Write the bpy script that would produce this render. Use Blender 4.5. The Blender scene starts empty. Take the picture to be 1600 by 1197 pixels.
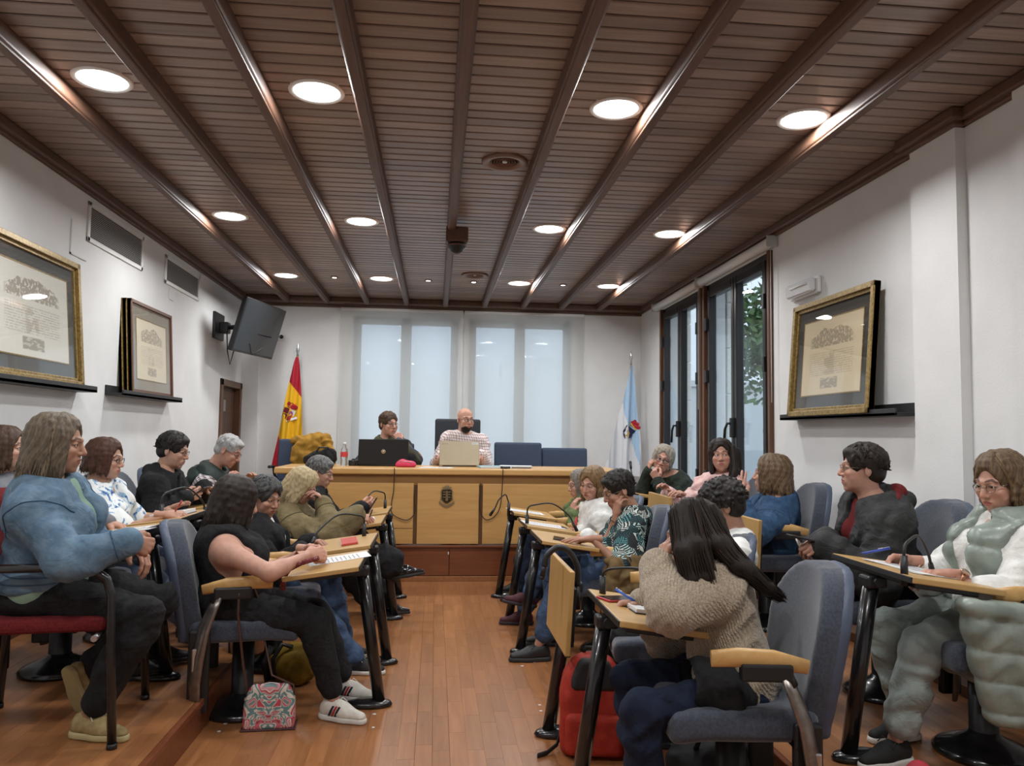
import bpy, bmesh, math, random
import numpy as np
from mathutils import Vector, Matrix

SC = bpy.context.scene
COL = SC.collection
R = math.radians
PI = math.pi

# ------------------------------------------------------------------ camera, sky, exposure
cam_d = bpy.data.cameras.new('camera')
cam_d.sensor_fit = 'HORIZONTAL'; cam_d.sensor_width = 36.0; cam_d.lens = 36.0 * 1208.8 / 1600.0
cam_d.clip_start = 0.05; cam_d.clip_end = 300
cam = bpy.data.objects.new('camera', cam_d); COL.objects.link(cam)
def cam_axes(p=.06773, y=.09756, r=.01433):
    f = Vector((math.sin(y)*math.cos(p), math.cos(y)*math.cos(p), math.sin(p)))
    r0 = Vector((math.cos(y), -math.sin(y), 0)); u0 = r0.cross(f)
    return math.cos(r)*r0 + math.sin(r)*u0, -math.sin(r)*r0 + math.cos(r)*u0, f
_r, _u, _f = cam_axes()
cam.matrix_world = Matrix(((_r.x,_u.x,-_f.x,0),(_r.y,_u.y,-_f.y,0),(_r.z,_u.z,-_f.z,1.32),(0,0,0,1)))
SC.camera = cam

world = bpy.data.worlds.new('overcast'); SC.world = world; world.use_nodes = True
wn = world.node_tree; wn.nodes.clear()
w_out = wn.nodes.new('ShaderNodeOutputWorld'); w_bg = wn.nodes.new('ShaderNodeBackground')
w_tc = wn.nodes.new('ShaderNodeTexCoord'); w_no = wn.nodes.new('ShaderNodeTexNoise'); w_cr = wn.nodes.new('ShaderNodeValToRGB'); w_sp = wn.nodes.new('ShaderNodeSeparateXYZ'); w_mr = wn.nodes.new('ShaderNodeMapRange')
w_no.inputs['Scale'].default_value = 2.2; w_no.inputs['Detail'].default_value = 5
w_cr.color_ramp.elements[0].position = .35; w_cr.color_ramp.elements[0].color = (.58,.74,.95,1)
w_cr.color_ramp.elements[1].position = .7; w_cr.color_ramp.elements[1].color = (.86,.92,.98,1)
wn.links.new(w_tc.outputs['Generated'], w_no.inputs['Vector']); wn.links.new(w_no.outputs['Fac'], w_cr.inputs['Fac'])
wn.links.new(w_cr.outputs['Color'], w_bg.inputs['Color'])
# overcast sky: brightest overhead, about a third of that at the horizon
wn.links.new(w_tc.outputs['Generated'], w_sp.inputs[0]); wn.links.new(w_sp.outputs['Z'], w_mr.inputs['Value']); w_mr.inputs['To Min'].default_value = 1.2; w_mr.inputs['To Max'].default_value = 3.0
wn.links.new(w_mr.outputs['Result'], w_bg.inputs['Strength'])
wn.links.new(w_bg.outputs['Background'], w_out.inputs['Surface'])

LAMP_W = 15.5          # watts of each ceiling downlight
SC.view_settings.view_transform = 'Standard'; SC.view_settings.look = 'None'
SC.view_settings.gamma = 1.0; SC.view_settings.use_curve_mapping = False
SC.view_settings.exposure = 0.0

# ------------------------------------------------------------------ materials
MATS = {}
def nmat(name):
    m = bpy.data.materials.new(name); m.use_nodes = True
    return m, m.node_tree, m.node_tree.nodes['Principled BSDF']
def nd(nt, typ, **kw):
    n = nt.nodes.new(typ)
    for k, v in kw.items():
        if k in n.inputs: n.inputs[k].default_value = v
        else: setattr(n, k, v)
    return n
def ramp(nt, stops):
    r = nt.nodes.new('ShaderNodeValToRGB'); e = r.color_ramp.elements
    while len(e) < len(stops): e.new(.5)
    for el, (p, c) in zip(e, stops): el.position = p; el.color = (*c[:3], 1)
    return r
def c4(c): return (c[0], c[1], c[2], 1)
def hexc(h):
    h = h.lstrip('#'); v = [int(h[i:i+2], 16)/255 for i in (0,2,4)]
    return tuple(x/12.92 if x <= .04045 else ((x+.055)/1.055)**2.4 for x in v)
def add_bump(nt, b, scale, strength, dist=.002, detail=3, stretch=None, coord='Object', tex=None):
    tc = nd(nt, 'ShaderNodeTexCoord'); n = tex or nd(nt, 'ShaderNodeTexNoise', Scale=scale, Detail=detail)
    if stretch:
        mp = nd(nt, 'ShaderNodeMapping'); mp.inputs['Scale'].default_value = stretch
        nt.links.new(tc.outputs[coord], mp.inputs['Vector']); nt.links.new(mp.outputs['Vector'], n.inputs['Vector'])
    else: nt.links.new(tc.outputs[coord], n.inputs['Vector'])
    bu = nd(nt, 'ShaderNodeBump', Strength=strength, Distance=dist)
    nt.links.new(n.outputs[0], bu.inputs['Height']); nt.links.new(bu.outputs['Normal'], b.inputs['Normal'])
    return n
def plain(name, col, rough=.5, metal=0, bump=None, spec=None, coat=0, emit=None, estr=0, sheen=0):
    if name in MATS: return MATS[name]
    m, nt, b = nmat(name); b.inputs['Base Color'].default_value = c4(col); b.inputs['Roughness'].default_value = rough
    b.inputs['Metallic'].default_value = metal
    if spec is not None: b.inputs['Specular IOR Level'].default_value = spec
    b.inputs['Coat Weight'].default_value = coat
    if sheen: b.inputs['Sheen Weight'].default_value = sheen; b.inputs['Sheen Roughness'].default_value = .4
    if emit: b.inputs['Emission Color'].default_value = c4(emit); b.inputs['Emission Strength'].default_value = estr
    if bump: add_bump(nt, b, *bump)
    MATS[name] = m; return m
def mottled(name, c0, c1, scale=30, rough=.8, stretch=None, bump=(200,.3,.001), detail=4, lo=.35, hi=.65, sheen=0, metal=0, spec=.3):
    """two tones of one material mixed by noise"""
    if name in MATS: return MATS[name]
    m, nt, b = nmat(name); tc = nd(nt, 'ShaderNodeTexCoord'); n = nd(nt, 'ShaderNodeTexNoise', Scale=scale, Detail=detail)
    src = tc.outputs['Object']
    if stretch:
        mp = nd(nt, 'ShaderNodeMapping'); mp.inputs['Scale'].default_value = stretch
        nt.links.new(src, mp.inputs['Vector']); src = mp.outputs['Vector']
    nt.links.new(src, n.inputs['Vector'])
    r = ramp(nt, [(lo, c0), (hi, c1)]); nt.links.new(n.outputs['Fac'], r.inputs['Fac'])
    nt.links.new(r.outputs['Color'], b.inputs['Base Color']); b.inputs['Roughness'].default_value = rough; b.inputs['Metallic'].default_value = metal
    b.inputs['Specular IOR Level'].default_value = spec
    if sheen: b.inputs['Sheen Weight'].default_value = sheen
    if bump == 'cloth':
        n1 = nd(nt, 'ShaderNodeTexNoise', Scale=11, Detail=5, Distortion=1.2); nt.links.new(tc.outputs['Object'], n1.inputs['Vector']); n2 = nd(nt, 'ShaderNodeTexNoise', Scale=320, Detail=2); nt.links.new(tc.outputs['Object'], n2.inputs['Vector'])
        b1 = nd(nt, 'ShaderNodeBump', Strength=.6, Distance=.022); b2 = nd(nt, 'ShaderNodeBump', Strength=.25, Distance=.001); nt.links.new(n1.outputs[0], b1.inputs['Height']); nt.links.new(n2.outputs[0], b2.inputs['Height']); nt.links.new(b1.outputs['Normal'], b2.inputs['Normal']); nt.links.new(b2.outputs['Normal'], b.inputs['Normal'])
    elif bump: add_bump(nt, b, *bump, stretch=stretch)
    MATS[name] = m; return m
def wood(name, c0, c1, axis=0, scale=6, rough=.4, coat=0, rand=0.0, bump=.15):
    """grain running along one axis; rand = brightness spread from piece to piece"""
    if name in MATS: return MATS[name]
    m, nt, b = nmat(name); tc = nd(nt, 'ShaderNodeTexCoord'); mp = nd(nt, 'ShaderNodeMapping')
    s = [9.0, 9.0, 9.0]; s[axis] = .6; mp.inputs['Scale'].default_value = s
    oi = nd(nt, 'ShaderNodeObjectInfo'); ad = nd(nt, 'ShaderNodeVectorMath', operation='ADD')
    sc_ = nd(nt, 'ShaderNodeMath', operation='MULTIPLY'); sc_.inputs[1].default_value = 37.0
    nt.links.new(oi.outputs['Random'], sc_.inputs[0])
    nt.links.new(tc.outputs['Object'], mp.inputs['Vector']); nt.links.new(mp.outputs['Vector'], ad.inputs[0]); nt.links.new(sc_.outputs[0], ad.inputs[1])
    n = nd(nt, 'ShaderNodeTexNoise', Scale=scale, Detail=6, Roughness=.6, Distortion=.6); nt.links.new(ad.outputs[0], n.inputs['Vector'])
    r = ramp(nt, [(.3, c0), (.7, c1)]); nt.links.new(n.outputs['Fac'], r.inputs['Fac'])
    hs = nd(nt, 'ShaderNodeHueSaturation'); nt.links.new(r.outputs['Color'], hs.inputs['Color'])
    mr = nd(nt, 'ShaderNodeMapRange'); mr.inputs['To Min'].default_value = 1-rand; mr.inputs['To Max'].default_value = 1+rand
    nt.links.new(oi.outputs['Random'], mr.inputs['Value']); nt.links.new(mr.outputs['Result'], hs.inputs['Value'])
    nt.links.new(hs.outputs['Color'], b.inputs['Base Color']); b.inputs['Roughness'].default_value = rough; b.inputs['Coat Weight'].default_value = coat; b.inputs['Coat Roughness'].default_value = .3
    bu = nd(nt, 'ShaderNodeBump', Strength=bump, Distance=.001); nt.links.new(n.outputs['Fac'], bu.inputs['Height']); nt.links.new(bu.outputs['Normal'], b.inputs['Normal'])
    MATS[name] = m; return m
def checks(name, base, line, size=.016, width=.35, rough=.85):
    """woven gingham check on object coordinates"""
    if name in MATS: return MATS[name]
    m, nt, b = nmat(name); tc = nd(nt, 'ShaderNodeTexCoord'); sp = nd(nt, 'ShaderNodeSeparateXYZ'); nt.links.new(tc.outputs['UV'], sp.inputs[0])
    outs = []
    for ax in ('X', 'Y'):
        a = nd(nt, 'ShaderNodeMath', operation='DIVIDE'); a.inputs[1].default_value = size; nt.links.new(sp.outputs[ax], a.inputs[0])
        f = nd(nt, 'ShaderNodeMath', operation='FRACT'); nt.links.new(a.outputs[0], f.inputs[0])
        l = nd(nt, 'ShaderNodeMath', operation='LESS_THAN'); l.inputs[1].default_value = width; nt.links.new(f.outputs[0], l.inputs[0]); outs.append(l)
    s = nd(nt, 'ShaderNodeMath', operation='ADD'); nt.links.new(outs[0].outputs[0], s.inputs[0]); nt.links.new(outs[1].outputs[0], s.inputs[1])
    h = nd(nt, 'ShaderNodeMath', operation='MULTIPLY'); h.inputs[1].default_value = .5; nt.links.new(s.outputs[0], h.inputs[0])
    r = ramp(nt, [(0, base), (.5, tuple((x*.5+y*.5) for x, y in zip(base, line))), (1, line)]); nt.links.new(h.outputs[0], r.inputs['Fac'])
    nt.links.new(r.outputs['Color'], b.inputs['Base Color']); b.inputs['Roughness'].default_value = rough
    MATS[name] = m; return m
def knit(name, c0, c1):
    if name in MATS: return MATS[name]
    m, nt, b = nmat(name); tc = nd(nt, 'ShaderNodeTexCoord')
    n = nd(nt, 'ShaderNodeTexNoise', Scale=150, Detail=2); r = ramp(nt, [(.3, c0), (.7, c1)])
    nt.links.new(tc.outputs['Object'], n.inputs['Vector']); nt.links.new(n.outputs['Fac'], r.inputs['Fac']); nt.links.new(r.outputs['Color'], b.inputs['Base Color'])
    w = nd(nt, 'ShaderNodeTexWave', Scale=38, Distortion=4, Detail=2); w.inputs['Detail Scale'].default_value = 3
    mp = nd(nt, 'ShaderNodeMapping'); mp.inputs['Rotation'].default_value = (0, .5, .6); nt.links.new(tc.outputs['Object'], mp.inputs['Vector']); nt.links.new(mp.outputs['Vector'], w.inputs['Vector'])
    bu = nd(nt, 'ShaderNodeBump', Strength=.8, Distance=.004); nt.links.new(w.outputs['Fac'], bu.inputs['Height']); nt.links.new(bu.outputs['Normal'], b.inputs['Normal'])
    b.inputs['Roughness'].default_value = .95; b.inputs['Sheen Weight'].default_value = .3
    MATS[name] = m; return m
def blotches(name, stops, scale=14, distort=1.5, rough=.8, stretch=None):
    """printed cloth: constant-colour blotches from distorted noise"""
    if name in MATS: return MATS[name]
    m, nt, b = nmat(name); tc = nd(nt, 'ShaderNodeTexCoord'); n = nd(nt, 'ShaderNodeTexNoise', Scale=scale, Detail=2, Distortion=distort)
    src = tc.outputs['Object']
    if stretch:
        mp = nd(nt, 'ShaderNodeMapping'); mp.inputs['Scale'].default_value = stretch; nt.links.new(src, mp.inputs['Vector']); src = mp.outputs['Vector']
    nt.links.new(src, n.inputs['Vector']); r = ramp(nt, stops); r.color_ramp.interpolation = 'CONSTANT'
    nt.links.new(n.outputs['Fac'], r.inputs['Fac']); nt.links.new(r.outputs['Color'], b.inputs['Base Color']); b.inputs['Roughness'].default_value = rough
    MATS[name] = m; return m
def palm_print(name):
    if name in MATS: return MATS[name]
    m, nt, b = nmat(name); tc = nd(nt, 'ShaderNodeTexCoord')
    v = nd(nt, 'ShaderNodeTexVoronoi', Scale=21); nt.links.new(tc.outputs['Object'], v.inputs['Vector'])
    # fronds: bands fanning round each cell's own random direction
    su = nd(nt, 'ShaderNodeVectorMath', operation='SUBTRACT'); nt.links.new(tc.outputs['Object'], su.inputs[0]); nt.links.new(v.outputs['Position'], su.inputs[1])
    ro = nd(nt, 'ShaderNodeVectorRotate', rotation_type='EULER_XYZ'); nt.links.new(su.outputs[0], ro.inputs['Vector'])
    sc_ = nd(nt, 'ShaderNodeVectorMath', operation='SCALE'); sc_.inputs['Scale'].default_value = 6.0
    nt.links.new(v.outputs['Color'], sc_.inputs[0]); nt.links.new(sc_.outputs[0], ro.inputs['Rotation'])
    sp = nd(nt, 'ShaderNodeSeparateXYZ'); nt.links.new(ro.outputs[0], sp.inputs[0])
    ab = nd(nt, 'ShaderNodeMath', operation='ABSOLUTE'); nt.links.new(sp.outputs['X'], ab.inputs[0])
    ad = nd(nt, 'ShaderNodeMath', operation='ADD'); nt.links.new(ab.outputs[0], ad.inputs[0]); nt.links.new(sp.outputs['Y'], ad.inputs[1])
    mu = nd(nt, 'ShaderNodeMath', operation='MULTIPLY'); mu.inputs[1].default_value = 62; nt.links.new(ad.outputs[0], mu.inputs[0])
    fr = nd(nt, 'ShaderNodeMath', operation='FRACT'); nt.links.new(mu.outputs[0], fr.inputs[0])
    gt = nd(nt, 'ShaderNodeMath', operation='LESS_THAN'); gt.inputs[1].default_value = .45; nt.links.new(fr.outputs[0], gt.inputs[0])
    hu = nd(nt, 'ShaderNodeSeparateColor'); nt.links.new(v.outputs['Color'], hu.inputs[0])
    r = ramp(nt, [(0, hexc('a9c2bf')), (.30, hexc('4b8a90')), (.5, hexc('161c20')), (.62, hexc('c4cbc5')), (.8, hexc('264e56'))]); r.color_ramp.interpolation = 'CONSTANT'
    nt.links.new(hu.outputs[0], r.inputs['Fac'])
    mx = nd(nt, 'ShaderNodeMix', data_type='RGBA'); mx.inputs['A'].default_value = c4(hexc('12191c'))
    nt.links.new(gt.outputs[0], mx.inputs['Factor']); nt.links.new(r.outputs['Color'], mx.inputs['B'])
    nt.links.new(mx.outputs['Result'], b.inputs['Base Color']); b.inputs['Roughness'].default_value = .8
    MATS[name] = m; return m
def skin_mat(name, col):
    if name in MATS: return MATS[name]
    m, nt, b = nmat(name)
    at = nd(nt, 'ShaderNodeAttribute', attribute_name='tint'); sp = nd(nt, 'ShaderNodeSeparateColor'); nt.links.new(at.outputs['Color'], sp.inputs[0])
    tc = nd(nt, 'ShaderNodeTexCoord'); n = nd(nt, 'ShaderNodeTexNoise', Scale=35, Detail=4); nt.links.new(tc.outputs['Object'], n.inputs['Vector'])
    r = ramp(nt, [(.3, tuple(x*.9 for x in col)), (.7, tuple(min(1, x*1.06) for x in col))]); nt.links.new(n.outputs['Fac'], r.inputs['Fac'])
    prev = r.outputs['Color']
    for ch, c in (('Red', (col[0]*.72, col[1]*.38, col[2]*.40)), ('Green', (min(1, col[0]*1.0), col[1]*.74, col[2]*.70)), ('Blue', (col[0]*.10, col[1]*.07, col[2]*.06))):
        mx = nd(nt, 'ShaderNodeMix', data_type='RGBA'); nt.links.new(sp.outputs[ch], mx.inputs['Factor']); nt.links.new(prev, mx.inputs['A']); mx.inputs['B'].default_value = c4(c); prev = mx.outputs['Result']
    nt.links.new(prev, b.inputs['Base Color']); b.inputs['Roughness'].default_value = .5; b.inputs['Specular IOR Level'].default_value = .35
    b.inputs['Subsurface Weight'].default_value = .12; b.inputs['Subsurface Radius'].default_value = (.012,.005,.003); b.inputs['Subsurface Scale'].default_value = .5
    MATS[name] = m; return m
def hair_mat(name, c0, c1, c2=None, rough=.55):
    if name in MATS: return MATS[name]
    m, nt, b = nmat(name); at = nd(nt, 'ShaderNodeAttribute', attribute_name='tint'); sp = nd(nt, 'ShaderNodeSeparateColor'); nt.links.new(at.outputs['Color'], sp.inputs[0])
    tc = nd(nt, 'ShaderNodeTexCoord'); mp = nd(nt, 'ShaderNodeMapping'); mp.inputs['Scale'].default_value = (120,120,26)
    nt.links.new(tc.outputs['Object'], mp.inputs['Vector']); n = nd(nt, 'ShaderNodeTexNoise', Scale=1, Detail=3); nt.links.new(mp.outputs['Vector'], n.inputs['Vector'])
    r = ramp(nt, [(.3, c0), (.7, c1)]); nt.links.new(n.outputs['Fac'], r.inputs['Fac'])
    mx = nd(nt, 'ShaderNodeMix', data_type='RGBA'); nt.links.new(sp.outputs['Red'], mx.inputs['Factor']); nt.links.new(r.outputs['Color'], mx.inputs['A']); mx.inputs['B'].default_value = c4(c2 or c1)
    nt.links.new(mx.outputs['Result'], b.inputs['Base Color']); b.inputs['Roughness'].default_value = rough; b.inputs['Specular IOR Level'].default_value = .35
    bu = nd(nt, 'ShaderNodeBump', Strength=.6, Distance=.003); nt.links.new(n.outputs['Fac'], bu.inputs['Height']); nt.links.new(bu.outputs['Normal'], b.inputs['Normal'])
    MATS[name] = m; return m

# ------------------------------------------------------------------ objects
def tag(o, label=None, cat=None, group=None, kind=None):
    if label: o['label'] = label
    if cat: o['category'] = cat
    if group: o['group'] = group
    if kind: o['kind'] = kind
    return o
def link(name, me, mats, parent=None, M=None):
    if me.name.startswith('tmp'): me.name = name
    o = bpy.data.objects.new(name, me); COL.objects.link(o)
    if mats is not None and not me.materials:
        for m in (mats if isinstance(mats, (list, tuple)) else [mats]): me.materials.append(m)
    if parent is not None: o.parent = parent
    if M is not None: o.matrix_local = M
    return o
def empty(name, loc=(0,0,0), rz=0, label=None, cat=None, group=None):
    o = bpy.data.objects.new(name, None); COL.objects.link(o); o.location = loc; o.rotation_euler = (0,0,rz); o.empty_display_size = .1
    return tag(o, label, cat, group)
def copy_tree(o, parent=None):
    c = o.copy(); COL.objects.link(c)
    if parent is not None: c.parent = parent
    for ch in list(o.children): copy_tree(ch, c)
    return c
def np_mesh(name, v, f, smooth=True, tint=None, uv=None):
    """quads or triangles as arrays -> mesh"""
    me = bpy.data.meshes.new('tmp_'+name); v = np.asarray(v, np.float32); f = np.asarray(f, np.int32); n, k = f.shape
    me.vertices.add(len(v)); me.vertices.foreach_set('co', v.ravel())
    me.loops.add(n*k); me.loops.foreach_set('vertex_index', f.ravel())
    me.polygons.add(n); me.polygons.foreach_set('loop_start', np.arange(0, n*k, k, dtype=np.int32))
    try: me.polygons.foreach_set('loop_total', np.full(n, k, np.int32))
    except Exception: pass
    me.polygons.foreach_set('use_smooth', np.full(n, smooth, bool))
    if tint is not None:
        a = me.color_attributes.new('tint', 'FLOAT_COLOR', 'POINT'); t = np.ones((len(v), 4), np.float32); t[:, :3] = tint; a.data.foreach_set('color', t.ravel())
    if uv is not None:
        l = me.uv_layers.new(name='uv'); l.data.foreach_set('uv', np.asarray(uv, np.float32)[f.ravel()].ravel())
    me.update(calc_edges=True); me.validate(); return me
class MB:
    """collects boxes, tubes, lathes and prisms; build() links them as ONE mesh object"""
    def __init__(s): s.bm = bmesh.new()
    def _x(s, vs, M):
        if M is not None:
            for v in vs: v.co = M @ v.co
    def box(s, lo, hi, bev=0, M=None, seg=2):
        r = bmesh.ops.create_cube(s.bm, size=1); vs = r['verts']
        for v in vs: v.co = Vector([lo[i] + (v.co[i]+.5)*(hi[i]-lo[i]) for i in range(3)])
        if bev:
            es = list({e for v in vs for e in v.link_edges}); b = bmesh.ops.bevel(s.bm, geom=es, offset=bev, segments=seg, affect='EDGES', profile=.5)
            vs = list({v for v in b['verts']} | {v for v in vs if v.is_valid})
        s._x(vs, M); return s
    def tube(s, pts, r, n=8, cap=True, flat=1.0):
        pts = [Vector(p) for p in pts]; rs = r if isinstance(r, (list, tuple)) else [r]*len(pts)
        t0 = (pts[1]-pts[0]).normalized(); a = t0.orthogonal().normalized(); rings = []
        if abs(t0.z) < .9: a = (Vector((0,0,1)) - t0*t0.z).normalized()
        for i, p in enumerate(pts):
            t = (pts[min(i+1, len(pts)-1)] - pts[max(i-1, 0)]).normalized()
            a = (a - t*a.dot(t)); a = a.normalized() if a.length > 1e-6 else t.orthogonal().normalized(); b = t.cross(a)
            rings.append([s.bm.verts.new(p + rs[i]*(a*math.cos(2*PI*k/n) + flat*b*math.sin(2*PI*k/n))) for k in range(n)])
        for A, B in zip(rings, rings[1:]):
            for k in range(n): s.bm.faces.new((A[k], A[(k+1)%n], B[(k+1)%n], B[k])).smooth = True
        if cap: s.bm.faces.new(rings[0][::-1]); s.bm.faces.new(rings[-1])
        return s
    def lathe(s, prof, n=24, M=None, sx=1, sy=1):
        rings = []
        for r, z in prof: rings.append([s.bm.verts.new((r*sx*math.cos(2*PI*k/n), r*sy*math.sin(2*PI*k/n), z)) for k in range(n)])
        for A, B in zip(rings, rings[1:]):
            for k in range(n): s.bm.faces.new((A[k], A[(k+1)%n], B[(k+1)%n], B[k])).smooth = True
        if prof[0][0] > 1e-4: s.bm.faces.new(rings[0][::-1])
        if prof[-1][0] > 1e-4: s.bm.faces.new(rings[-1])
        s._x([v for r_ in rings for v in r_], M); return s
    def prism(s, poly, z0, z1, M=None):
        lo = [s.bm.verts.new((x, y, z0)) for x, y in poly]; hi = [s.bm.verts.new((x, y, z1)) for x, y in poly]; n = len(poly)
        s.bm.faces.new(lo[::-1]); s.bm.faces.new(hi)
        for k in range(n): s.bm.faces.new((lo[k], lo[(k+1)%n], hi[(k+1)%n], hi[k]))
        s._x(lo+hi, M); return s
    def ball(s, c, r, M=None, u=12, v=8):
        q = bmesh.ops.create_uvsphere(s.bm, u_segments=u, v_segments=v, radius=1)['verts']; rr = r if isinstance(r, (tuple, list)) else (r, r, r)
        for w in q:
            w.co = Vector((w.co.x*rr[0]+c[0], w.co.y*rr[1]+c[1], w.co.z*rr[2]+c[2]))
            for f in w.link_faces: f.smooth = True
        s._x(q, M); return s
    def grid(s, fn, nu, nv, thick=0, M=None):
        """sheet fn(u,v) -> point, given thickness along z of its own normal by solidify on the fly"""
        g = [[Vector(fn(i/nu, j/nv)) for j in range(nv+1)] for i in range(nu+1)]
        V = [[s.bm.verts.new(p) for p in row] for row in g]; fs = []
        for i in range(nu):
            for j in range(nv): f = s.bm.faces.new((V[i][j], V[i+1][j], V[i+1][j+1], V[i][j+1])); f.smooth = True; fs.append(f)
        if thick:
            s.bm.normal_update()
            N = [[V[i][j].normal.copy() for j in range(nv+1)] for i in range(nu+1)]
            W = [[s.bm.verts.new(g[i][j] - N[i][j]*thick) for j in range(nv+1)] for i in range(nu+1)]
            for i in range(nu):
                for j in range(nv): s.bm.faces.new((W[i][j], W[i][j+1], W[i+1][j+1], W[i+1][j])).smooth = True
            for i in range(nu):
                s.bm.faces.new((V[i][0], W[i][0], W[i+1][0], V[i+1][0])); s.bm.faces.new((V[i][nv], V[i+1][nv], W[i+1][nv], W[i][nv]))
            for j in range(nv):
                s.bm.faces.new((V[0][j], V[0][j+1], W[0][j+1], W[0][j])); s.bm.faces.new((V[nu][j], W[nu][j], W[nu][j+1], V[nu][j+1]))
        return s
    def mesh(s, name):
        bmesh.ops.recalc_face_normals(s.bm, faces=s.bm.faces[:])
        me = bpy.data.meshes.new(name); s.bm.to_mesh(me); s.bm.free(); return me
    def build(s, name, mat, parent=None, M=None, kind=None):
        o = link(name, s.mesh(name), mat, parent, M)
        if kind: o['kind'] = kind
        return o
def text_mesh(body, size, depth=.001, align='CENTER'):
    cu = bpy.data.curves.new('tmp_text', 'FONT'); cu.body = body; cu.size = size; cu.extrude = depth; cu.align_x = align; cu.align_y = 'CENTER'; cu.resolution_u = 2
    o = bpy.data.objects.new('tmp_text', cu); COL.objects.link(o); dg = bpy.context.evaluated_depsgraph_get()
    me = bpy.data.meshes.new_from_object(o.evaluated_get(dg)); bpy.data.objects.remove(o); bpy.data.curves.remove(cu); me.name = 'tmp_lettering'; me.materials.clear(); return me
def frame_M(o, x, y, z):
    """matrix with origin o and axes x, y, z as columns"""
    return Matrix(((x[0],y[0],z[0],o[0]),(x[1],y[1],z[1],o[1]),(x[2],y[2],z[2],o[2]),(0,0,0,1)))

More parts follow.
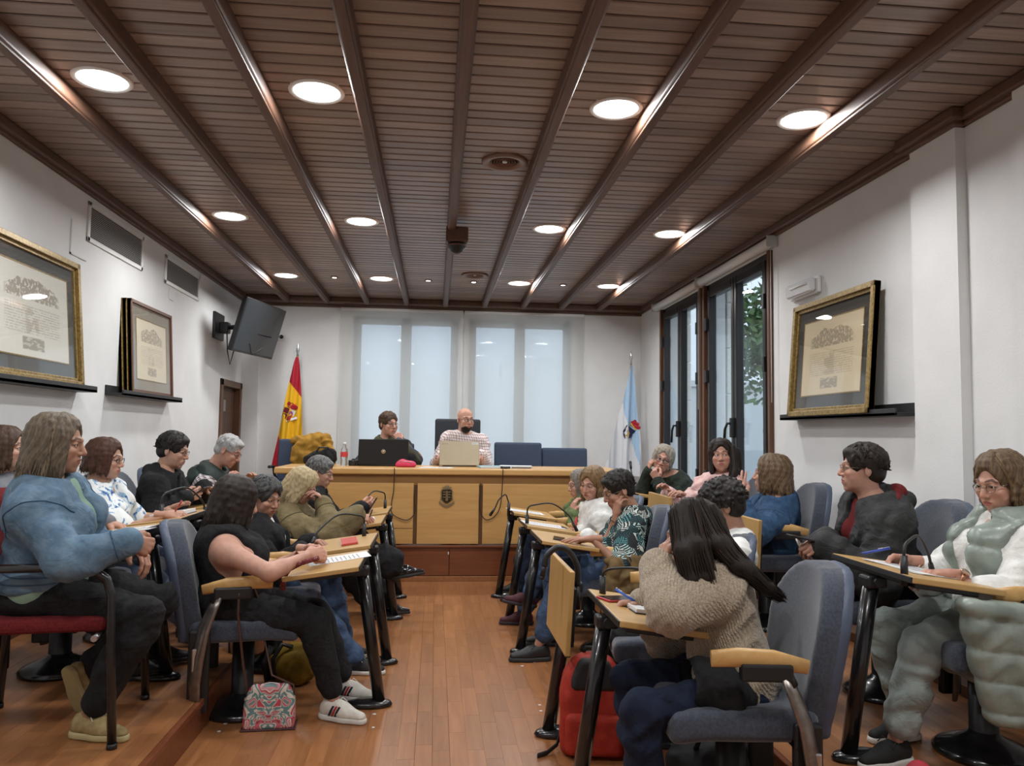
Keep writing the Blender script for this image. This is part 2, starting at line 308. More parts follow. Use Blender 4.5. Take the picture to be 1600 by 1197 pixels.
# ------------------------------------------------------------------ implicit surfaces (bodies, clothes, hair)
f32 = np.float32
class Field:
    def __init__(s, lo, hi, h):
        s.lo = np.array(lo, f32); s.h = f32(h); s.n = [max(4, int(math.ceil((hi[i]-lo[i])/h))+1) for i in range(3)]
        s.ax = [s.lo[i] + s.h*np.arange(s.n[i], dtype=f32) for i in range(3)]; s.d = np.full(s.n, 1.0, f32)
    def _win(s, lo, hi, pad):
        sl = []
        for i in range(3):
            a = int(max(0, math.floor((lo[i]-pad-s.lo[i])/s.h))); b = int(min(s.n[i], math.ceil((hi[i]+pad-s.lo[i])/s.h)+1))
            if b <= a: return None
            sl.append(slice(a, b))
        return tuple(sl)
    def _xyz(s, w): return s.ax[0][w[0]][:,None,None], s.ax[1][w[1]][None,:,None], s.ax[2][w[2]][None,None,:]
    def _put(s, w, e, k, op):
        d = s.d[w]
        if op == 'add':
            if k > 0: hh = np.clip(.5+.5*(d-e)/k, 0, 1); s.d[w] = d + (e-d)*hh - k*hh*(1-hh)
            else: s.d[w] = np.minimum(d, e)
        else:
            e = -e if op == 'sub' else e
            if k > 0: hh = np.clip(.5-.5*(d-e)/k, 0, 1); s.d[w] = d + (e-d)*hh + k*hh*(1-hh)
            else: s.d[w] = np.maximum(d, e)
    def cap(s, a, b, ra, rb=None, k=.02, op='add', flat=None):
        rb = ra if rb is None else rb; a = np.array(a, f32); b = np.array(b, f32); r = max(ra, rb)
        w = s._win(np.minimum(a, b)-r, np.maximum(a, b)+r, k+2*s.h)
        if w is None: return s
        X, Y, Z = s._xyz(w); u = b-a; L = float(u@u)+1e-12
        t = np.clip(((X-a[0])*u[0]+(Y-a[1])*u[1]+(Z-a[2])*u[2])/L, 0, 1)
        e = np.sqrt((X-a[0]-t*u[0])**2+(Y-a[1]-t*u[1])**2+(Z-a[2]-t*u[2])**2) - (ra+(rb-ra)*t)
        s._put(w, e, k, op); return s
    def ell(s, c, r, axes=None, k=.02, op='add'):
        c = np.array(c, f32); r = np.array(r, f32); m = float(max(r))
        w = s._win(c-m, c+m, k+2*s.h) if op != 'int' else (slice(None),)*3
        if w is None: return s
        X, Y, Z = s._xyz(w); X = X-c[0]; Y = Y-c[1]; Z = Z-c[2]
        if axes is not None:
            A = [np.array(q, f32) for q in axes]; x = X*A[0][0]+Y*A[0][1]+Z*A[0][2]; y = X*A[1][0]+Y*A[1][1]+Z*A[1][2]; z = X*A[2][0]+Y*A[2][1]+Z*A[2][2]
        else: x, y, z = X, Y, Z
        k0 = np.sqrt((x/r[0])**2+(y/r[1])**2+(z/r[2])**2); k1 = np.sqrt((x/r[0]**2)**2+(y/r[1]**2)**2+(z/r[2]**2)**2)+1e-9
        e = k0*(k0-1)/k1
        s._put(w, np.where(k0 < 1e-3, -min(r), e), k, op); return s
    def chain(s, pts, rs, k=.012, op='add'):
        for i in range(len(pts)-1): s.cap(pts[i], pts[i+1], rs[i], rs[i+1], k, op)
        return s
    def plane(s, p, n, k=.004):
        """keep the side the normal points away from"""
        n = np.array(n, f32); n = n/np.linalg.norm(n); w = (slice(None),)*3; X, Y, Z = s._xyz(w)
        s._put(w, (X-p[0])*n[0]+(Y-p[1])*n[1]+(Z-p[2])*n[2], k, 'int'); return s
    def fn(s, f, k=0, op='add'):
        w = (slice(None),)*3; s._put(w, f(*s._xyz(w)).astype(f32), k, op); return s
    def nets(s):
        d = s.d; sg = d < 0
        q = np.zeros([x-1 for x in d.shape], np.int8); cs = [(i,j,k) for i in (0,1) for j in (0,1) for k in (0,1)]
        for i, j, k in cs: q += sg[i:d.shape[0]-1+i, j:d.shape[1]-1+j, k:d.shape[2]-1+k]
        ids = np.array(np.nonzero((q > 0) & (q < 8))); n = ids.shape[1]
        ix = np.full(q.shape, -1, np.int32); ix[tuple(ids)] = np.arange(n)
        acc = np.zeros((n,3), f32); cnt = np.zeros(n, f32); val = {c: d[ids[0]+c[0], ids[1]+c[1], ids[2]+c[2]] for c in cs}
        for a in cs:
            for ax in range(3):
                if a[ax]: continue
                b = list(a); b[ax] = 1; b = tuple(b); da, db = val[a], val[b]; m = (da < 0) != (db < 0); t = da[m]/(da[m]-db[m])
                p = np.tile(np.array(a, f32), (int(m.sum()), 1)); p[:, ax] += t; acc[m] += p; cnt[m] += 1
        V = (ids.T + acc/np.maximum(cnt, 1)[:,None])*s.h + s.lo
        F = []
        for ax in range(3):
            o = [(1,2),(2,0),(0,1)][ax]
            A = [slice(1,-1)]*3; A[ax] = slice(0,-1); B = list(A); B[ax] = slice(1,None)
            sa, sb = sg[tuple(A)], sg[tuple(B)]; e = np.array(np.nonzero(sa != sb))
            if e.shape[1] == 0: continue
            ins = sa[tuple(e)]; e = e.copy()
            for i in range(3):
                if i != ax: e[i] += 1
            def cell(du, dv):
                c = e.copy(); c[o[0]] -= du; c[o[1]] -= dv; return ix[c[0], c[1], c[2]]
            Q = np.stack([cell(1,1), cell(0,1), cell(0,0), cell(1,0)], 1)
            Q[~ins] = Q[~ins][:, ::-1]; F.append(Q)
        F = np.concatenate(F); F = F[(F >= 0).all(1)]
        return V.astype(f32), F
def scat(i, v, n): return np.stack([np.bincount(i, v[:,j], n) for j in range(3)], 1).astype(f32)
def vnormals(V, F):
    a = V[F[:,2]]-V[F[:,0]]; b = V[F[:,3 % F.shape[1]]]-V[F[:,1]]; n = np.cross(a, b); N = np.zeros_like(V)
    for k in range(F.shape[1]): N += scat(F[:,k], n, len(V))
    return N/(np.linalg.norm(N, axis=1)[:,None]+1e-12)
def smooth_mesh(V, F, it=2, lam=.5):
    for _ in range(it):
        S = np.zeros_like(V); c = np.zeros(len(V), f32)
        for k in range(F.shape[1]):
            a, b = F[:,k], F[:,(k+1) % F.shape[1]]
            S += scat(a, V[b], len(V)); S += scat(b, V[a], len(V)); c += np.bincount(a, minlength=len(V)) + np.bincount(b, minlength=len(V))
        V = V + lam*(S/np.maximum(c,1)[:,None]-V)
    return V
def folds(V, F, amp, wl, seed=0):
    """cloth creases: warped rounded ridges pushed outwards along the normals"""
    rg = np.random.default_rng(seed); N = vnormals(V, F); t = np.zeros(len(V), f32)
    W = V + .035*np.sin(V[:, [1,2,0]]*2*PI/.26 + rg.random(3)*6)
    for i in range(6):
        k = rg.normal(size=3)*np.array((1,1,1.3)); k = k/np.linalg.norm(k)*2*PI/(wl*(.7+.9*rg.random())); g = W@k + rg.random()*6
        env = np.clip(np.sin(V@(k[[1,2,0]]*.33)+rg.random()*6)+.1, 0, 1); t += (.5+.5*np.sin(g))**2.5*env
    V = (V + N*(amp*np.minimum(t, 1.6))[:,None]).astype(f32)
    return smooth_mesh(V, F, 1, .35)
# ------------------------------------------------------------------ the room
XL, XR, YB, YN, ZC = -2.35, 2.60, 9.67, -0.9, 2.97
M_WALL = mottled('wall_paint', hexc('dededd'), hexc('e4e4e3'), 3, .92, bump=(90,.35,.002), spec=.2)
M_DARKW = wood('beam_wood', (.080,.037,.022), (.135,.070,.044), 1, 5, .50, coat=.0, rand=.06)
M_PLANK = wood('plank_wood', (.215,.145,.112), (.32,.225,.18), 0, 5, .38, coat=.15, rand=.22)
M_GAP = plain('ceiling_void', (.010,.007,.006), .9)
M_BLACK = plain('black_plastic', (.012,.012,.013), .42)
M_BLACKM = plain('black_metal', (.010,.010,.011), .25, coat=.3)
M_WHITE = plain('white_plastic', (.78,.78,.76), .4)
M_STRIP = wood('floor_strip', (.255,.098,.034), (.350,.150,.058), 1, 4, .34, coat=.10, rand=.13, bump=.05)
M_FLOORB = plain('floor_joint', (.18,.068,.025), .5)
M_RED = wood('mahogany_board', (.150,.042,.016), (.21,.065,.025), 0, 4, .35, coat=.2)
M_OAK = wood('beech_veneer', (.50,.27,.085), (.60,.35,.125), 0, 3, .38, coat=.12)
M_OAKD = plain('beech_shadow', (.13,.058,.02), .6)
M_TRIM = wood('brown_trim', (.085,.032,.014), (.14,.058,.026), 2, 5, .4, coat=.1)
M_ALU = plain('dark_aluminium', (.028,.026,.026), .35, metal=.5)
M_GOLD = mottled('gilt', (.20,.125,.035), (.38,.26,.085), 60, .38, bump=(120,.3,.001), metal=.4, spec=.5)
M_STEEL = plain('steel', (.55,.55,.56), .28, metal=1)
def structure(o): o['kind'] = 'structure'; return o
# floor: backing, laminate strips one by one
def strips(x0, x1, y0, y1, z, parent, lim, name='floor_strip', seed=3):
    rg = random.Random(seed); w, L = .0725, .40; meshes = {}; items = []
    nx = int(math.ceil((x1-x0)/w))
    for i in range(nx):
        xa = x0+i*w; xb = min(x1, xa+w); y = y0 - rg.uniform(0, L)
        while y < y1:
            ya, yb = max(y, y0), min(y+L, y1); y += L
            if yb-ya > .03 and xb-xa > .01: items.append((xa, xb, ya, yb))
    def key(t): cx, cy = (t[0]+t[1])/2, (t[2]+t[3])/2; return cy + (50 if (abs(cx-.14)/cy > .70 or cy < 2.7) else 0)
    items.sort(key=key); g = .0004
    for xa, xb, ya, yb in items[:lim]:
        k = (round(xb-xa, 3), round(yb-ya, 2))
        if k not in meshes:
            mb = MB(); mb.box((0,0,-.006), (k[0]-2*g, k[1]-2*g, 0), .0003, seg=1); me = mb.mesh(name); me.materials.append(M_STRIP); meshes[k] = me
        o = bpy.data.objects.new(name, meshes[k]); COL.objects.link(o); o.parent = parent; o.location = (xa+g, ya+g, z)
    rest = items[lim:]
    if rest:
        mb = MB()
        for xa, xb, ya, yb in rest: mb.box((xa+g, ya+g, z-.006), (xb-g, yb-g, z))
        mb.build(name, M_STRIP, parent, kind='stuff')
mb = MB(); mb.box((XL-.2, YN, -.12), (XR+.2, YB+.2, -.004)); floor = structure(mb.build('floor', M_FLOORB))
strips(-1.0, 1.30, 1.2, 7.12, 0, floor, 290)
def platform(name, x0, x1, y0, y1, z, edge, seed):
    mb = MB(); mb.box((x0, y0, 0), (x1, y1, z-.004)); p = structure(mb.build(name, M_RED))
    mb = MB(); mb.box((edge-.012, y0, z-.028), (edge+.012, y1, z+.002), .004); mb.build('step_nosing', M_RED, p)
    strips(x0 if edge == x1 else x0+.014, x1-.014 if edge == x1 else x1, y0, y1, z, p, 230, seed=seed); return p
plat_l = platform('floor_platform_left', XL, -1.0, 1.3, 7.3, .145, -1.0, 5)
plat_r = platform('floor_platform_right', 1.30, XR, 1.3, 7.3, .145, 1.30, 6)
# dais under the council desk
mb = MB(); mb.box((-1.62, 7.12, 0), (2.05, YB, .318)); dais = structure(mb.build('floor_dais', M_RED))
for a, b in ((-1.62, .145), (.15, 2.05)):
    mb = MB(); mb.box((a+.002, 7.105, .05), (b-.002, 7.122, .300), .002); mb.build('riser_panel', M_RED, dais)
mb = MB(); mb.box((-1.62, 7.09, .300), (2.05, 7.16, .320), .004); mb.build('step_nosing', M_RED, dais)
mb = MB(); mb.box((-1.62, 7.09, 0), (2.05, 7.12, .045), .003); mb.build('skirting', M_STRIP, dais)
mb = MB(); mb.box((.135, 7.09, .24), (.143, 7.106, .262)); mb.build('latch', M_WHITE, dais)
# walls
def wall(name, boxes, mat=None):
    mb = MB()
    for lo, hi in boxes: mb.box(lo, hi)
    return structure(mb.build(name, mat or M_WALL))
W0, W1 = 8.70, 9.60      # door on the left wall
wall_left = wall('wall_left', [((XL-.2,YN,-.1),(XL,W0,3.1)), ((XL-.2,W1,-.1),(XL,YB+.2,3.1)), ((XL-.2,W0,1.90),(XL,W1,3.1)), ((XL,9.60,0),(XL+.20,YB,3.0))])
OY0, OY1, OZ0, OZ1 = 5.75, 8.72, .30, 2.80   # opening on the right wall
wall_right = wall('wall_right', [((XR,YN,-.1),(XR+.2,OY0,3.1)), ((XR,OY1,-.1),(XR+.2,YB+.2,3.1)), ((XR,OY0,OZ1),(XR+.2,OY1,3.1)), ((XR,OY0,-.1),(XR+.2,OY1,OZ0)), ((XR,7.27,OZ0),(XR+.2,7.33,OZ1))])
mb = MB(); mb.box((XR-.055, 3.53, .1), (XR+.01, 3.90, 2.93)); structure(mb.build('trim_pilaster', M_WALL))
mb = MB(); mb.box((XR-.035, 2.6, .1), (XR+.01, 3.17, 2.93)); structure(mb.build('trim_pilaster', M_WALL))
BX0, BX1, BZ0, BZ1 = -1.04, 1.70, .42, 2.78
wall_back = wall('wall_back', [((XL-.2,YB,-.1),(BX0,YB+.3,3.1)), ((BX1,YB,-.1),(XR+.2,YB+.3,3.1)), ((BX0,YB,BZ1),(BX1,YB+.3,3.1)), ((BX0,YB,-.1),(BX1,YB+.3,BZ0)), ((.26,YB,BZ0),(.40,YB+.3,BZ1))])
wall_near = wall('wall_front', [((XL-.2,YN-.2,-.1),(XR+.2,YN,3.1))])
mb = MB(); mb.box((XR-.15, 2.2, .145), (XR, 7.2, .20), .005); structure(mb.build('baseboard_right', M_TRIM))
mb = MB(); mb.box((XL, 1.3, .145), (XL+.02, 7.3, .215), .004); structure(mb.build('baseboard_left', M_TRIM))
# ceiling: void board, planks one by one, beams, crown boards
mb = MB(); mb.box((XL-.2, YN, ZC+.03), (XR+.2, YB+.2, ZC+.12)); ceiling = structure(mb.build('ceiling', M_GAP))
pk = MB(); pk.box((XL, 0, 0), (XR, .083, .018), .004, seg=1); pk_me = pk.mesh('plank'); pk_me.materials.append(M_PLANK)
y = YN+.02
while y < YB-.05:
    o = bpy.data.objects.new('plank', pk_me); COL.objects.link(o); o.parent = ceiling; o.location = (0, y, ZC); y += .0965
bm_ = MB(); bm_.box((-.034, YN, 0), (.034, YB-.2, .088), .014, seg=3); bm_.box((-.024, YN, -.010), (.024, YB-.2, .02), .006, seg=2); bm_me = bm_.mesh('beam'); bm_me.materials.append(M_DARKW)
for i in range(9):
    o = bpy.data.objects.new('beam', bm_me); COL.objects.link(o); o.parent = ceiling; o.location = (.093+.477*(i-4), 0, 2.893)
def crown(name, lo, hi):
    mb = MB(); mb.box(lo, hi, .008); h = Vector(hi)-Vector(lo)
    return structure(mb.build(name, M_DARKW))
mb = MB(); mb.box((XL, YN, 2.905), (XL+.055, YB, ZC), .012); mb.box((XL, YN, 2.885), (XL+.028, YB, 2.94), .008); structure(mb.build('trim_crown_left', M_DARKW))
mb = MB(); mb.box((XR-.055, YN, 2.905), (XR, YB, ZC), .012); mb.box((XR-.028, YN, 2.885), (XR, YB, 2.94), .008)
mb.box((XR-.11, 3.47, 2.905), (XR, 3.96, ZC), .012); mb.box((XR-.083, 3.50, 2.885), (XR, 3.93, 2.94), .008); structure(mb.build('trim_crown_right', M_DARKW))
mb = MB(); mb.box((XL, YB-.22, 2.90), (XR, YB, ZC), .012); mb.box((XL, YB-.06, 2.868), (XR, YB, 2.92), .008); structure(mb.build('trim_crown_back', M_DARKW))
# stub of a cross beam at the left edge
mb = MB(); mb.box((XL, 2.95, 2.86), (XL+.22, 3.12, ZC), .01); structure(mb.build('trim_beam_end', M_DARKW))
# ---- downlights: each throws its own light
M_LENS = plain('lamp_lens', (1,1,1), .4, emit=(1,.98,.95), estr=9.0)
M_SPOT = plain('spot_lens', (1,1,1), .4, emit=(1,.93,.84), estr=14.0)
def place_words(i, j): return ('far left','centre left','centre right','far right')[i], ('nearest','middle','farthest')[j]
ring_me = MB().lathe([(.110,.010),(.112,-.006),(.128,-.009),(.134,-.004),(.135,.012)], 32).mesh('rim'); ring_me.materials.append(M_WHITE)
lens_me = MB().lathe([(0,-.004),(.06,-.0045),(.111,-.003),(.111,.006)], 32).mesh('lens'); lens_me.materials.append(M_LENS)
lamp_d = bpy.data.lights.new('downlight', 'AREA'); lamp_d.shape = 'DISK'; lamp_d.size = .21; lamp_d.energy = LAMP_W; lamp_d.color = (.985,.995,1)
for j, yy in enumerate((1.45, 3.725, 6.02, 8.25)):
    for i, xx in enumerate((-1.60, -.607, .87, 1.855)):
        col, row = place_words(i, max(0, j-1))
        t = empty('downlight', (xx, yy, ZC), 0, 'round recessed white ceiling lamp, %s of four in the %s row' % (col, row) if j else 'round recessed ceiling lamp above the camera, out of the frame, %s one' % col, 'lamp', 'recessed ceiling lamps')
        link('rim', ring_me, None, t); link('lens', lens_me, None, t)
        l = bpy.data.objects.new('lamp', lamp_d); COL.objects.link(l); l.parent = t; l.location = (0,0,-.014)
spot_r = MB().lathe([(.022,.006),(.024,-.008),(.036,-.010),(.040,.004)], 20).mesh('rim'); spot_r.materials.append(M_DARKW)
spot_l = MB().lathe([(0,-.009),(.022,-.008),(.023,.002)], 16).mesh('bulb'); spot_l.materials.append(M_SPOT)
sp_d = bpy.data.lights.new('spotlight', 'SPOT'); sp_d.energy = 14; sp_d.spot_size = R(75); sp_d.spot_blend = .6; sp_d.shadow_soft_size = .02; sp_d.color = (1,.9,.78)
for i, xx in enumerate((-1.10, -.11, .378, 1.354)):
    t = empty('spotlight', (xx, 8.26, ZC), 0, 'tiny bright halogen ceiling spot near the back wall, %s of four' % ('leftmost','second from left','third from left','rightmost')[i], 'spotlight', 'small ceiling spots')
    link('rim', spot_r, None, t); link('bulb', spot_l, None, t)
    l = bpy.data.objects.new('lamp', sp_d); COL.objects.link(l); l.parent = t; l.location = (0,0,-.03)
def ceiling_speaker(x, y, r, lab):
    t = empty('ceiling_speaker', (x, y, ZC), 0, lab, 'speaker', None)
    MB().lathe([(r*.66,-.004),(r*.70,-.014),(r*.93,-.018),(r,-.010),(r,.006)], 36).build('rim', plain('speaker_rim', (.22,.13,.095), .4), t)
    mb = MB(); mb.lathe([(0,-.004),(r*.66,-.003),(r*.66,.004)], 30)
    for q in (.2,.32,.44,.56): mb.lathe([(r*q,-.004),(r*(q+.03),-.009),(r*(q+.06),-.004)], 30)
    mb.build('grille', plain('speaker_grille', (.17,.075,.05), .5), t)
    mb = MB(); mb.lathe([(0,-.010),(r*.10,-.009),(r*.12,-.003)], 16); mb.build('badge', M_WHITE, t)
ceiling_speaker(.382, 4.55, .14, 'round brown ceiling loudspeaker grille in the middle of the ceiling')
ceiling_speaker(.372, 7.90, .14, 'round brown ceiling loudspeaker beside the small spots near the back wall')
t = empty('ceiling_sensor', (.135, 5.93, 2.885), 0, 'dark brown box with a black dome hanging from the central beam', 'sensor')
mb = MB(); mb.box((-.085,-.075,-.085), (.085,.075,.03), .01); mb.build('housing', M_DARKW, t)
MB().lathe([(.05,-.075),(.075,-.10),(.072,-.115),(.05,-.135),(.045,-.15),(.02,-.165),(0,-.168)], 24).build('dome', M_BLACK, t)
mb = MB(); mb.lathe([(.076,-.098),(.080,-.104),(.076,-.110)], 24); mb.build('collar', M_TRIM, t)
# ---- door on the left wall, ajar panel
def door_leaf():
    d = empty('door_1', (XL, 0, 0)); structure(d)
    mb = MB(); mb.box((-.12,W0,0), (.02,W0+.075,1.90), .006); mb.box((-.12,W1-.075,0), (.02,W1,1.90), .006); mb.box((-.12,W0,1.825), (.02,W1,1.90), .006); mb.build('door_frame', M_TRIM, d)
    mb = MB(); mb.box((-.10,W0+.075,.005), (-.06,W1-.075,1.825), .004)
    for k in range(6):
        y0 = W0+.09+k*.122; mb.box((-.062,y0,.06), (-.054,y0+.112,1.78), .003)
    mb.build('door_leaf', M_DARKW, d)
    mb = MB(); mb.box((-.056,9.07,1.55), (-.050,9.15,1.68), .002); mb.build('door_plate', plain('plate', (.45,.42,.40), .3, metal=.8), d)
    mb = MB(); mb.tube([(-.05,W0+.16,1.0),(.0,W0+.16,1.0),(.0,W0+.28,1.0)], .01); mb.build('door_handle', M_STEEL, d)
door_leaf()
# ---- back windows: frames, glass, roller blinds
M_GLASS = None
def glass(name, rough=0.0):
    if name in MATS: return MATS[name]
    m, nt, b = nmat(name); nt.nodes.remove(b); tr = nd(nt, 'ShaderNodeBsdfTransparent'); gl = nd(nt, 'ShaderNodeBsdfGlossy', Roughness=rough); lw = nd(nt, 'ShaderNodeLayerWeight', Blend=.5); pw = nd(nt, 'ShaderNodeMath', operation='POWER'); pw.inputs[1].default_value = 5.0; nt.links.new(lw.outputs['Facing'], pw.inputs[0]); fr = nd(nt, 'ShaderNodeMath', operation='MULTIPLY_ADD'); fr.inputs[1].default_value = .92; fr.inputs[2].default_value = .05; nt.links.new(pw.outputs[0], fr.inputs[0]); mx = nd(nt, 'ShaderNodeMixShader')
    tr.inputs['Color'].default_value = (.93,.96,.96,1); nt.links.new(fr.outputs[0], mx.inputs['Fac']); nt.links.new(tr.outputs[0], mx.inputs[1]); nt.links.new(gl.outputs[0], mx.inputs[2])
    nt.links.new(mx.outputs[0], nt.nodes['Material Output'].inputs['Surface']); MATS[name] = m; return m
M_GLASS = glass('window_glass'); M_PGLASS = glass('picture_glass'); M_PGLASS.node_tree.nodes['Transparent BSDF'].inputs['Color'].default_value = (.99,.99,.985,1)
def window_back(n, x0, x1):
    w = structure(empty('window_%d' % n, (0, YB, 0))); xm = (x0+x1)/2; fr = plain('window_paint', (.32,.30,.27), .5)
    mb = MB()
    for a, b in ((x0, x0+.09), (xm-.065, xm+.065), (x1-.09, x1)): mb.box((a,.10,BZ0), (b,.17,BZ1), .008)
    mb.box((x0,.10,BZ1-.09), (x1,.17,BZ1), .008); mb.box((x0,.10,BZ0), (x1,.17,BZ0+.12), .008); mb.build('window_frame', fr, w)
    for a, b in ((x0+.09, xm-.065), (xm+.065, x1-.09)):
        mb = MB(); mb.box((a,.13,BZ0+.12), (b,.138,BZ1-.09)); mb.build('pane', M_GLASS, w)
window_back(1, BX0, .26); window_back(2, .40, BX1)
def blind_mat():
    m, nt, b = nmat('blind_cloth'); nt.nodes.remove(b)
    df = nd(nt, 'ShaderNodeBsdfDiffuse'); tl = nd(nt, 'ShaderNodeBsdfTranslucent'); tr = nd(nt, 'ShaderNodeBsdfTransparent'); m1 = nd(nt, 'ShaderNodeMixShader'); m2 = nd(nt, 'ShaderNodeMixShader')
    df.inputs['Color'].default_value = (.72,.70,.65,1); tl.inputs['Color'].default_value = (.93,.94,.94,1); m1.inputs['Fac'].default_value = .58; m2.inputs['Fac'].default_value = .26
    nt.links.new(df.outputs[0], m1.inputs[1]); nt.links.new(tl.outputs[0], m1.inputs[2]); nt.links.new(m1.outputs[0], m2.inputs[1]); nt.links.new(tr.outputs[0], m2.inputs[2])
    nt.links.new(m2.outputs[0], nt.nodes['Material Output'].inputs['Surface']); return m
M_BLIND = blind_mat()
for nme, a, b in (('left', -1.19, .314), ('right', .334, 1.85)):
    t = empty('roller_blind', (0, YB-.045, 0), 0, 'white translucent roller blind lowered over the %s back window' % nme, 'blind', 'roller blinds on the back wall')
    mb = MB(); mb.grid(lambda u, v: (a+(b-a)*u, 0, .46+2.38*v), 6, 12); mb.build('blind_cloth', M_BLIND, t)
    mb = MB(); mb.box((a,-.025,2.835), (b,.03,2.868), .006); mb.build('cassette', M_WHITE, t)
    mb = MB(); mb.box((a,-.008,.44), (b,.008,.465), .003); mb.build('bottom_bar', M_WHITE, t)
    mb = MB(); xx = a-.004 if nme == 'left' else b+.006; mb.tube([(xx,-.01,2.84),(xx,-.012,1.0)], .003, 5); mb.build('pull_cord', M_WHITE, t)
# ---- right windows
def window_right(n, y0, y1):
    w = structure(empty('window_%d' % n, (XR, 0, 0))); ym = (y0+y1)/2
    mb = MB()
    for a, b in ((y0, y0+.045), (y1-.045, y1)): mb.box((-.035,a,OZ0), (.03,b,OZ1), .006)
    mb.build('jamb_trim', M_TRIM, w)
    mb = MB()
    for a, b in ((y0+.045, y0+.10), (y1-.10, y1-.045)): mb.box((.0,a,OZ0), (.07,b,OZ1), .006)
    mb.box((.0,y0+.045,OZ1-.055), (.07,y1-.045,OZ1), .006); mb.box((.0,y0+.045,OZ0), (.07,y1-.045,OZ0+.06), .006); mb.build('window_frame', M_ALU, w)
    for k, (a, b) in enumerate(((y0+.10, ym), (ym, y1-.10))):
        mb = MB(); mb.box((-.02,a+.004,OZ0+.06), (.05,a+.065,OZ1-.055), .008); mb.box((-.02,b-.065,OZ0+.06), (.05,b-.004,OZ1-.055), .008)
        mb.box((-.02,a+.065,OZ1-.135), (.05,b-.065,OZ1-.055), .008); mb.box((-.02,a+.065,OZ0+.06), (.05,b-.065,OZ0+.16), .008); s_ = mb.build('sash', M_ALU, w)
        mb = MB(); mb.box((.012,a+.065,OZ0+.16), (.02,b-.065,OZ1-.135)); mb.build('pane', M_GLASS, s_)
        mb = MB()
        for zz in (.9, 2.35, 1.85): mb.box((-.045, (a if k == 0 else b)-.02, zz), (-.018, (a if k == 0 else b)+.02, zz+.12), .005)
        mb.build('hinge', M_BLACK, s_)
    mb = MB(); mb.box((-.055,ym-.022,1.33), (-.018,ym+.022,1.50), .006); mb.tube([(-.05,ym,1.45),(-.085,ym-.01,1.45),(-.09,ym+.03,1.40),(-.09,ym+.05,1.27)], .012, 8); mb.build('window_handle', M_BLACK, w)
window_right(3, 5.75, 7.27); window_right(4, 7.33, 8.72)
mb = MB(); mb.box((XR-.012, 7.275, OZ0), (XR, 7.325, OZ1)); structure(mb.build('trim_mullion', M_WHITE))
for k, (a, b) in enumerate(((5.66, 7.28), (7.32, 8.84))):
    t = empty('roller_blind', (XR, 0, 2.80), 0, 'rolled up white roller blind cassette over the %s right-hand window' % ('nearer', 'farther')[k], 'blind', 'roller blinds over the right windows')
    mb = MB(); mb.tube([(-.045,a,.045),(-.045,b,.045)], .042, 14); mb.build('cassette', M_WHITE, t)
    for q in (a-.012, b): mb = MB(); mb.box((-.095,q,0), (0,q+.012,.09), .008); mb.build('bracket', plain('blind_bracket', (.55,.55,.54), .4), t)
    mb = MB(); mb.tube([(-.05,a+.02,.0),(-.05,a+.02,-1.2)], .003, 5); mb.build('pull_cord', M_WHITE, t)
# outside: stone reveals, wing wall of blocks, sill, tree, far pale house
M_STONE = mottled('granite', (.66,.65,.62), (.76,.75,.72), 40, .9, bump=(150,.3,.002))
st = empty('wing_wall', (0,0,0), 0, 'pale granite block wall outside the right-hand windows', 'wall')
for k in range(9):
    for q in range(1):
        mb = MB(); mb.box((2.81,8.735,-.5+k*.45+.004), (2.95,9.2,-.5+(k+1)*.45-.004), .008, seg=1); mb.build('stone_block', M_STONE, st)
pr = empty('window_pier', (0,0,0), 0, 'granite pier outside between the two right-hand windows', 'pier')
for k in range(9):
    mb = MB(); mb.box((2.81,7.26,-.5+k*.45+.004), (2.86,7.36,-.5+(k+1)*.45-.004), .008, seg=1); mb.build('stone_block', M_STONE, pr)
mb = MB(); mb.box((2.81,5.5,2.81), (2.95,9.3,3.1)); structure(mb.build('trim_lintel', M_STONE))
def tree(x, y, z, r, n, seed, lab):
    t = empty('leafy_tree', (x, y, -3), 0, lab, 'tree', None); rg = np.random.default_rng(seed)
    MB().tube([(0,0,0),(.1,.1,2.5),(-.1,.2,4.5),(.2,.1,z+3)], [.22,.18,.13,.05], 8).build('trunk', M_TRIM, t)
    c = rg.normal(size=(n,3)); c /= np.linalg.norm(c, axis=1)[:,None]; c *= (rg.random(n)**.4)[:,None]*np.array(r); cl = rg.normal(size=(30,3))*np.array(r)*.55
    c = np.where(rg.random((n,1)) < .75, cl[rg.integers(0,30,n)]+rg.normal(size=(n,3))*.28, c)+np.array((0,0,z+3)); a = rg.normal(size=(n,3)); a /= np.linalg.norm(a, axis=1)[:,None]; b = np.cross(a, rg.normal(size=(n,3))); b /= np.linalg.norm(b, axis=1)[:,None]
    s = rg.uniform(.07,.13,(n,1)); V = np.stack([c-a*s, c+b*s*.5, c+a*s, c-b*s*.5], 1).reshape(-1,3); F = np.arange(4*n).reshape(-1,4)
    o = link('foliage', np_mesh('foliage', V, F, smooth=False), mottled('leaf', (.035,.075,.030), (.10,.17,.06), 2, .6, bump=None), t); o['kind'] = 'stuff'
tree(6.95, 15.2, 3.35, (.85,.85,.85), 2600, 2, 'bushy dark green tree outside the nearer right-hand window')
mb = MB(); mb.box((7,26,-3), (26,30,3.2)); mb.box((6.9,25.9,3.1), (26.1,30.1,3.3)); h = mb.build('far_house', plain('pale_render', (.6,.62,.63), .9)); tag(h, 'pale distant building low behind the tree outside', 'house')
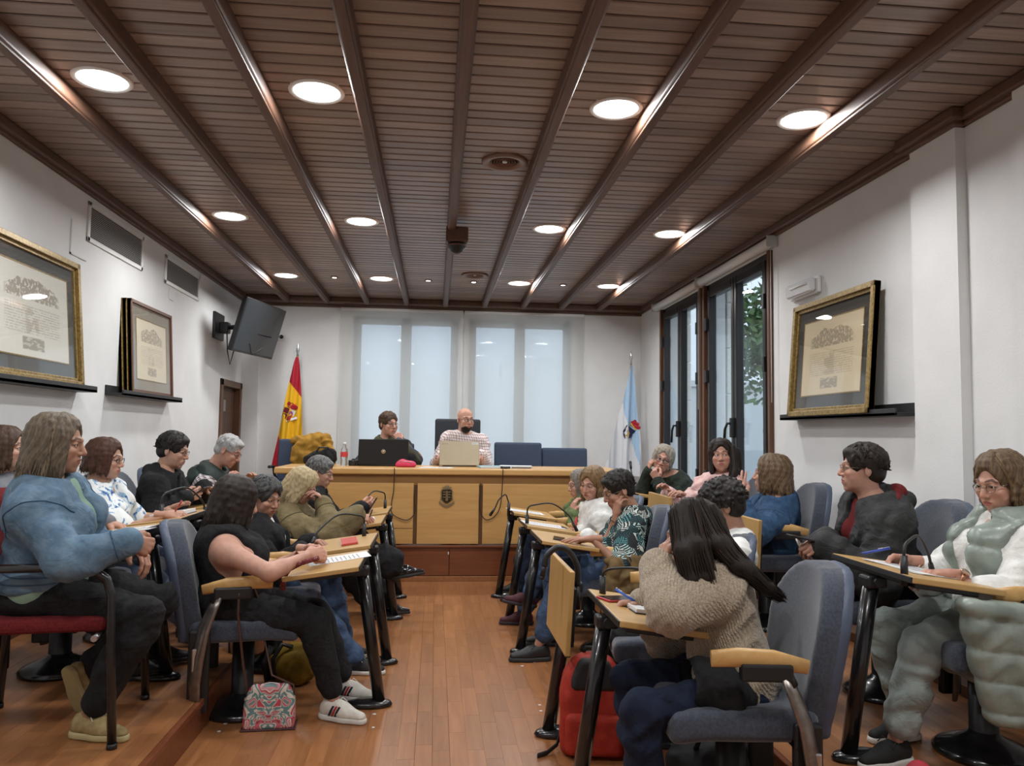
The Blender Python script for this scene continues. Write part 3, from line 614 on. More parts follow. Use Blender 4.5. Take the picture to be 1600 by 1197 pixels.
# across the street behind the back blinds
bh = empty('street_house', (0,16,-3), 0, 'pale building across the street showing faintly through the back blinds', 'house')
mb = MB(); mb.box((-9,0,0), (4.6,4,5.55)); mb.build('wall', plain('street_render', (.80,.81,.82), .9), bh)
mb = MB()
for x0, x1, z1 in ((-1.0,-.2,5.75), (.9,1.25,5.8), (1.4,1.9,5.9), (-2.4,-1.9,5.7), (2.2,4.2,6.0)): mb.box((x0,.5,5.5), (x1,1.5,z1))
mb.build('chimney', plain('street_chimney', (.66,.68,.70), .9), bh)
mb = MB(); mb.box((-30,9.9,-3.2), (40,60,-3.0)); mb.box((2.85,-20,-3.2), (40,60,-3.0)); structure(mb.build('floor_street', plain('asphalt', (.40,.40,.40), .9)))
# ---- wall things
def grille(y0, y1, z0, z1, lab):
    t = empty('air_grille', (XL, 0, 0), 0, lab, 'vent', 'air grilles on the left wall')
    mb = MB(); mb.box((0,y0,z0), (.012,y0+.035,z1), .003); mb.box((0,y1-.035,z0), (.012,y1,z1), .003); mb.box((0,y0,z0), (.012,y1,z0+.03), .003); mb.box((0,y0,z1-.03), (.012,y1,z1), .003); mb.build('frame', M_WHITE, t)
    mb = MB(); mb.box((.0005,y0+.03,z0+.025), (.002,y1-.03,z1-.025)); mb.build('backing', plain('grille_void', (.12,.12,.12), .8), t)
    mb = MB(); z = z0+.035
    while z < z1-.035:
        M = Matrix.Translation((.008,0,z)) @ Matrix.Rotation(R(35),4,'Y'); mb.box((-.006,y0+.035,-.0012), (.006,y1-.035,.0012), M=M); z += .0125
    mb.build('louvre_slats', plain('grille_grey', (.50,.50,.49), .5), t, kind='stuff')
grille(5.35, 6.33, 2.58, 2.85, 'white louvred air grille high on the left wall, the larger nearer one')
grille(6.84, 7.80, 2.59, 2.835, 'white louvred air grille high on the left wall, the farther one near the screen')
mb = MB(); mb.box((XL,5.13,2.44), (XL+.006,5.142,2.665)); mb.box((XL,5.13,2.44), (XL+.006,5.36,2.45)); tag(mb.build('wall_hatch', plain('hatch', (.6,.6,.59), .6)), 'thin edge of a painted access hatch left of the nearer grille', 'hatch')
mb = MB(); mb.box((XL,6.98,2.47), (XL+.008,7.09,2.57), .003); tag(mb.build('wall_cover', M_WALL), 'small blank square cover on the left wall under the farther grille', 'cover')
def print_mat(name, paper, seed, ink=(.22,.17,.12)):
    """aged engraved sheet: a crest of small figures above, rows of script, a vignette below (object x across, z up, unit sheet)"""
    m, nt, b = nmat(name); tc = nd(nt, 'ShaderNodeTexCoord'); sp = nd(nt, 'ShaderNodeSeparateXYZ'); nt.links.new(tc.outputs['UV'], sp.inputs[0])
    def mth(op, a, bb=None):
        n = nd(nt, 'ShaderNodeMath', operation=op)
        for i, v in enumerate((a, bb)):
            if v is None: continue
            if isinstance(v, (int, float)): n.inputs[i].default_value = v
            else: nt.links.new(v, n.inputs[i])
        return n.outputs[0]
    u, v = sp.outputs['X'], sp.outputs['Y']
    def noise(scale, sx=1, sy=1, det=4):
        mp = nd(nt, 'ShaderNodeMapping'); mp.inputs['Scale'].default_value = (sx, sy, 1); mp.inputs['Location'].default_value = (seed*3.1, seed*1.7, 0); n = nd(nt, 'ShaderNodeTexNoise', Scale=scale, Detail=det)
        nt.links.new(tc.outputs['UV'], mp.inputs['Vector']); nt.links.new(mp.outputs['Vector'], n.inputs['Vector']); return n.outputs['Fac']
    def band(x, a, bb, soft=.02): return mth('MULTIPLY', mth('SMOOTH_MIN', mth('MAXIMUM', mth('MULTIPLY', mth('SUBTRACT', x, a), 1/soft), 0.0), 1.0), mth('SMOOTH_MIN', mth('MAXIMUM', mth('MULTIPLY', mth('SUBTRACT', bb, x), 1/soft), 0.0), 1.0))
    def mixc(fac, A, B):
        x = nd(nt, 'ShaderNodeMix', data_type='RGBA'); nt.links.new(fac, x.inputs['Factor'])
        if isinstance(A, tuple): x.inputs['A'].default_value = c4(A)
        else: nt.links.new(A, x.inputs['A'])
        x.inputs['B'].default_value = c4(B); return x.outputs['Result']
    for_arc = mth('SUBTRACT', mth('ADD', .80, mth('MULTIPLY', noise(9, 1, .2, 1), .16)), mth('MULTIPLY', mth('POWER', mth('ABSOLUTE', mth('SUBTRACT', u, .5)), 2.0), 1.0))
    crest = mth('MULTIPLY', mth('LESS_THAN', v, for_arc), mth('MULTIPLY', mth('GREATER_THAN', v, .63), band(u, .12, .88, .05)))
    crest = mth('MULTIPLY', crest, mth('GREATER_THAN', noise(26, 1.6, .8, 3), .44))
    lines = mth('MULTIPLY', mth('MULTIPLY', band(v, .24, .58, .02), band(u, .12, .88, .02)), mth('MULTIPLY', mth('GREATER_THAN', mth('FRACT', mth('MULTIPLY', v, 34.0)), .5), mth('GREATER_THAN', noise(60, 1, .3, 2), .45)))
    vig = mth('MULTIPLY', band(v, .07, .22, .01), band(u, .36, .66, .01)); vigt = mth('MULTIPLY', vig, mth('GREATER_THAN', noise(14, 1, 2, 4), .45))
    mapb = mth('MULTIPLY', mth('MULTIPLY', band(v, .24, .56, .03), band(u, .42, .62, .03)), mth('GREATER_THAN', noise(6, 1, 1, 2), .47))
    col = mixc(mth('MULTIPLY', noise(3), .35), paper, tuple(c*.8 for c in paper)); col = mixc(mth('MULTIPLY', lines, .35), col, ink); col = mixc(mth('MULTIPLY', mapb, .35), col, (.30,.24,.14)); col = mixc(mth('MULTIPLY', crest, .62), col, ink); col = mixc(mth('MULTIPLY', vig, .35), col, (.38,.36,.30)); col = mixc(mth('MULTIPLY', vigt, .5), col, ink)
    nt.links.new(col, b.inputs['Base Color']); b.inputs['Roughness'].default_value = .8; return m
def picture(name, w, h, M, lab, bar, matc, paper, seed, bw=.055, bd=.045, dark=None, mw=.085):
    """framed print; local x across, y out of the wall, z up, origin at the bottom middle of the back"""
    t = empty(name, (0,0,0), 0, lab, 'picture', None); t.matrix_world = M
    fr = MB()
    for k, (ww, y1) in enumerate(((bw, bd*.6), (bw*.62, bd), (bw*.28, bd*.85))):
        x0 = w/2-(0 if k == 0 else bw*.16 if k == 1 else 0)
        fr.box((-w/2,0,0), (-w/2+ww,y1,h), .003); fr.box((w/2-ww,0,0), (w/2,y1,h), .003); fr.box((-w/2,0,0), (w/2,y1,ww), .003); fr.box((-w/2,0,h-ww), (w/2,y1,h), .003)
    fr.build('frame', bar, t)
    mb = MB(); mb.box((-w/2+bw*.9,.006,bw*.9), (w/2-bw*.9,.014,h-bw*.9)); mb.build('mat_board', matc, t)
    iw, ih = w/2-bw-mw, h-2*bw-2*mw; z0 = bw+mw
    mb = MB()
    for lo, hi in (((-iw-.008,.012,z0-.008),(-iw,.017,z0+ih+.008)), ((iw,.012,z0-.008),(iw+.008,.017,z0+ih+.008)), ((-iw,.012,z0-.008),(iw,.017,z0)), ((-iw,.012,z0+ih),(iw,.017,z0+ih+.008))): mb.box(lo, hi)
    mb.build('fillet', M_GOLD, t)
    V = np.array([(-iw,.0155,z0),(iw,.0155,z0),(iw,.0155,z0+ih),(-iw,.0155,z0+ih)]); link('print', np_mesh('print', V, [[0,1,2,3]], False, uv=[(1,0),(0,0),(0,1),(1,1)] if False else [(0,0),(1,0),(1,1),(0,1)]), print_mat('print_'+str(seed), paper, seed), t)
    mb = MB(); mb.box((-w/2+bw,.020,bw), (w/2-bw,.022,h-bw)); mb.build('glazing', M_PGLASS, t); return t
def ledge(x, y0, y1, z, sgn, lab):
    t = empty('picture_ledge', (x, 0, z), 0, lab, 'shelf', 'picture ledges'); m = plain('ledge_black', (.018,.018,.020), .5)
    mb = MB(); mb.box((min(0,sgn*.13),y0,-.018), (max(0,sgn*.13),y1,0), .002); mb.build('shelf_board', m, t)
    mb = MB(); a, b = sorted((sgn*.118, sgn*.13)); mb.box((a,y0,-.018), (b,y1,.022), .002); mb.build('front_lip', m, t)
    mb = MB(); a, b = sorted((0, sgn*.012)); mb.box((a,y0,0), (b,y1,.055), .002); mb.build('back_rail', m, t)
def lean(x, y, z, sgn, off, ang):
    """on the left wall sgn=+1: local y points to +X"""
    n = Vector((sgn,0,0)); xx = Vector((0,-1 if sgn < 0 else 1,0)); xx = Vector((0,-sgn,0)).cross(Vector((0,0,0))) if False else Vector((0,1,0))*(-sgn)
    up = Vector((-sgn*math.sin(ang),0,math.cos(ang))); y_ = up.cross(xx); return frame_M((x+sgn*off,y,z), xx, y_, up)
ledge(XL, 3.95, 5.33, 1.58, 1, 'long black picture ledge on the left wall, the one nearest the camera')
ledge(XL, 5.76, 7.05, 1.585, 1, 'black picture ledge on the left wall holding the stacked frames')
ledge(XR, 3.96, 5.37, 1.475, -1, 'black picture ledge on the right wall beside the pilaster')
GM = plain('grey_mat', (.10,.10,.095), .8); 
picture('framed_print', 1.10, .79, lean(XL, 4.60, 1.581, 1, .085, .085), 'large gilt framed document with grey mat on the nearest left ledge', M_GOLD, GM, (.86,.84,.77), 1)
for k, (o, m_, lab, dw) in enumerate(((.018, M_GOLD, 'gilt framed picture at the back of the stack on the left ledge', .0), (.050, M_GOLD, 'gilt framed picture in the middle of the stack on the left ledge', .02), (.082, M_TRIM, 'brown framed print with beige mat at the front of the stack on the left ledge', .03))):
    picture('framed_print', .93-dw, .72, lean(XL, 6.43, 1.586, 1, o, .062), lab, m_, plain('beige_mat', (.30,.27,.22), .8), (.78,.70,.54), 2+k, bw=.042, bd=.03)
picture('framed_print', 1.02, .775, lean(XR, 4.72, 1.476, -1, .10, .075), 'gilt framed antique document with dark mat on the right wall ledge', M_GOLD, plain('brown_mat', (.055,.048,.04), .8), (.78,.66,.46), 6)
# emergency light
t = empty('emergency_light', (XR, 5.19, 2.385), 0, 'white emergency light with clear tube on the right wall above the picture', 'lamp')
mb = MB(); mb.box((-.03,-.21,-.06), (0,.21,.06), .012); mb.build('housing', M_WHITE, t)
m = plain('clear_cover', (.74,.75,.77), .12, coat=.5)
mb = MB(); mb.box((-.075,-.19,-.05), (-.03,.19,.05), .02, seg=3); mb.build('diffuser', m, t)
mb = MB(); mb.tube([(-.078,-.14,.012),(-.078,.10,.012)], .008, 8); mb.build('tube', M_WHITE, t)
mb = MB(); mb.box((-.03,.0,0), (0,.09,.05), .02, seg=3); o = mb.build('sensor_bump', M_WHITE, None, Matrix.Translation((XR-.0,3.09,2.07))); tag(o, 'small white rounded fitting on the right wall at the frame edge', 'fitting')
# wall socket by the screen
mb = MB(); mb.box((-1.945,YB-.012,2.44), (-1.855,YB,2.53), .004); s_ = mb.build('wall_socket', M_WHITE); tag(s_, 'white power socket on the back wall right of the screen', 'socket')
mb = MB(); mb.lathe([(0,0),(.022,.0),(.024,.02),(0,.022)], 14, frame_M((-1.90,YB-.012,2.485),(1,0,0),(0,0,1),(0,-1,0))); mb.build('plug', M_BLACK, s_)
# screen on its swing arm
tv = empty('wall_screen', (-1.93, 8.57, 2.43), 0, 'black flat screen on a swing arm in the left back corner', 'screen'); hd = R(-13); tl = R(-16)
n = Vector((math.cos(hd)*math.cos(tl), math.sin(hd)*math.cos(tl), math.sin(tl))); xx = Vector((-math.sin(hd), math.cos(hd), 0)); up = n.cross(xx); TM = frame_M((0,0,0), xx, -n, up)
mb = MB(); mb.box((-.48,-.02,-.29), (.48,.03,.29), .008, M=TM); mb.box((-.34,.03,-.2), (.34,.07,.2), .02, M=TM); mb.build('casing', M_BLACK, tv)
mb = MB(); mb.box((-.46,-.0215,-.265), (.46,-.019,.27), M=TM); mb.build('screen', plain('screen_glass', (.012,.011,.012), .08), tv)
mb = MB(); wx = XL-(-1.93); mb.box((wx,-.25,-.13), (wx+.03,.10,.15), .006); mb.box((wx+.03,-.10,-.06), (wx+.12,.02,.06), .01); mb.tube([(wx+.08,-.04,0),(wx+.22,-.15,0),(-.05,0,0)], .025, 8); mb.box((-.1,.07,-.1), (.1,.09,.1), .01, M=TM); mb.build('swing_arm', M_BLACK, tv)
mb = MB(); mb.tube([(wx+.1,-.05,-.05),(wx+.12,-.09,-.25),(wx+.16,-.12,-.40),(wx+.19,-.10,-.25),(wx+.2,-.08,-.02)], .007, 6); mb.tube([(wx+.2,-.05,-.05),(wx+.24,-.05,-.25),(wx+.36,-.02,-.28),(.05,0,-.2)], .006, 6); mb.tube([(.10,.1,-.08),(.05,.5,-.02),(.03,1.02,.05)], .006, 6); mb.build('cable', M_BLACK, tv)
# ------------------------------------------------------------------ council desk
M_FAB = mottled('blue_grey_velour', hexc('373c47'), hexc('464c59'), 120, .9, bump=(400,.25,.001), sheen=.35)
M_FAB2 = mottled('grey_blue_cloth', hexc('394254'), hexc('424c60'), 120, .85, bump=(400,.25,.001))
M_PAD = wood('armrest_beech', (.55,.31,.10), (.64,.39,.15), 0, 3, .35, coat=.2)
M_TAB = wood('tablet_beech', (.46,.27,.088), (.54,.33,.122), 1, 3, .38, coat=.15)
M_STRUT = mottled('grey_bronze', (.20,.17,.15), (.28,.25,.23), 30, .32, bump=None, metal=.85, spec=.5)
desk = empty('council_desk', (0,0,0), 0, 'long beech council desk with a bronze coat of arms on the dais', 'desk')
mb = MB(); mb.box((-1.42,7.075,.952), (1.75,7.86,1.010), .012); mb.build('desktop', M_OAK, desk)
mb = MB(); mb.box((-1.33,7.13,.86), (1.66,7.17,.952)); mb.build('apron', wood('beech_apron_shaded', (.36,.18,.05), (.42,.22,.07), 0, 3, .45), desk)  # recessed band; the shade below the desktop is put into its darker beech
for a, b in ((-1.33,-.185), (-.150,.408), (.443,1.66)):
    mb = MB(); mb.box((a,7.118,.330), (b,7.16,.875), .003); mb.build('front_panel', M_OAK, desk)
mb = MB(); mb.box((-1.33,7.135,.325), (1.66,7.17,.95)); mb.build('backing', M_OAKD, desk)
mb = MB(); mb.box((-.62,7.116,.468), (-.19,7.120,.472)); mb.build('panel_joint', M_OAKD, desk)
for a in (-1.33, 1.62): mb = MB(); mb.box((a,7.14,.32), (a+.04,7.80,.952), .003); mb.build('side_panel', M_OAK, desk)
# coat of arms in relief
M_BRZ = mottled('dark_bronze', (.035,.025,.015), (.10,.075,.04), 80, .4, bump=None, metal=.8, spec=.5); M_BRZL = plain('bronze_light', (.34,.27,.15), .35, metal=.8)
def rel(name, polys, mat, d0, d1, parent, o):
    mb = MB()
    for p in polys: mb.prism(p, d0, d1, frame_M(o, (1,0,0), (0,0,1), (0,-1,0)))
    return mb.build(name, mat, parent)
co = (.115,7.118,.765); sh = [(-.045,.055),(.045,.055),(.045,-.03),(.03,-.055),(0,-.07),(-.03,-.055),(-.045,-.03)]
arms_ = rel('coat_of_arms', [sh], M_BRZ, 0, .012, desk, co)
rel('crown', [[(-.032,.058),(.032,.058),(.04,.085),(.022,.078),(.016,.098),(.006,.082),(0,.105),(-.006,.082),(-.016,.098),(-.022,.078),(-.04,.085)]], M_BRZL, 0, .010, arms_, co)
rel('charge', [[(-.034,z),(.034,z),(.034,z+.007),(-.034,z+.007)] for z in (.030,.008,-.016)] + [[(-.012,-.045),(.012,-.045),(.006,.045),(-.006,.045)]], M_BRZL, .012, .016, arms_, co)
rel('ribbon', [[(-.066,-.045),(-.05,-.062),(0,-.088),(.05,-.062),(.066,-.045),(.070,-.066),(.045,-.086),(0,-.108),(-.045,-.086),(-.070,-.066)]], M_BRZL, 0, .008, arms_, co)
rel('mantling', [[(-.045,.05),(-.058,.04),(-.05,.0),(-.06,-.03),(-.046,-.045)], [(.045,.05),(.058,.04),(.05,.0),(.06,-.03),(.046,-.045)]], M_BRZL, 0, .007, arms_, co)
# loops of cable hanging down the front
def cable(pts, lab, r=.004):
    P = [Vector(p) for p in pts]; out = []
    for i in range(len(P)-1):
        a, b, c, d = P[max(0,i-1)], P[i], P[i+1], P[min(len(P)-1,i+2)]
        for k in range(6):
            t = k/6; out.append(.5*((2*b)+(c-a)*t+(2*a-5*b+4*c-d)*t*t+(3*b-a-3*c+d)*t**3))
    out.append(P[-1]); mb = MB(); mb.tube(out, r, 6); o = mb.build('cable', plain('cable_brown', (.03,.015,.012), .5)); return tag(o, lab, 'cable', 'cables hanging on the desk front')
cable([(-.36,7.064,1.014),(-.360,7.068,.95),(-.365,7.108,.80),(-.38,7.108,.70),(-.37,7.108,.60),(-.25,7.108,.545),(-.18,7.108,.59),(-.17,7.108,.66),(-.176,7.108,.74),(-.165,7.115,.85)], 'dark cable looping down the desk front left of the coat of arms')
cable([(.62,7.064,1.014),(.620,7.068,.95),(.617,7.108,.80),(.60,7.108,.66),(.55,7.108,.58),(.48,7.108,.55),(.43,7.108,.60),(.415,7.108,.68),(.425,7.108,.78),(.424,7.115,.88)], 'dark cable looping down the desk front right of the coat of arms')
# ------------------------------------------------------------------ seats
def chair_meshes():
    D = {}
    F = Field((-.30,-.30,.34), (.30,.32,.52), .012)
    def seat(X, Y, Z):
        qx = np.abs(X)-.205+.03*np.clip(-Y, 0, 1); qy = np.abs(Y-.015)-.205; zc = .412-.10*np.clip(Y-.12, 0, 1)**1.0*1.0+.02*np.abs(X)*2; qz = np.abs(Z-zc)-.018
        return np.sqrt(np.maximum(qx,0)**2+np.maximum(qy,0)**2+np.maximum(qz,0)**2)-.032
    F.fn(seat); D['seat'] = np_mesh('seat', *F.nets())
    def back(t, off):
        def f(X, Y, Z):
            h = (Z-.40)/.52; hh = np.clip(h, 0, 1); w = .155+.062*np.sin(np.clip(hh*1.15+.10, 0, 1)*PI*.62); yc = -.215-.10*hh-.02*hh**2+.55*X**2*(.4+hh)
            rr = np.maximum(Z-.69, 0); w = w*np.sqrt(np.clip(1-(rr/.215)**2, .0, 1)); w = np.maximum(w, .001)
            qx = np.abs(X)-w; qz = np.maximum(np.abs(Z-.635)-.245, 0); qy = np.abs(Y-yc+off)-t
            return np.sqrt(np.maximum(qx,0)**2+np.maximum(qy,0)**2+qz**2)-.024
        return f
    F = Field((-.32,-.50,.34), (.32,-.05,1.06), .012); F.fn(back(.018, 0)); D['backrest'] = np_mesh('backrest', *F.nets())
    F = Field((-.32,-.52,.34), (.32,-.05,1.06), .012); F.fn(back(.002, .040)); D['back_shell'] = np_mesh('back_shell', *F.nets())
    mb = MB(); mb.tube([(.0,.13,.640),(.0,.05,.645),(.0,-.06,.640),(.0,-.17,.618)], [.026,.030,.030,.022], 12, flat=.42); D['arm_pad'] = mb.mesh('arm_pad')
    mb = MB(); mb.box((-.022,-.12,.575), (.022,.04,.628), .008); mb.tube([(0,-.10,.60),(0,-.12,.56)], .02, 8); D['arm_bracket'] = mb.mesh('arm_bracket')
    mb = MB(); mb.tube([(0,-.10,.588),(.004,-.125,.53),(.010,-.155,.45),(.012,-.175,.33),(.010,-.185,.22),(.004,-.18,.11),(0,-.175,.06)], [.024,.030,.034,.036,.034,.028,.020], 10, flat=.45); D['strut'] = mb.mesh('strut')
    mb = MB(); mb.box((.012,-.20,.27), (.022,-.155,.37), .006); D['badge'] = mb.mesh('badge')
    mb = MB(); mb.lathe([(0,.40),(.05,.40),(.05,.05),(.055,.04),(0,.04)], 20); mb.box((-.16,-.14,.365), (.16,.14,.40), .01); mb.box((-.255,-.20,.36), (.255,-.13,.395), .008); mb.box((.215,-.22,.08), (.252,-.13,.44), .01); mb.box((-.252,-.22,.08), (-.215,-.13,.44), .01); D['pedestal'] = mb.mesh('pedestal')
    mb = MB(); mb.lathe([(.175,0),(.178,.014),(.16,.03),(.10,.055),(.058,.075),(.05,.09),(0,.09)], 28); D['base'] = mb.mesh('base')
    for k, m in (('seat',M_FAB),('backrest',M_FAB),('back_shell',plain('shell_grey',hexc('4a5468'),.5)),('arm_pad',M_PAD),('arm_bracket',M_BLACK),('strut',M_STRUT),('badge',M_STEEL),('pedestal',M_BLACK),('base',M_BLACKM)): D[k].materials.append(m)
    return D
CH = chair_meshes()
def conference_chair(x, y, z, head, lab, arms=(1,-1)):
    t = empty('conference_chair', (x, y, z), R(head-90), lab, 'chair', 'blue conference chairs')
    for k in ('seat','backrest','back_shell','pedestal','base'): link(k, CH[k], None, t)
    for s in arms:
        a = link('arm_pad', CH['arm_pad'], None, t, Matrix.Translation((s*.262,0,0))); link('arm_bracket', CH['arm_bracket'], None, a)
        u = link('strut', CH['strut'], None, t, Matrix.Translation((s*.268,0,0)) @ Matrix.Diagonal((s,1,1,1))); link('badge', CH['badge'], None, u)
    return t
# tablet desks: post, foot, tilting tablet, gooseneck microphone. local y points to the sitter
def table_meshes():
    D = {}
    mb = MB(); mb.tube([(0,-.005,.02),(0,.045,.34),(0,.095,.655)], [.030,.029,.030], 14); D['post'] = mb.mesh('post')
    mb = MB(); mb.lathe([(.062,0),(.066,.010),(.060,.024),(.045,.030),(.034,.036),(0,.036)], 24, M=Matrix.Translation((0,.045,0)), sx=.85, sy=1.75); D['foot'] = mb.mesh('foot')
    mb = MB(); mb.box((-.035,.06,.625), (.035,.14,.672), .01); mb.tube([(-.045,.1,.65),(.045,.1,.65)], .018, 10); D['hinge'] = mb.mesh('hinge')
    mb = MB(); mb.box((-.27,0,-.011), (.27,.345,.011), .004); D['tablet'] = mb.mesh('tablet')
    mb = MB(); mb.box((-.24,.03,-.030), (.24,.27,-.011), .004); mb.box((-.268,-.004,-.012), (.268,.004,.009), .002); D['underframe'] = mb.mesh('underframe')
    for k, m in (('post',M_BLACKM),('foot',M_BLACKM),('hinge',M_BLACK),('tablet',M_TAB),('underframe',M_BLACK)): D[k].materials.append(m)
    return D
TB = table_meshes()
TILT = R(-8)
def tablet_desk(x, y, z, side, lab, fold=False, mic=None, length=.54):
    """side +1: aisle edge faces +X (left rows); -1: faces -X (right rows)"""
    t = empty('tablet_desk', (x, y, z), R(90) if side > 0 else R(-90), lab, 'desk', 'folding tablet desks')
    for k in ('post','foot','hinge'): link(k, TB[k], None, t)
    M = Matrix.Translation((0,.085,.702)) @ Matrix.Rotation(TILT,4,'X') if not fold else Matrix.Translation((0,.030,.415)) @ Matrix.Rotation(R(87),4,'X')
    b = link('tablet', TB['tablet'], None, t, M); b.scale = (length/.54,1,1); link('underframe', TB['underframe'], None, b)
    if mic:
        # base point on the tablet (u along the row, v towards the sitter), then curve points in desk space
        g = link('gooseneck', mic_mesh(mic), None, t); h = mic['pts'][-1]; q = mic['pts'][-2]; mb = MB(); d = (Vector(h)-Vector(q)).normalized(); mb.tube([Vector(h)-d*.01, Vector(h)+d*.045], [.009,.012], 10); mb.ball(Vector(h)+d*.05, .0125); mb.build('microphone', M_BLACK, g)
        mb = MB(); p = Vector(mic['pts'][0]); mb.tube([p+Vector((0,0,-.03)), p+Vector((0,.0,.075))], [.014,.012], 10); mb.build('socket', M_BLACK, g)
    return t
def mic_mesh(mic):
    P = [Vector(p) for p in mic['pts']]; P[0] = P[0]+Vector((0,0,.07)); out = []
    for i in range(len(P)-1):
        a, b, c, d = P[max(0,i-1)], P[i], P[i+1], P[min(len(P)-1,i+2)]
        for k in range(6): tt = k/6; out.append(.5*((2*b)+(c-a)*tt+(2*a-5*b+4*c-d)*tt*tt+(3*b-a-3*c+d)*tt**3))
    out.append(P[-1]); mb = MB(); mb.tube(out, mic.get('r', .0055), 7); me = mb.mesh('gooseneck'); me.materials.append(M_BLACK); return me
def bent(u0, v0, u1, v1, h=.12): return dict(pts=[(u0,v0,.70),(u0+.02*(u1-u0),v0+.02*(v1-v0),.70+h),(u0+.15*(u1-u0),v0+.15*(v1-v0),.72+h),(u0+.55*(u1-u0),v0+.55*(v1-v0),.73+h),(u0+.9*(u1-u0),v0+.9*(v1-v0),.70+h*.6),(u1,v1,.715+.0)])
# left front row (aisle), left back row (platform), right front row, right back row
tablet_desk(-.25, 3.90, 0, 1, 'nearest left aisle tablet desk with a white sheet of paper on it')
tablet_desk(-.255, 4.60, 0, 1, 'second left aisle tablet desk with a red folder and a bent microphone', mic=bent(.18,.16,-.05,.42,.11))
tablet_desk(-.27, 5.68, 0, 1, 'third left aisle tablet desk with an open notebook before the blonde woman')
tablet_desk(-.27, 6.40, 0, 1, 'farthest left aisle tablet desk, beside the council desk', mic=bent(.1,.13,-.1,.30,.12))
tablet_desk(-1.25, 3.90, .145, 1, 'tablet desk on the left platform with a loose sheet of paper')
tablet_desk(-1.25, 4.58, .145, 1, 'tablet desk on the left platform with a spiral notebook and microphone', mic=bent(-.18,.22,.20,.10,.12))
tablet_desk(-1.25, 5.40, .145, 1, 'tablet desk on the left platform before the man in the black hoodie')
tablet_desk(-1.25, 6.10, .145, 1, 'tablet desk on the left platform before the man in the padded vest')
tablet_desk(.535, 2.83, 0, -1, 'nearest right aisle tablet desk with notebook and red phone', mic=bent(-.20,.13,.05,.36,.09))
tablet_desk(.53, 3.48, 0, -1, 'right aisle tablet desk with its beech top folded down, hook-shaped microphone', fold=True, mic=dict(r=.0135, pts=[(.10,.10,.60),(.10,.10,.75),(.10,.06,.82),(.10,.01,.835),(.10,-.035,.80),(.10,-.045,.755)]))
tablet_desk(.545, 4.78, 0, -1, 'right aisle tablet desk in front of the man in the leaf-print shirt')
tablet_desk(.545, 5.52, 0, -1, 'right aisle tablet desk in front of the curly-haired woman in white', mic=bent(.14,.10,.16,.42,.12))
tablet_desk(.545, 6.40, 0, -1, 'farthest right aisle tablet desk, papers on it and an upright microphone', mic=dict(pts=[(.1,.06,.70),(.1,.05,.80),(.1,.03,.84),(.1,-.02,.80),(.1,-.05,.735),(.1,-.06,.72)]))
tablet_desk(1.545, 2.80, .145, -1, 'tablet desk on the right platform with papers under the puffer vest woman', mic=bent(.20,.10,.05,.30,.10))
tablet_desk(1.62, 4.13, .145, -1, 'folded down tablet desk on the right platform, left of the woman in the dark coat', fold=True)
tablet_desk(1.60, 5.58, .145, -1, 'folded down tablet desk on the right platform before the woman in pink', fold=True)
tablet_desk(1.58, 6.50, .145, -1, 'tablet desk on the right platform under the elbows of the woman in dark green', mic=dict(pts=[(.2,.06,.70),(.2,.06,.78),(.19,.055,.83),(.17,.05,.87),(.15,.05,.90),(.14,.05,.92)]))
conference_chair(-.89, 3.88, 0, 10, 'blue conference chair of the woman in the sleeveless black top, bag strap over its arm')
conference_chair(-.89, 4.60, 0, 8, 'blue conference chair behind the first left aisle chair, grey-haired woman in it')
conference_chair(-.91, 5.68, 0, 6, 'blue conference chair under the woman in the khaki jacket')
conference_chair(-.91, 6.38, 0, 4, 'blue conference chair under the man holding a phone, nearest the council desk on the left')
conference_chair(-1.80, 4.05, .145, 4, 'blue conference chair behind the woman in the denim jacket')
conference_chair(-1.78, 4.70, .145, 4, 'blue conference chair under the woman in the flower print blouse')
conference_chair(-1.80, 5.42, .145, 4, 'blue conference chair under the man in the black hoodie by the left wall')
conference_chair(-1.80, 6.08, .145, 0, 'blue conference chair under the man in the padded vest')
conference_chair(1.02, 2.62, 0, 174, 'blue conference chair of the woman in the knitted sweater, nearest on the right')
conference_chair(1.05, 3.46, 0, 172, 'blue conference chair of the dark curly-haired man')
conference_chair(1.09, 4.80, 0, 172, 'blue conference chair with a brown jacket over its arm')
conference_chair(1.11, 5.54, 0, 175, 'blue conference chair under the woman in the white sweater')
conference_chair(1.11, 6.42, 0, 178, 'blue conference chair under the woman in the olive green shirt')
conference_chair(2.09, 2.82, .145, 178, 'blue conference chair under the woman in the pale puffer vest')
conference_chair(2.10, 3.50, .145, 176, 'blue conference chair by the right wall behind the woman in the dark coat')
conference_chair(2.10, 4.78, .145, 174, 'blue conference chair by the right wall behind the woman in the blue denim jacket')
conference_chair(2.10, 5.58, .145, 176, 'blue conference chair under the woman in the pink sweater')
conference_chair(2.10, 6.50, .145, 178, 'blue conference chair under the woman in the dark green sweater')
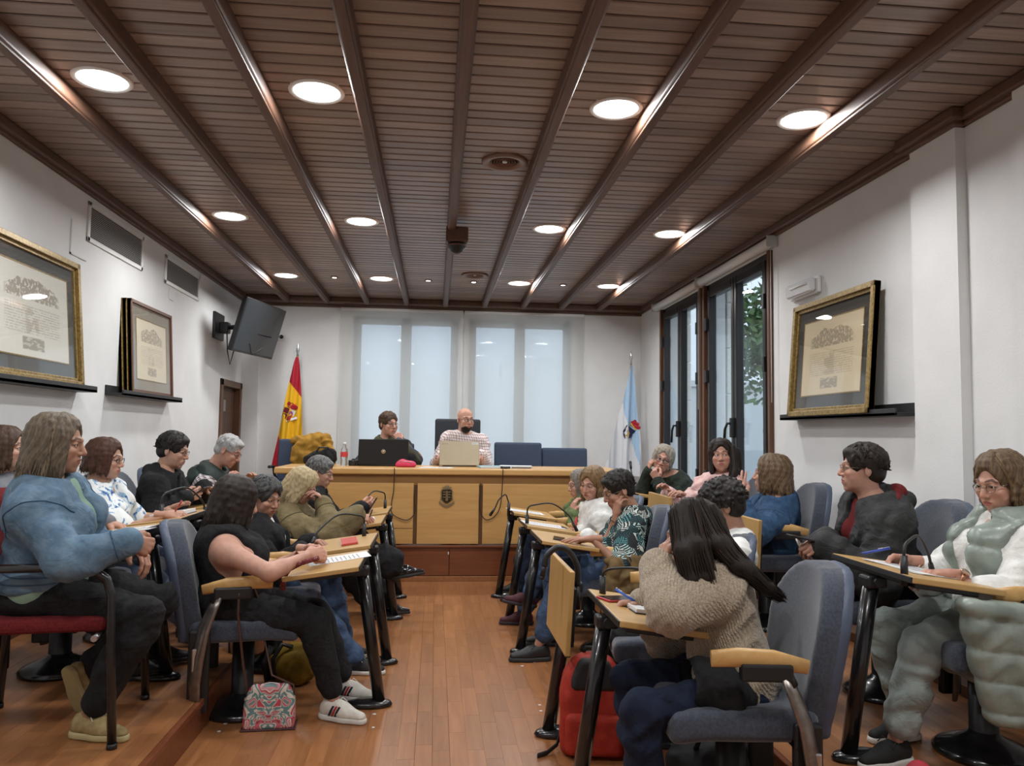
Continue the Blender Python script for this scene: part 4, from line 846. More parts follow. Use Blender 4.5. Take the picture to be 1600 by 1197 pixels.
# chairs behind the council desk: square upholstered backs
def desk_chair(x, y, head, bw, bz0, bz1, lab, mat):
    t = empty('office_chair', (x, y, .318), R(head-90), lab, 'chair', 'chairs behind the council desk')
    mb = MB(); mb.box((-.25,-.24,.40), (.25,.26,.49), .03, seg=3); mb.build('seat', mat, t)
    F = Field((-bw/2-.05,-.42,bz0-.03), (bw/2+.05,-.12,bz1+.03), .011); zc, zh = (bz0+bz1)/2, (bz1-bz0)/2
    def f(X, Y, Z):
        yc = -.24-.10*(Z-.45)+.25*X**2; return np.sqrt(np.maximum(np.abs(X)-bw/2+.022,0)**2+np.maximum(np.abs(Y-yc)-.012,0)**2+np.maximum(np.abs(Z-zc)-zh+.022,0)**2)-.022
    F.fn(f); link('backrest', np_mesh('backrest', *F.nets()), mat, t)
    mb = MB(); mb.tube([(0,0,.06),(0,0,.41)], .03, 12)
    for k in range(5): a = 2*PI*k/5; mb.tube([(0,0,.07),(.28*math.cos(a),.28*math.sin(a),.035)], [.025,.016], 8); mb.ball((.28*math.cos(a),.28*math.sin(a),.025), .025)
    mb.build('base', M_BLACK, t)
    for s in (-1, 1):
        mb = MB(); mb.tube([(s*.25,-.18,.44),(s*.29,-.16,.56),(s*.29,-.10,.645),(s*.29,.12,.645)], .016, 8); mb.build('armrest', M_BLACK, t)
    return t
desk_chair(.255, 8.28, -88, .50, .56, 1.175, 'tall dark backed chair behind the bald man at the desk', mottled('charcoal_cloth', (.025,.028,.034), (.035,.038,.046), 100, .8))
desk_chair(.92, 8.35, -90, .53, .50, .925, 'empty grey-blue chair right of the bald man, the taller of the two', M_FAB2)
desk_chair(1.45, 8.40, -90, .52, .48, .87, 'empty grey-blue chair at the right end of the council desk', M_FAB2)
desk_chair(-1.40, 8.30, -90, .55, .48, .93, 'grey-blue chair at the left end of the desk with a mustard jacket on it', M_FAB2)
desk_chair(-.48, 8.40, -90, .50, .48, .90, 'grey-blue chair under the woman at the black laptop', M_FAB2)
# red visitor chair with tubular frame
rc = empty('visitor_chair', (-1.50, 3.30, .145), R(8-90), 'red upholstered visitor chair with black tubular frame, nearest on the left', 'chair')
M_REDF = mottled('red_cloth', (.10,.008,.010), (.16,.014,.016), 120, .9)
mb = MB(); mb.box((-.24,-.24,.415), (.24,.25,.475), .025, seg=3); mb.build('seat', M_REDF, rc)
mb = MB(); mb.grid(lambda u, v: (-.23+.46*u, -.27-.08*v+.25*(u-.5)**2, .56+.36*v), 8, 6, .04); mb.build('backrest', M_REDF, rc)
for s in (-1, 1):
    mb = MB(); mb.tube([(s*.275,.30,.012),(s*.275,.285,.30),(s*.275,.275,.56),(s*.275,.255,.62),(s*.275,.21,.655),(s*.275,.14,.665),(s*.275,-.20,.665)], .0165, 12); mb.tube([(s*.275,-.27,.012),(s*.262,-.245,.42),(s*.25,-.29,.62),(s*.24,-.34,.92)], .0165, 12); mb.build('side_frame', M_BLACKM, rc)
    mb = MB(); mb.tube([(s*.275,.30,0),(s*.275,.30,.02)], .019, 10); mb.build('foot_cap', M_BLACK, rc); mb = MB(); mb.tube([(s*.275,-.27,0),(s*.275,-.27,.02)], .019, 10); mb.build('foot_cap', M_BLACK, rc)
for q in (.22, -.24): mb = MB(); mb.tube([(-.27,q,.40),(.27,q,.40)], .012, 8); mb.build('cross_rail', M_STEEL, rc)
# ------------------------------------------------------------------ people
def nrm(v): v = np.array(v, float); return v/(np.linalg.norm(v)+1e-12)
def head_axes(head, pitch=0, roll=0):
    """heading in degrees (0 = +X, 90 = +Y); returns right, forward, up as rows"""
    a, p, r = R(head), R(pitch), R(roll)
    f = np.array([math.cos(a)*math.cos(p), math.sin(a)*math.cos(p), math.sin(p)]); r0 = np.array([math.sin(a), -math.cos(a), 0]); u0 = np.cross(r0, f)
    return math.cos(r)*r0 - math.sin(r)*u0, f, math.sin(r)*r0 + math.cos(r)*u0
CR = ((0,-.014,.034), (.0735,.094,.083))       # cranium centre and radii, head frame: x right, y forward, z up
def head_field(h):
    F = Field((-.105,-.13,-.215), (.105,.15,.135), h)
    F.ell(CR[0], CR[1], k=0)
    F.ell((0,.024,-.028), (.061,.068,.088), k=.02)
    F.ell((0,.034,-.072), (.046,.050,.042), k=.018)
    F.ell((0,.072,-.099), (.017,.017,.015), k=.018)
    for s in (-1, 1):
        F.ell((s*.040,.066,-.022), (.024,.022,.020), k=.016)
        F.cap((s*.008,.086,.026), (s*.042,.070,.026), .011, .009, k=.012)
        F.ell((s*.032,.101,.006), (.019,.019,.014), k=.010, op='sub')
        F.ell((s*.0305,.0745,.006), (.0155,.0150,.0150), k=.003)
        F.ell((s*.0305,.0925,.005), (.0122,.012,.0056), k=.002, op='sub')
        F.cap((s*.046,.058,-.048), (s*.030,.055,-.080), .016, .014, k=.02)
    F.cap((0,.088,.016), (0,.1075,-.026), .0075, .0125, k=.009)
    for s in (-1, 1): F.ell((s*.0125,.097,-.031), (.0085,.010,.0078), k=.006)
    F.ell((0,.083,-.062), (.028,.014,.022), k=.014)
    F.ell((0,.0925,-.0565), (.021,.0070,.0048), k=.006); F.ell((0,.0905,-.0675), (.017,.0080,.0058), k=.006)
    F.cap((-.022,.096,-.0618), (.022,.096,-.0618), .0020, k=.003, op='sub')
    for s in (-1, 1):
        ax = (nrm((.92,.38*s*-1*-1,0)), nrm((-.38*s,.92,.15)), nrm((0,-.15,1)))
        F.ell((s*.0765,-.012,-.004), (.008,.019,.032), axes=(nrm((1,-s*.45,0)), nrm((s*.45,1,.2)), nrm((0,-.2,1))), k=.006)
        F.ell((s*.086,-.008,.002), (.007,.010,.020), axes=(nrm((1,-s*.45,0)), nrm((s*.45,1,.2)), nrm((0,-.2,1))), k=.004, op='sub')
    F.cap((0,-.022,-.055), (0,-.038,-.20), .052, .055, k=.03)
    return F
HEADF = head_field(.0032); HV, HF = HEADF.nets()
HV = smooth_mesh(HV, HF, 1, .35)
def head_tint(V):
    x, y, z = np.abs(V[:,0]), V[:,1], V[:,2]; t = np.zeros((len(V), 3), f32)
    lip = np.clip(1.15-((x/.0215)**2+((z+.0622)/.0105)**2), 0, 1)*3*(y > .078)*.75; t[:,0] = np.clip(lip, 0, 1)
    ch = np.clip(1-(((x-.042)/.028)**2+((z+.03)/.024)**2), 0, 1)*(y > .02)+np.clip(1-((x/.02)**2+((z+.03)/.02)**2), 0, 1)*(y > .09); t[:,1] = np.clip(ch*.55, 0, 1)
    bz = .0285+.006*np.clip(x/.03, 0, 1)-.010*np.clip((x-.034)/.016, 0, 1); br = np.clip(1-((x-.031)/.0215)**4-((z-bz)/.0052)**2, 0, 1)*(y > .05)
    rim = np.clip(1.25-np.abs(((x-.0305)/.0145)**2+((z-.005)/.0078)**2-.85)*2.2, 0, 1)*(y > .07)*(z > .002)*.8
    t[:,2] = np.clip(np.maximum(br*3*.75, rim), 0, .85); return t
HT = head_tint(HV)

def hand_mesh(side, curl=(.5,.5,.55,.6), thumb=.4, spread=.12, s=1.0, h=.0034, grip=0):
    """hand in its own frame: x along the fingers, y towards the thumb, z out of the back; wrist at the origin"""
    F = Field((-.06,-.075,-.115), (.20,.115,.05), h)
    F.cap((-.06,0,0), (.012,0,0), .0235, .023, k=.01); F.ell((.03,.004,-.002), (.036,.030,.0155), k=.014)
    base = [(.086,.029,0), (.090,.0095,.002), (.085,-.0095,.001), (.077,-.027,-.002)]; ln = [(.043,.026,.020), (.047,.030,.021), (.043,.027,.020), (.034,.020,.018)]
    for i, (b, L) in enumerate(zip(base, ln)):
        F.cap((.022,b[1]*.55,0), b, .0145, .0112, k=.010)
        p = np.array(b); a = 0; sp = spread*(1.5-i)*.8; rr = (.0098,.0086,.0078,.0068) if i < 3 else (.0086,.0076,.0068,.006)
        for j in range(3):
            a += curl[i]*(1.0,1.15,.75)[j]
            q = p + L[j]*np.array([math.cos(a)*math.cos(sp), math.cos(a)*math.sin(sp), -math.sin(a)]); F.cap(p, q, rr[j], rr[j+1], k=.0045); p = q
    t0 = np.array((.018,.020,-.006)); t1 = t0+np.array((.030,.026,-.010)); d = np.array((.80,.55-.5*thumb,-.25-.6*thumb)); d /= np.linalg.norm(d)
    t2 = t1+.033*d; d2 = np.array((.92,.25-.75*thumb,-.2-.75*thumb)); d2 /= np.linalg.norm(d2); t3 = t2+.026*d2
    F.chain([t0,t1,t2,t3], [.0175,.0135,.0108,.0085], k=.008)
    V, Q = F.nets(); V = V*s
    if side == 'L': V = V*np.array((1,-1,1), f32); Q = Q[:, ::-1]
    return V, Q
HANDS = {}
POSES = dict(relax=((.42,.48,.5,.55), .35, .1), flat=((.12,.1,.12,.15), .15, .1), fist=((1.15,1.25,1.25,1.2), .8, .02), hold=((.75,.8,.85,.85), .9, .05), pen=((.62,.72,.9,1.0), 1.0, .02), up=((.15,.25,.8,.9), .5, .08), cup=((.6,.6,.62,.65), .5, .06))
def get_hand(side, pose):
    if (side, pose) not in HANDS: c, t, sp = POSES[pose]; HANDS[(side, pose)] = hand_mesh(side, c, t, sp)
    return HANDS[(side, pose)]
def ik(a, c, l1, l2, pole):
    a, c = np.array(a, float), np.array(c, float); v = c-a; D = np.linalg.norm(v); Dm = (l1+l2)*.995
    if D > Dm: c = a+v/D*Dm; v = c-a; D = Dm
    if D < abs(l1-l2)*1.05+.02: D = abs(l1-l2)*1.05+.02
    x = (l1*l1-l2*l2+D*D)/(2*D); hgt = math.sqrt(max(0, l1*l1-x*x)); u = nrm(v); p = np.array(pole, float); p = nrm(p-u*(p@u)); return a+u*x+p*hgt, c

def hair_field(style, rg, L=.2, part=0.0, vol=.014, h=.0052):
    vol = vol*.70; L = L+.085 if style in ('bob','long','wavy','shoulder') else L
    """hair in the head frame; returns verts, faces and a tint channel (lighter locks)"""
    lo = (-.17,-.21,-.17-L) if L > .02 else (-.13,-.16,-.12); F = Field(lo, (.17,.15,.16), h)
    c, r = np.array(CR[0]), np.array(CR[1])
    F.ell(c+np.array((0,-.002,.004)), r+vol, k=0)
    if style in ('short', 'curly', 'crop', 'up'):
        F.ell((0,-.05,-.025), (.066+vol*.5,.052+vol*.6,.05), k=.02)
        if style != 'up': F.ell((0,.055,.088), (.05,.035,.022), k=.02)
    else: F.ell((0,-.035,-.03), (.072+vol,.066+vol,.07), k=.02)
    # face opening
    fr = .082 if style not in ('bald',) else .05
    F.ell((0,.118,-.031 if style not in ('short','crop','curly','up') else -.036), (.064,.083,.112), k=.008, op='sub')
    if style in ('bob','long','wavy','shoulder'): F.cap((part*.02,.10,.02), (part*.02,.092,.094), .054, .012, k=.012, op='sub')
    if style in ('short', 'crop', 'curly', 'up'):
        for s in (-1, 1): F.ell((s*.083,.012,-.032), (.030,.044,.042), k=.006, op='sub')
        F.plane((0,-.06,-.072), (0,.42,-1), k=.004)
    def surf(az, pol, off): d = np.array((math.sin(az)*math.sin(pol), math.cos(az)*math.sin(pol), math.cos(pol))); return c + d*(r+off)
    if style == 'curly':
        for i in range(420):
            az = rg.uniform(0, 2*PI); pol = math.acos(rg.uniform(-.35, 1)); p = surf(az, pol, vol+rg.uniform(-.004,.010))
            if p[1] > .055 and p[2] < .07: continue
            if abs(p[0]) > .05 and p[1] > -.02 and p[2] < -.0: continue
            F.ell(p, (rg.uniform(.006,.011),)*3, k=.002)
    elif style in ('short', 'crop', 'up'):
        n = 150 if style == 'short' else 60
        for i in range(n):
            az = rg.uniform(-PI, PI); p0 = rg.uniform(.05, 1.25); d = rg.uniform(.25,.5)
            pts = [surf(az+part*.3*j, p0+d*j/3, vol-.002+.004*math.sin(j)) for j in range(4)]
            if pts[-1][1] > .06 and pts[-1][2] < .062: continue
            if pts[-1][2] < .02 and pts[-1][1] > -.03 and abs(pts[-1][0]) > .05: continue
            F.chain(pts, [.005,.0085,.007,.0025], k=.003)
    else:
        nl = 58
        for i in range(nl):
            u = (i+rg.uniform(-.3,.3))/nl; az = R(62)+u*R(236)
            if style in ('bob','shoulder') and rg.random() < .12: az = R(50) if az < PI else R(310)
            start = np.array((part*.03, .045-.05*abs(math.sin(az/2)), 0)); p0 = .12+rg.uniform(0,.35)
            pe = 1.55+rg.uniform(-.05,.12); pts = [surf(az, p0+(pe-p0)*j/4, vol-.001+.004*rg.uniform(-1,1)) for j in range(5)]
            e = pts[-1].copy(); n = 5; Li = L*rg.uniform(.82,1.05); out = rg.uniform(-.012,.012)
            dirn = np.array((math.sin(az), math.cos(az), 0))
            wav = rg.uniform(0, 6); amp = .012 if style == 'wavy' else .003
            for j in range(1, n+1):
                q = e + np.array((0,-.010*j/n if math.cos(az) < 0 else 0,-Li*j/n)) + dirn*(out*(j/n)**2-.006*j/n) + amp*np.array((math.sin(wav+j*1.9),math.cos(wav+j*2.1),0))
                pts.append(q)
            r0 = .0105+.003*rg.random(); F.chain(pts, [.006]+[r0]*(len(pts)-4)+[r0*.95,r0*.8,.004], k=.006)
        if style == 'fringe' or part: 
            for i in range(10):
                a0 = R(-40+9*i); pts = [surf(a0*.7, .2+.27*j, vol+.002) for j in range(4)]; F.chain(pts, [.008,.009,.008,.003], k=.006)
    V, Q = F.nets()
    az_ = np.arctan2(V[:,0], V[:,1]+.02)+.25*np.sin(V[:,2]*23+rg.uniform(0,6)); t = np.zeros(len(V))
    for fr_, am in ((17,.30),(41,.25),(77,.25)): t += am*np.sin(az_*fr_+rg.uniform(0,6)+V[:,2]*9)
    t = np.clip(t*1.1+.30, 0, 1)*.8
    return V, Q, np.stack([t, t*0, t*0], 1)

def tubes(P, r, tint, sides=3):
    """many thin tapered strands at once; P is strands x points x 3"""
    n, m, _ = P.shape; T = np.gradient(P, axis=1); T /= np.linalg.norm(T, axis=2)[:,:,None]+1e-9; u = np.cross(T, np.array((.31,.87,.38))); u /= np.linalg.norm(u, axis=2)[:,:,None]+1e-9; w = np.cross(T, u)
    tp = np.linspace(0, 1, m); rad = r*np.clip(np.minimum(tp*6+.4, 1), 0, 1)*(1-.75*np.clip((tp-.6)/.4, 0, 1)); V = []
    for k in range(sides): a = 2*PI*k/sides; V.append(P+rad[None,:,None]*(u*math.cos(a)+w*math.sin(a)))
    V = np.stack(V, 2).reshape(-1, 3); i, j, k = np.meshgrid(np.arange(n), np.arange(m-1), np.arange(sides), indexing='ij'); b = (i*m+j)*sides; k2 = (k+1) % sides
    F = np.stack([b+k, b+k2, b+sides+k2, b+sides+k], -1).reshape(-1, 4); t = np.repeat(tint, m*sides); return V.astype(f32), F, np.stack([t, t*0, t*0], 1)
def strand_paths(style, rg, L, part, vol, n, wave=0):
    wav = wave or .011
    vol = vol*.70; c, r = np.array(CR[0]), np.array(CR[1])
    if style in ('bob','long','wavy','shoulder'):
        L = L+.085; az = R(60)+rg.random(n)*R(240); m1, m2 = 7, 7
        x0 = part*.03+rg.normal(size=n)*.003+np.where(az < PI, 1, -1)*.003; y0 = .060*np.cos(az)*(.9+.2*rg.random(n))-.012+.02*rg.random(n)
        d0 = np.stack([x0/r[0], y0/r[1], np.sqrt(np.clip(1-(x0/r[0])**2-(y0/r[1])**2, .05, 1))], 1); pe = 1.55+.12*rg.random(n)
        d1 = np.stack([np.sin(az)*np.sin(pe), np.cos(az)*np.sin(pe), np.cos(pe)], 1); st = rg.random(n)*.25; pts = []; off = vol+.0015+rg.random(n)*.004
        for j in range(m1):
            t = st+(1-st)*j/(m1-1); d = d0*(1-t)[:,None]+d1*t[:,None]; d /= np.linalg.norm(d, axis=1)[:,None]; pts.append(c+d*(r+off[:,None]))
        e = pts[-1]; out = np.stack([np.sin(az), np.cos(az), az*0], 1); Li = L*(.72+.33*rg.random(n)); fl = rg.normal(size=n)*.008; ph = rg.random(n)*6+az*6; amp = wav if style == 'wavy' else .0022
        for j in range(1, m2+1):
            t = j/m2; q = e+np.stack([0*t*az, np.where(np.cos(az) < 0, -.010*t, 0), -Li*t], 1)+out*(fl*t*t-.006*t)[:,None]+amp*t*np.stack([np.sin(ph+j*1.7), np.cos(ph+j*1.9), 0*ph], 1); pts.append(q)
        return np.stack(pts, 1), np.clip(.3+.35*np.sin(az*9+part)+.3*rg.normal(size=n), 0, 1)
    az = rg.uniform(-PI, PI, n); p0 = np.sqrt(rg.random(n))*1.25; lim = np.where(np.abs(az) < R(52), .92, np.where(np.abs(az) < R(115), 1.36, 1.95)); p0 = np.minimum(p0*lim/1.25, lim-.1); p1 = np.minimum(p0+.28+.25*rg.random(n), lim); sw = part*.35+.12*rg.normal(size=n); pts = []
    if style == 'up': p0, p1 = p1, np.maximum(p0-.2, .05); sw = sw*0
    for j in range(6):
        t = j/5; pol = p0+(p1-p0)*t; a = az+sw*t; d = np.stack([np.sin(a)*np.sin(pol), np.cos(a)*np.sin(pol), np.cos(pol)], 1); lift = vol+.0005+.013*(1 if style == 'short' else .4)*np.sin(t*2.6)*rg.random(n) - (.004*t if style != 'up' else 0)
        q = c+d*(r+lift[:,None]); q[:,1] -= np.where(q[:,2] < .0, .012, 0); pts.append(q)
    return np.stack(pts, 1), np.clip(.3+.4*rg.normal(size=n), 0, 1)
def to_world(V, o, ax, s=1.0): return (np.asarray(V, f32)@(np.array(ax, f32)*s) + np.array(o, f32)).astype(f32)

def creases(V, F, joints, amp, seed):
    N = vnormals(V, F); t = np.zeros(len(V), f32)
    for i, (c, a) in enumerate(joints):
        a = nrm(a); d = V-np.array(c, f32); x = d@a.astype(f32); r = np.sqrt((d*d).sum(1)); q = d-x[:,None]*a.astype(f32); ph = np.arctan2(q[:,2], q[:,0]+q[:,1]*.7)
        t += np.exp(-(r/.095)**2)*np.clip(np.sin(2*PI*x/.034+1.6*np.sin(ph*1.5+seed+i)+i), -.3, 1)
    return (V+N*(amp*t)[:,None]).astype(f32)
from mathutils.bvhtree import BVHTree
def surface_of(o):
    me = o.data; return BVHTree.FromPolygons([v.co[:] for v in me.vertices], [p.vertices[:] for p in me.polygons])
def seam(parent, pts, mat, r=.0035, off=.001, name='seam', n=8, bv=None):
    """stitched line lying on a garment"""
    bv = bv or surface_of(parent); out = []; P = [Vector(p) for p in pts]
    for i in range(len(P)-1):
        for k in range(n):
            c, nn, _, _ = bv.find_nearest(P[i].lerp(P[i+1], k/n)); out.append(c+nn*off)
    c, nn, _, _ = bv.find_nearest(P[-1]); out.append(c+nn*off); mb = MB(); mb.tube(out, r, 5); return mb.build(name, mat, parent)
def ring_seam(parent, c, axis, rad, mat, r=.0028, bv=None, name='seam', n=40):
    bv = bv or surface_of(parent); a = nrm(axis); u = nrm(np.cross(a, (.3,.5,.81))); w = np.cross(a, u); runs = [[]]
    for k in range(n+1):
        t = 2*PI*k/n; d = u*math.cos(t)+w*math.sin(t); h = bv.ray_cast(Vector(np.array(c).tolist()), Vector(d.tolist()), rad)
        if h[0] is None: runs.append([]); continue
        p = h[0]+Vector(d.tolist())*.0012
        if runs[-1] and (p-runs[-1][-1]).length > .05: runs.append([])
        runs[-1].append(p)
    mb = MB(); ok = False
    for q in runs:
        if len(q) > 3: mb.tube(q, r, 5); ok = True
    return mb.build(name, mat, parent) if ok else None
def tailor(kid, J, I, mat, hem=None, r=.0028):
    """shoulder, cuff and hem stitching of a sleeved garment"""
    bv = surface_of(kid)
    for q in 'RL':
        S_, E_, W_ = np.array(J['s'+q]), np.array(J['e'+q]), np.array(J['w'+q]); d = nrm(E_-S_); ring_seam(kid, S_+d*.035, nrm(d+nrm(S_-np.array(I['neck']))*1.2), .135, mat, r, bv); d = nrm(W_-E_); ring_seam(kid, W_-d*.045, d, .09, mat, r, bv)
    if hem is not None: ring_seam(kid, np.array(I['pel'])+I['up']*hem, I['up'], .24, mat, r, bv, n=70)
def person(label, pel, neck, head, look, body=0, skin=None, hair=None, bulk=1.0, s=.95, hs=1.0, arms=None, legs=None, top=None, inner=None, legwear=None, shoes=None, glasses=None, female=True, group=None, name='person', seed=1, extra=None, fine=True, chest=0, beard=None, tilt=0, over=None):
    """a seated figure. pel = middle of the hip joints, neck = base of the neck, head = middle of the head (world metres).
    look = (heading, pitch, roll) of the head; body = heading of the chest (or (chest, hips))"""
    rg = np.random.default_rng(seed); pel, neck, head = (np.array(q, float) for q in (pel, neck, head))
    hb, hp = body if isinstance(body, tuple) else (body, body)
    up = nrm(neck-pel); f0 = np.array((math.cos(R(hb)), math.sin(R(hb)), 0)); rt = nrm(np.cross(f0, up)); fw = np.cross(up, rt)
    fh = np.array((math.cos(R(hp)), math.sin(R(hp)), 0)); rh = np.array((fh[1], -fh[0], 0))
    tl = np.linalg.norm(neck-pel); b = bulk
    sw = (.150 if female else .172)*s*(.75+.25*b)
    if tilt: rt = nrm(rt+up*tilt)
    J = {}
    for sd, sg in (('R', 1), ('L', -1)):
        J['s'+sd] = neck - up*.062*s + rt*sg*sw + fw*.01; J['h'+sd] = pel + rh*sg*.088*s*(.8+.2*b)
    ua, fa, th, sh = .285*s, .245*s, .395*s, .375*s
    for sd in 'RL':
        a = (arms or {}).get(sd)
        if a is None: a = dict(w=J['s'+sd]-up*.38+fw*.22, pole=-fw-up*.4)
        tgt = np.array(a['w'], float); J['e'+sd], J['w'+sd] = ik(J['s'+sd], tgt, ua*a.get('l',1), fa*a.get('l',1), a.get('pole', -up*.9+rt*(.5 if sd == 'R' else -.5)-fw*.2))
        if a.get('e') is not None: J['e'+sd], J['w'+sd] = np.array(a['e'], float), tgt
        l = (legs or {}).get(sd)
        if l is None: l = dict(a=J['h'+sd]+fh*.40*s-np.array((0,0,.46*s)))
        fl = l.get('z', 0 if pel[2] < .60 else .145 if pel[2] < .80 else .318)
        if not l.get('fp'): l['a'] = (l['a'][0], l['a'][1], fl+.087*s+.001)
        J['k'+sd], J['a'+sd] = ik(J['h'+sd], l['a'], th*l.get('l',1), sh*l.get('l',1), l.get('pole', (fh[0]*.6, fh[1]*.6, 1.0)))
    hax = head_axes(*look); hcen = head
    nb = hcen + (np.array((0,-.03,-.115))*hs)@np.array(hax)
    def limbs(F, off, arm=1.0, leg=1.0, torso=True, armr=1.0, loose=0, k=.035, hem=None, legr=1.0):
        if torso:
            P = lambda t: pel+(neck-pel)*t
            F.ell(P(.80)-fw*.005, (.155*s*(.6+.4*b)+off,.098*s*b**.7+off,.15*s+off), (rt,fw,up), k=0 if leg == 0 else k)
            F.ell(P(.42)+fw*(.012+.03*(b-1)), (.132*s*b+off,.100*s*b+off,.17*s+off), (rt,fw,up), k=k)
            F.ell(P(.06)+fw*.01, (.165*s*(.35+.65*b)+off,.118*s*b+off,.135*s+off), (rh,fh,np.array((0,0,1.))), k=k)
            F.cap(J['sR'], J['sL'], .058*s*b**.5+off, k=k); F.cap(neck-up*.02, J['sR']+up*.005, .050*s+off*.8,.048*s+off, k=.03); F.cap(neck-up*.02, J['sL']+up*.005, .050*s+off*.8, .048*s+off, k=.03)
            if female and chest >= 0:
                for sg in (-1, 1): F.ell(P(.66)+rt*sg*.068*s*b**.6+fw*(.082*s*b**.7), ((.062+.01*chest)*s*b**.5+off*.8,)*3, k=.03)
        for sd in 'RL':
            S_, E_, W_ = J['s'+sd], J['e'+sd], J['w'+sd]; ru, re, rw = .050*s*b**.55*armr, .038*s*b**.4*armr, .0265*s*b**.3*armr
            if arm > 0:
                t = min(1, arm*2); q = S_+(E_-S_)*t; F.cap(S_, q, ru+off+loose*.4, ru+(re-ru)*t+off+loose, k=k)
            if arm > .5:
                t = min(1, arm*2-1); q = E_+(W_-E_)*t; m = E_+(W_-E_)*.3
                F.cap(E_, q, re+off+loose, re+(rw-re)*t+off+loose*.55, k=.02); F.cap(E_, m, re+off, re*1.03+off+loose, k=.02)
            H_, K_, A_ = J['h'+sd], J['k'+sd], J['a'+sd]; rh_, rk, ra = .078*s*b**.6*legr, .055*s*b**.4*legr, .035*s*legr
            if leg > 0:
                t = min(1, leg*2); F.cap(H_, H_+(K_-H_)*t, rh_+off, rh_+(rk-rh_)*t+off, k=k)
            if leg > .5:
                t = min(1, leg*2-1); q = K_+(A_-K_)*t; back = nrm(np.cross(np.cross(K_-H_, A_-K_), A_-K_)+1e-9)
                F.cap(K_, q, rk+off, rk+(ra-rk)*t+off+loose, k=.025); F.cap(K_+(A_-K_)*.15, K_+(A_-K_)*.5, rk*.92+off, rk*.80+off, k=.03)
    pts = np.array(list(J.values())+[pel, neck]); lo, hi = pts.min(0)-.26, pts.max(0)+.24
    # ---- skin: torso and limbs, head, hands in one mesh
    F = Field(lo, hi, .0125); limbs(F, -.006); F.cap(neck-up*.05, nb, .054*hs, .052*hs, k=.03)
    V, Q = F.nets(); parts = [(V, Q, np.zeros((len(V),3), f32))]
    hv = HV.copy(); hv[:,0] *= (.94+.06*b if b > 1 else 1); 
    parts.append((to_world(hv, hcen, hax, hs), HF, HT))
    hands = {}
    for sd in 'RL':
        a = (arms or {}).get(sd, {})
        if a.get('hand') is None and a: a = dict(a, hand='relax')
        if not a: continue
        fd = nrm(J['w'+sd]-J['e'+sd]); hd = nrm(a.get('dir', fd)); pn = np.array(a.get('palm', -up), float); z = -nrm(pn-hd*(pn@hd)); y = np.cross(z, hd)*(1 if sd == 'L' else 1)
        # frame: x fingers, z back of the hand; thumb side +y on a right hand, mirrored on a left one
        y = np.cross(z, hd); hV, hQ = get_hand(sd, a['hand']); parts.append((to_world(hV, J['w'+sd], (hd, y, z), s*.97), hQ, np.zeros((len(hV),3), f32)+np.array((0,.18,0), f32)))
        hands[sd] = J['w'+sd]+hd*.09*s
    off = 0; vv, qq, tt = [], [], []
    for V, Q, t in parts: vv.append(V); qq.append(Q+off); tt.append(t); off += len(V)
    root = link(name, np_mesh(name, np.concatenate(vv), np.concatenate(qq), tint=np.concatenate(tt)), skin)
    tag(root, label, 'person', group)
    # ---- eyes
    for sg in (-1, 1):
        mb = MB(); M = frame_M(to_world([(sg*.0305,.0752,.0055)], hcen, hax, hs)[0], hax[0], hax[1], hax[2])
        mb.ball((0,0,0), .0128*hs, M); e = mb.build('eye', [M_EYE, M_IRIS], root)
        ctr = M.translation; gz = Vector(hax[1])
        if extra and 'gaze' in extra: gz = Vector(head_axes(look[0]+extra['gaze'], look[1], look[2])[1])
        for p in e.data.polygons:
            if (Vector(p.center)-ctr).normalized().dot(gz) > .86: p.material_index = 1
    # ---- clothes
    def uv_of(V):
        d = V-pel; return np.stack([d@rt + .7*(d@fw), d@up], 1)
    def garment(nm, spec, arm, leg, torso, seedo):
        res = spec.get('res', .0095); F = Field(lo, hi, res); offv = spec.get('off', .013)
        limbs(F, offv, arm, leg, torso, armr=spec.get('armr', 1.0), loose=spec.get('loose', .004), k=.04, legr=spec.get('legr', 1.0))
        if torso:
            nk = spec.get('neck', 'round'); nq = neck+up*.10+(nb-neck-up*((nb-neck)@up))*.35; F.cap(neck+up*.012+fw*.006, nq, .056*hs, .066*hs, k=.01, op='sub')
            F.ell(neck+up*.105+fw*.02, (.115,.115,.072), (rt,fw,up), k=.01, op='sub')
            if nk == 'v': F.cap(neck+fw*.13+up*.0, neck+fw*.13-up*.11, .058, .012, k=.012, op='sub')
            if nk == 'wide': F.ell(neck+up*.02+fw*.04, (.10,.10,.05), (rt,fw,up), k=.01, op='sub')
            if nk == 'open':
                g = spec.get('gap', .045); F.cap(neck+fw*.12-up*.03, pel+fw*.20+up*.02, g, g*1.3, k=.01, op='sub'); F.cap(neck+fw*.09, neck+fw*.2-up*.2, g*.9, g*1.2, k=.01, op='sub')
            hem = spec.get('hem', -.02); F.plane(pel+up*hem, -up, k=.02)
            if spec.get('skirt'): F.ell(pel-up*spec['skirt']*.5-fw*.02, (.18*b+offv*.5,.14*b+offv*.5,spec['skirt']*.95), (rt,fw,up), k=.04); F.plane(pel+up*hem, -up, k=.02)
            if arm == 0:
                if spec.get('bare'):
                    for sd in 'RL': F.ell(J['s'+sd]+rt*(.066 if sd == 'R' else -.066)*s*b**.4+up*.01, (.105*s*b**.5,.17,.17), (rt,fw,up), k=.012, op='sub')
                else:
                  for sd in 'RL': F.ell(J['s'+sd]+rt*(.046 if sd == 'R' else -.046)*s-up*(.03 if spec.get('bare') else .05), (.056*b if spec.get('bare') else .05*b,.10*b,.125*b if spec.get('bare') else .105*b), (rt,fw,up), k=.012, op='sub')
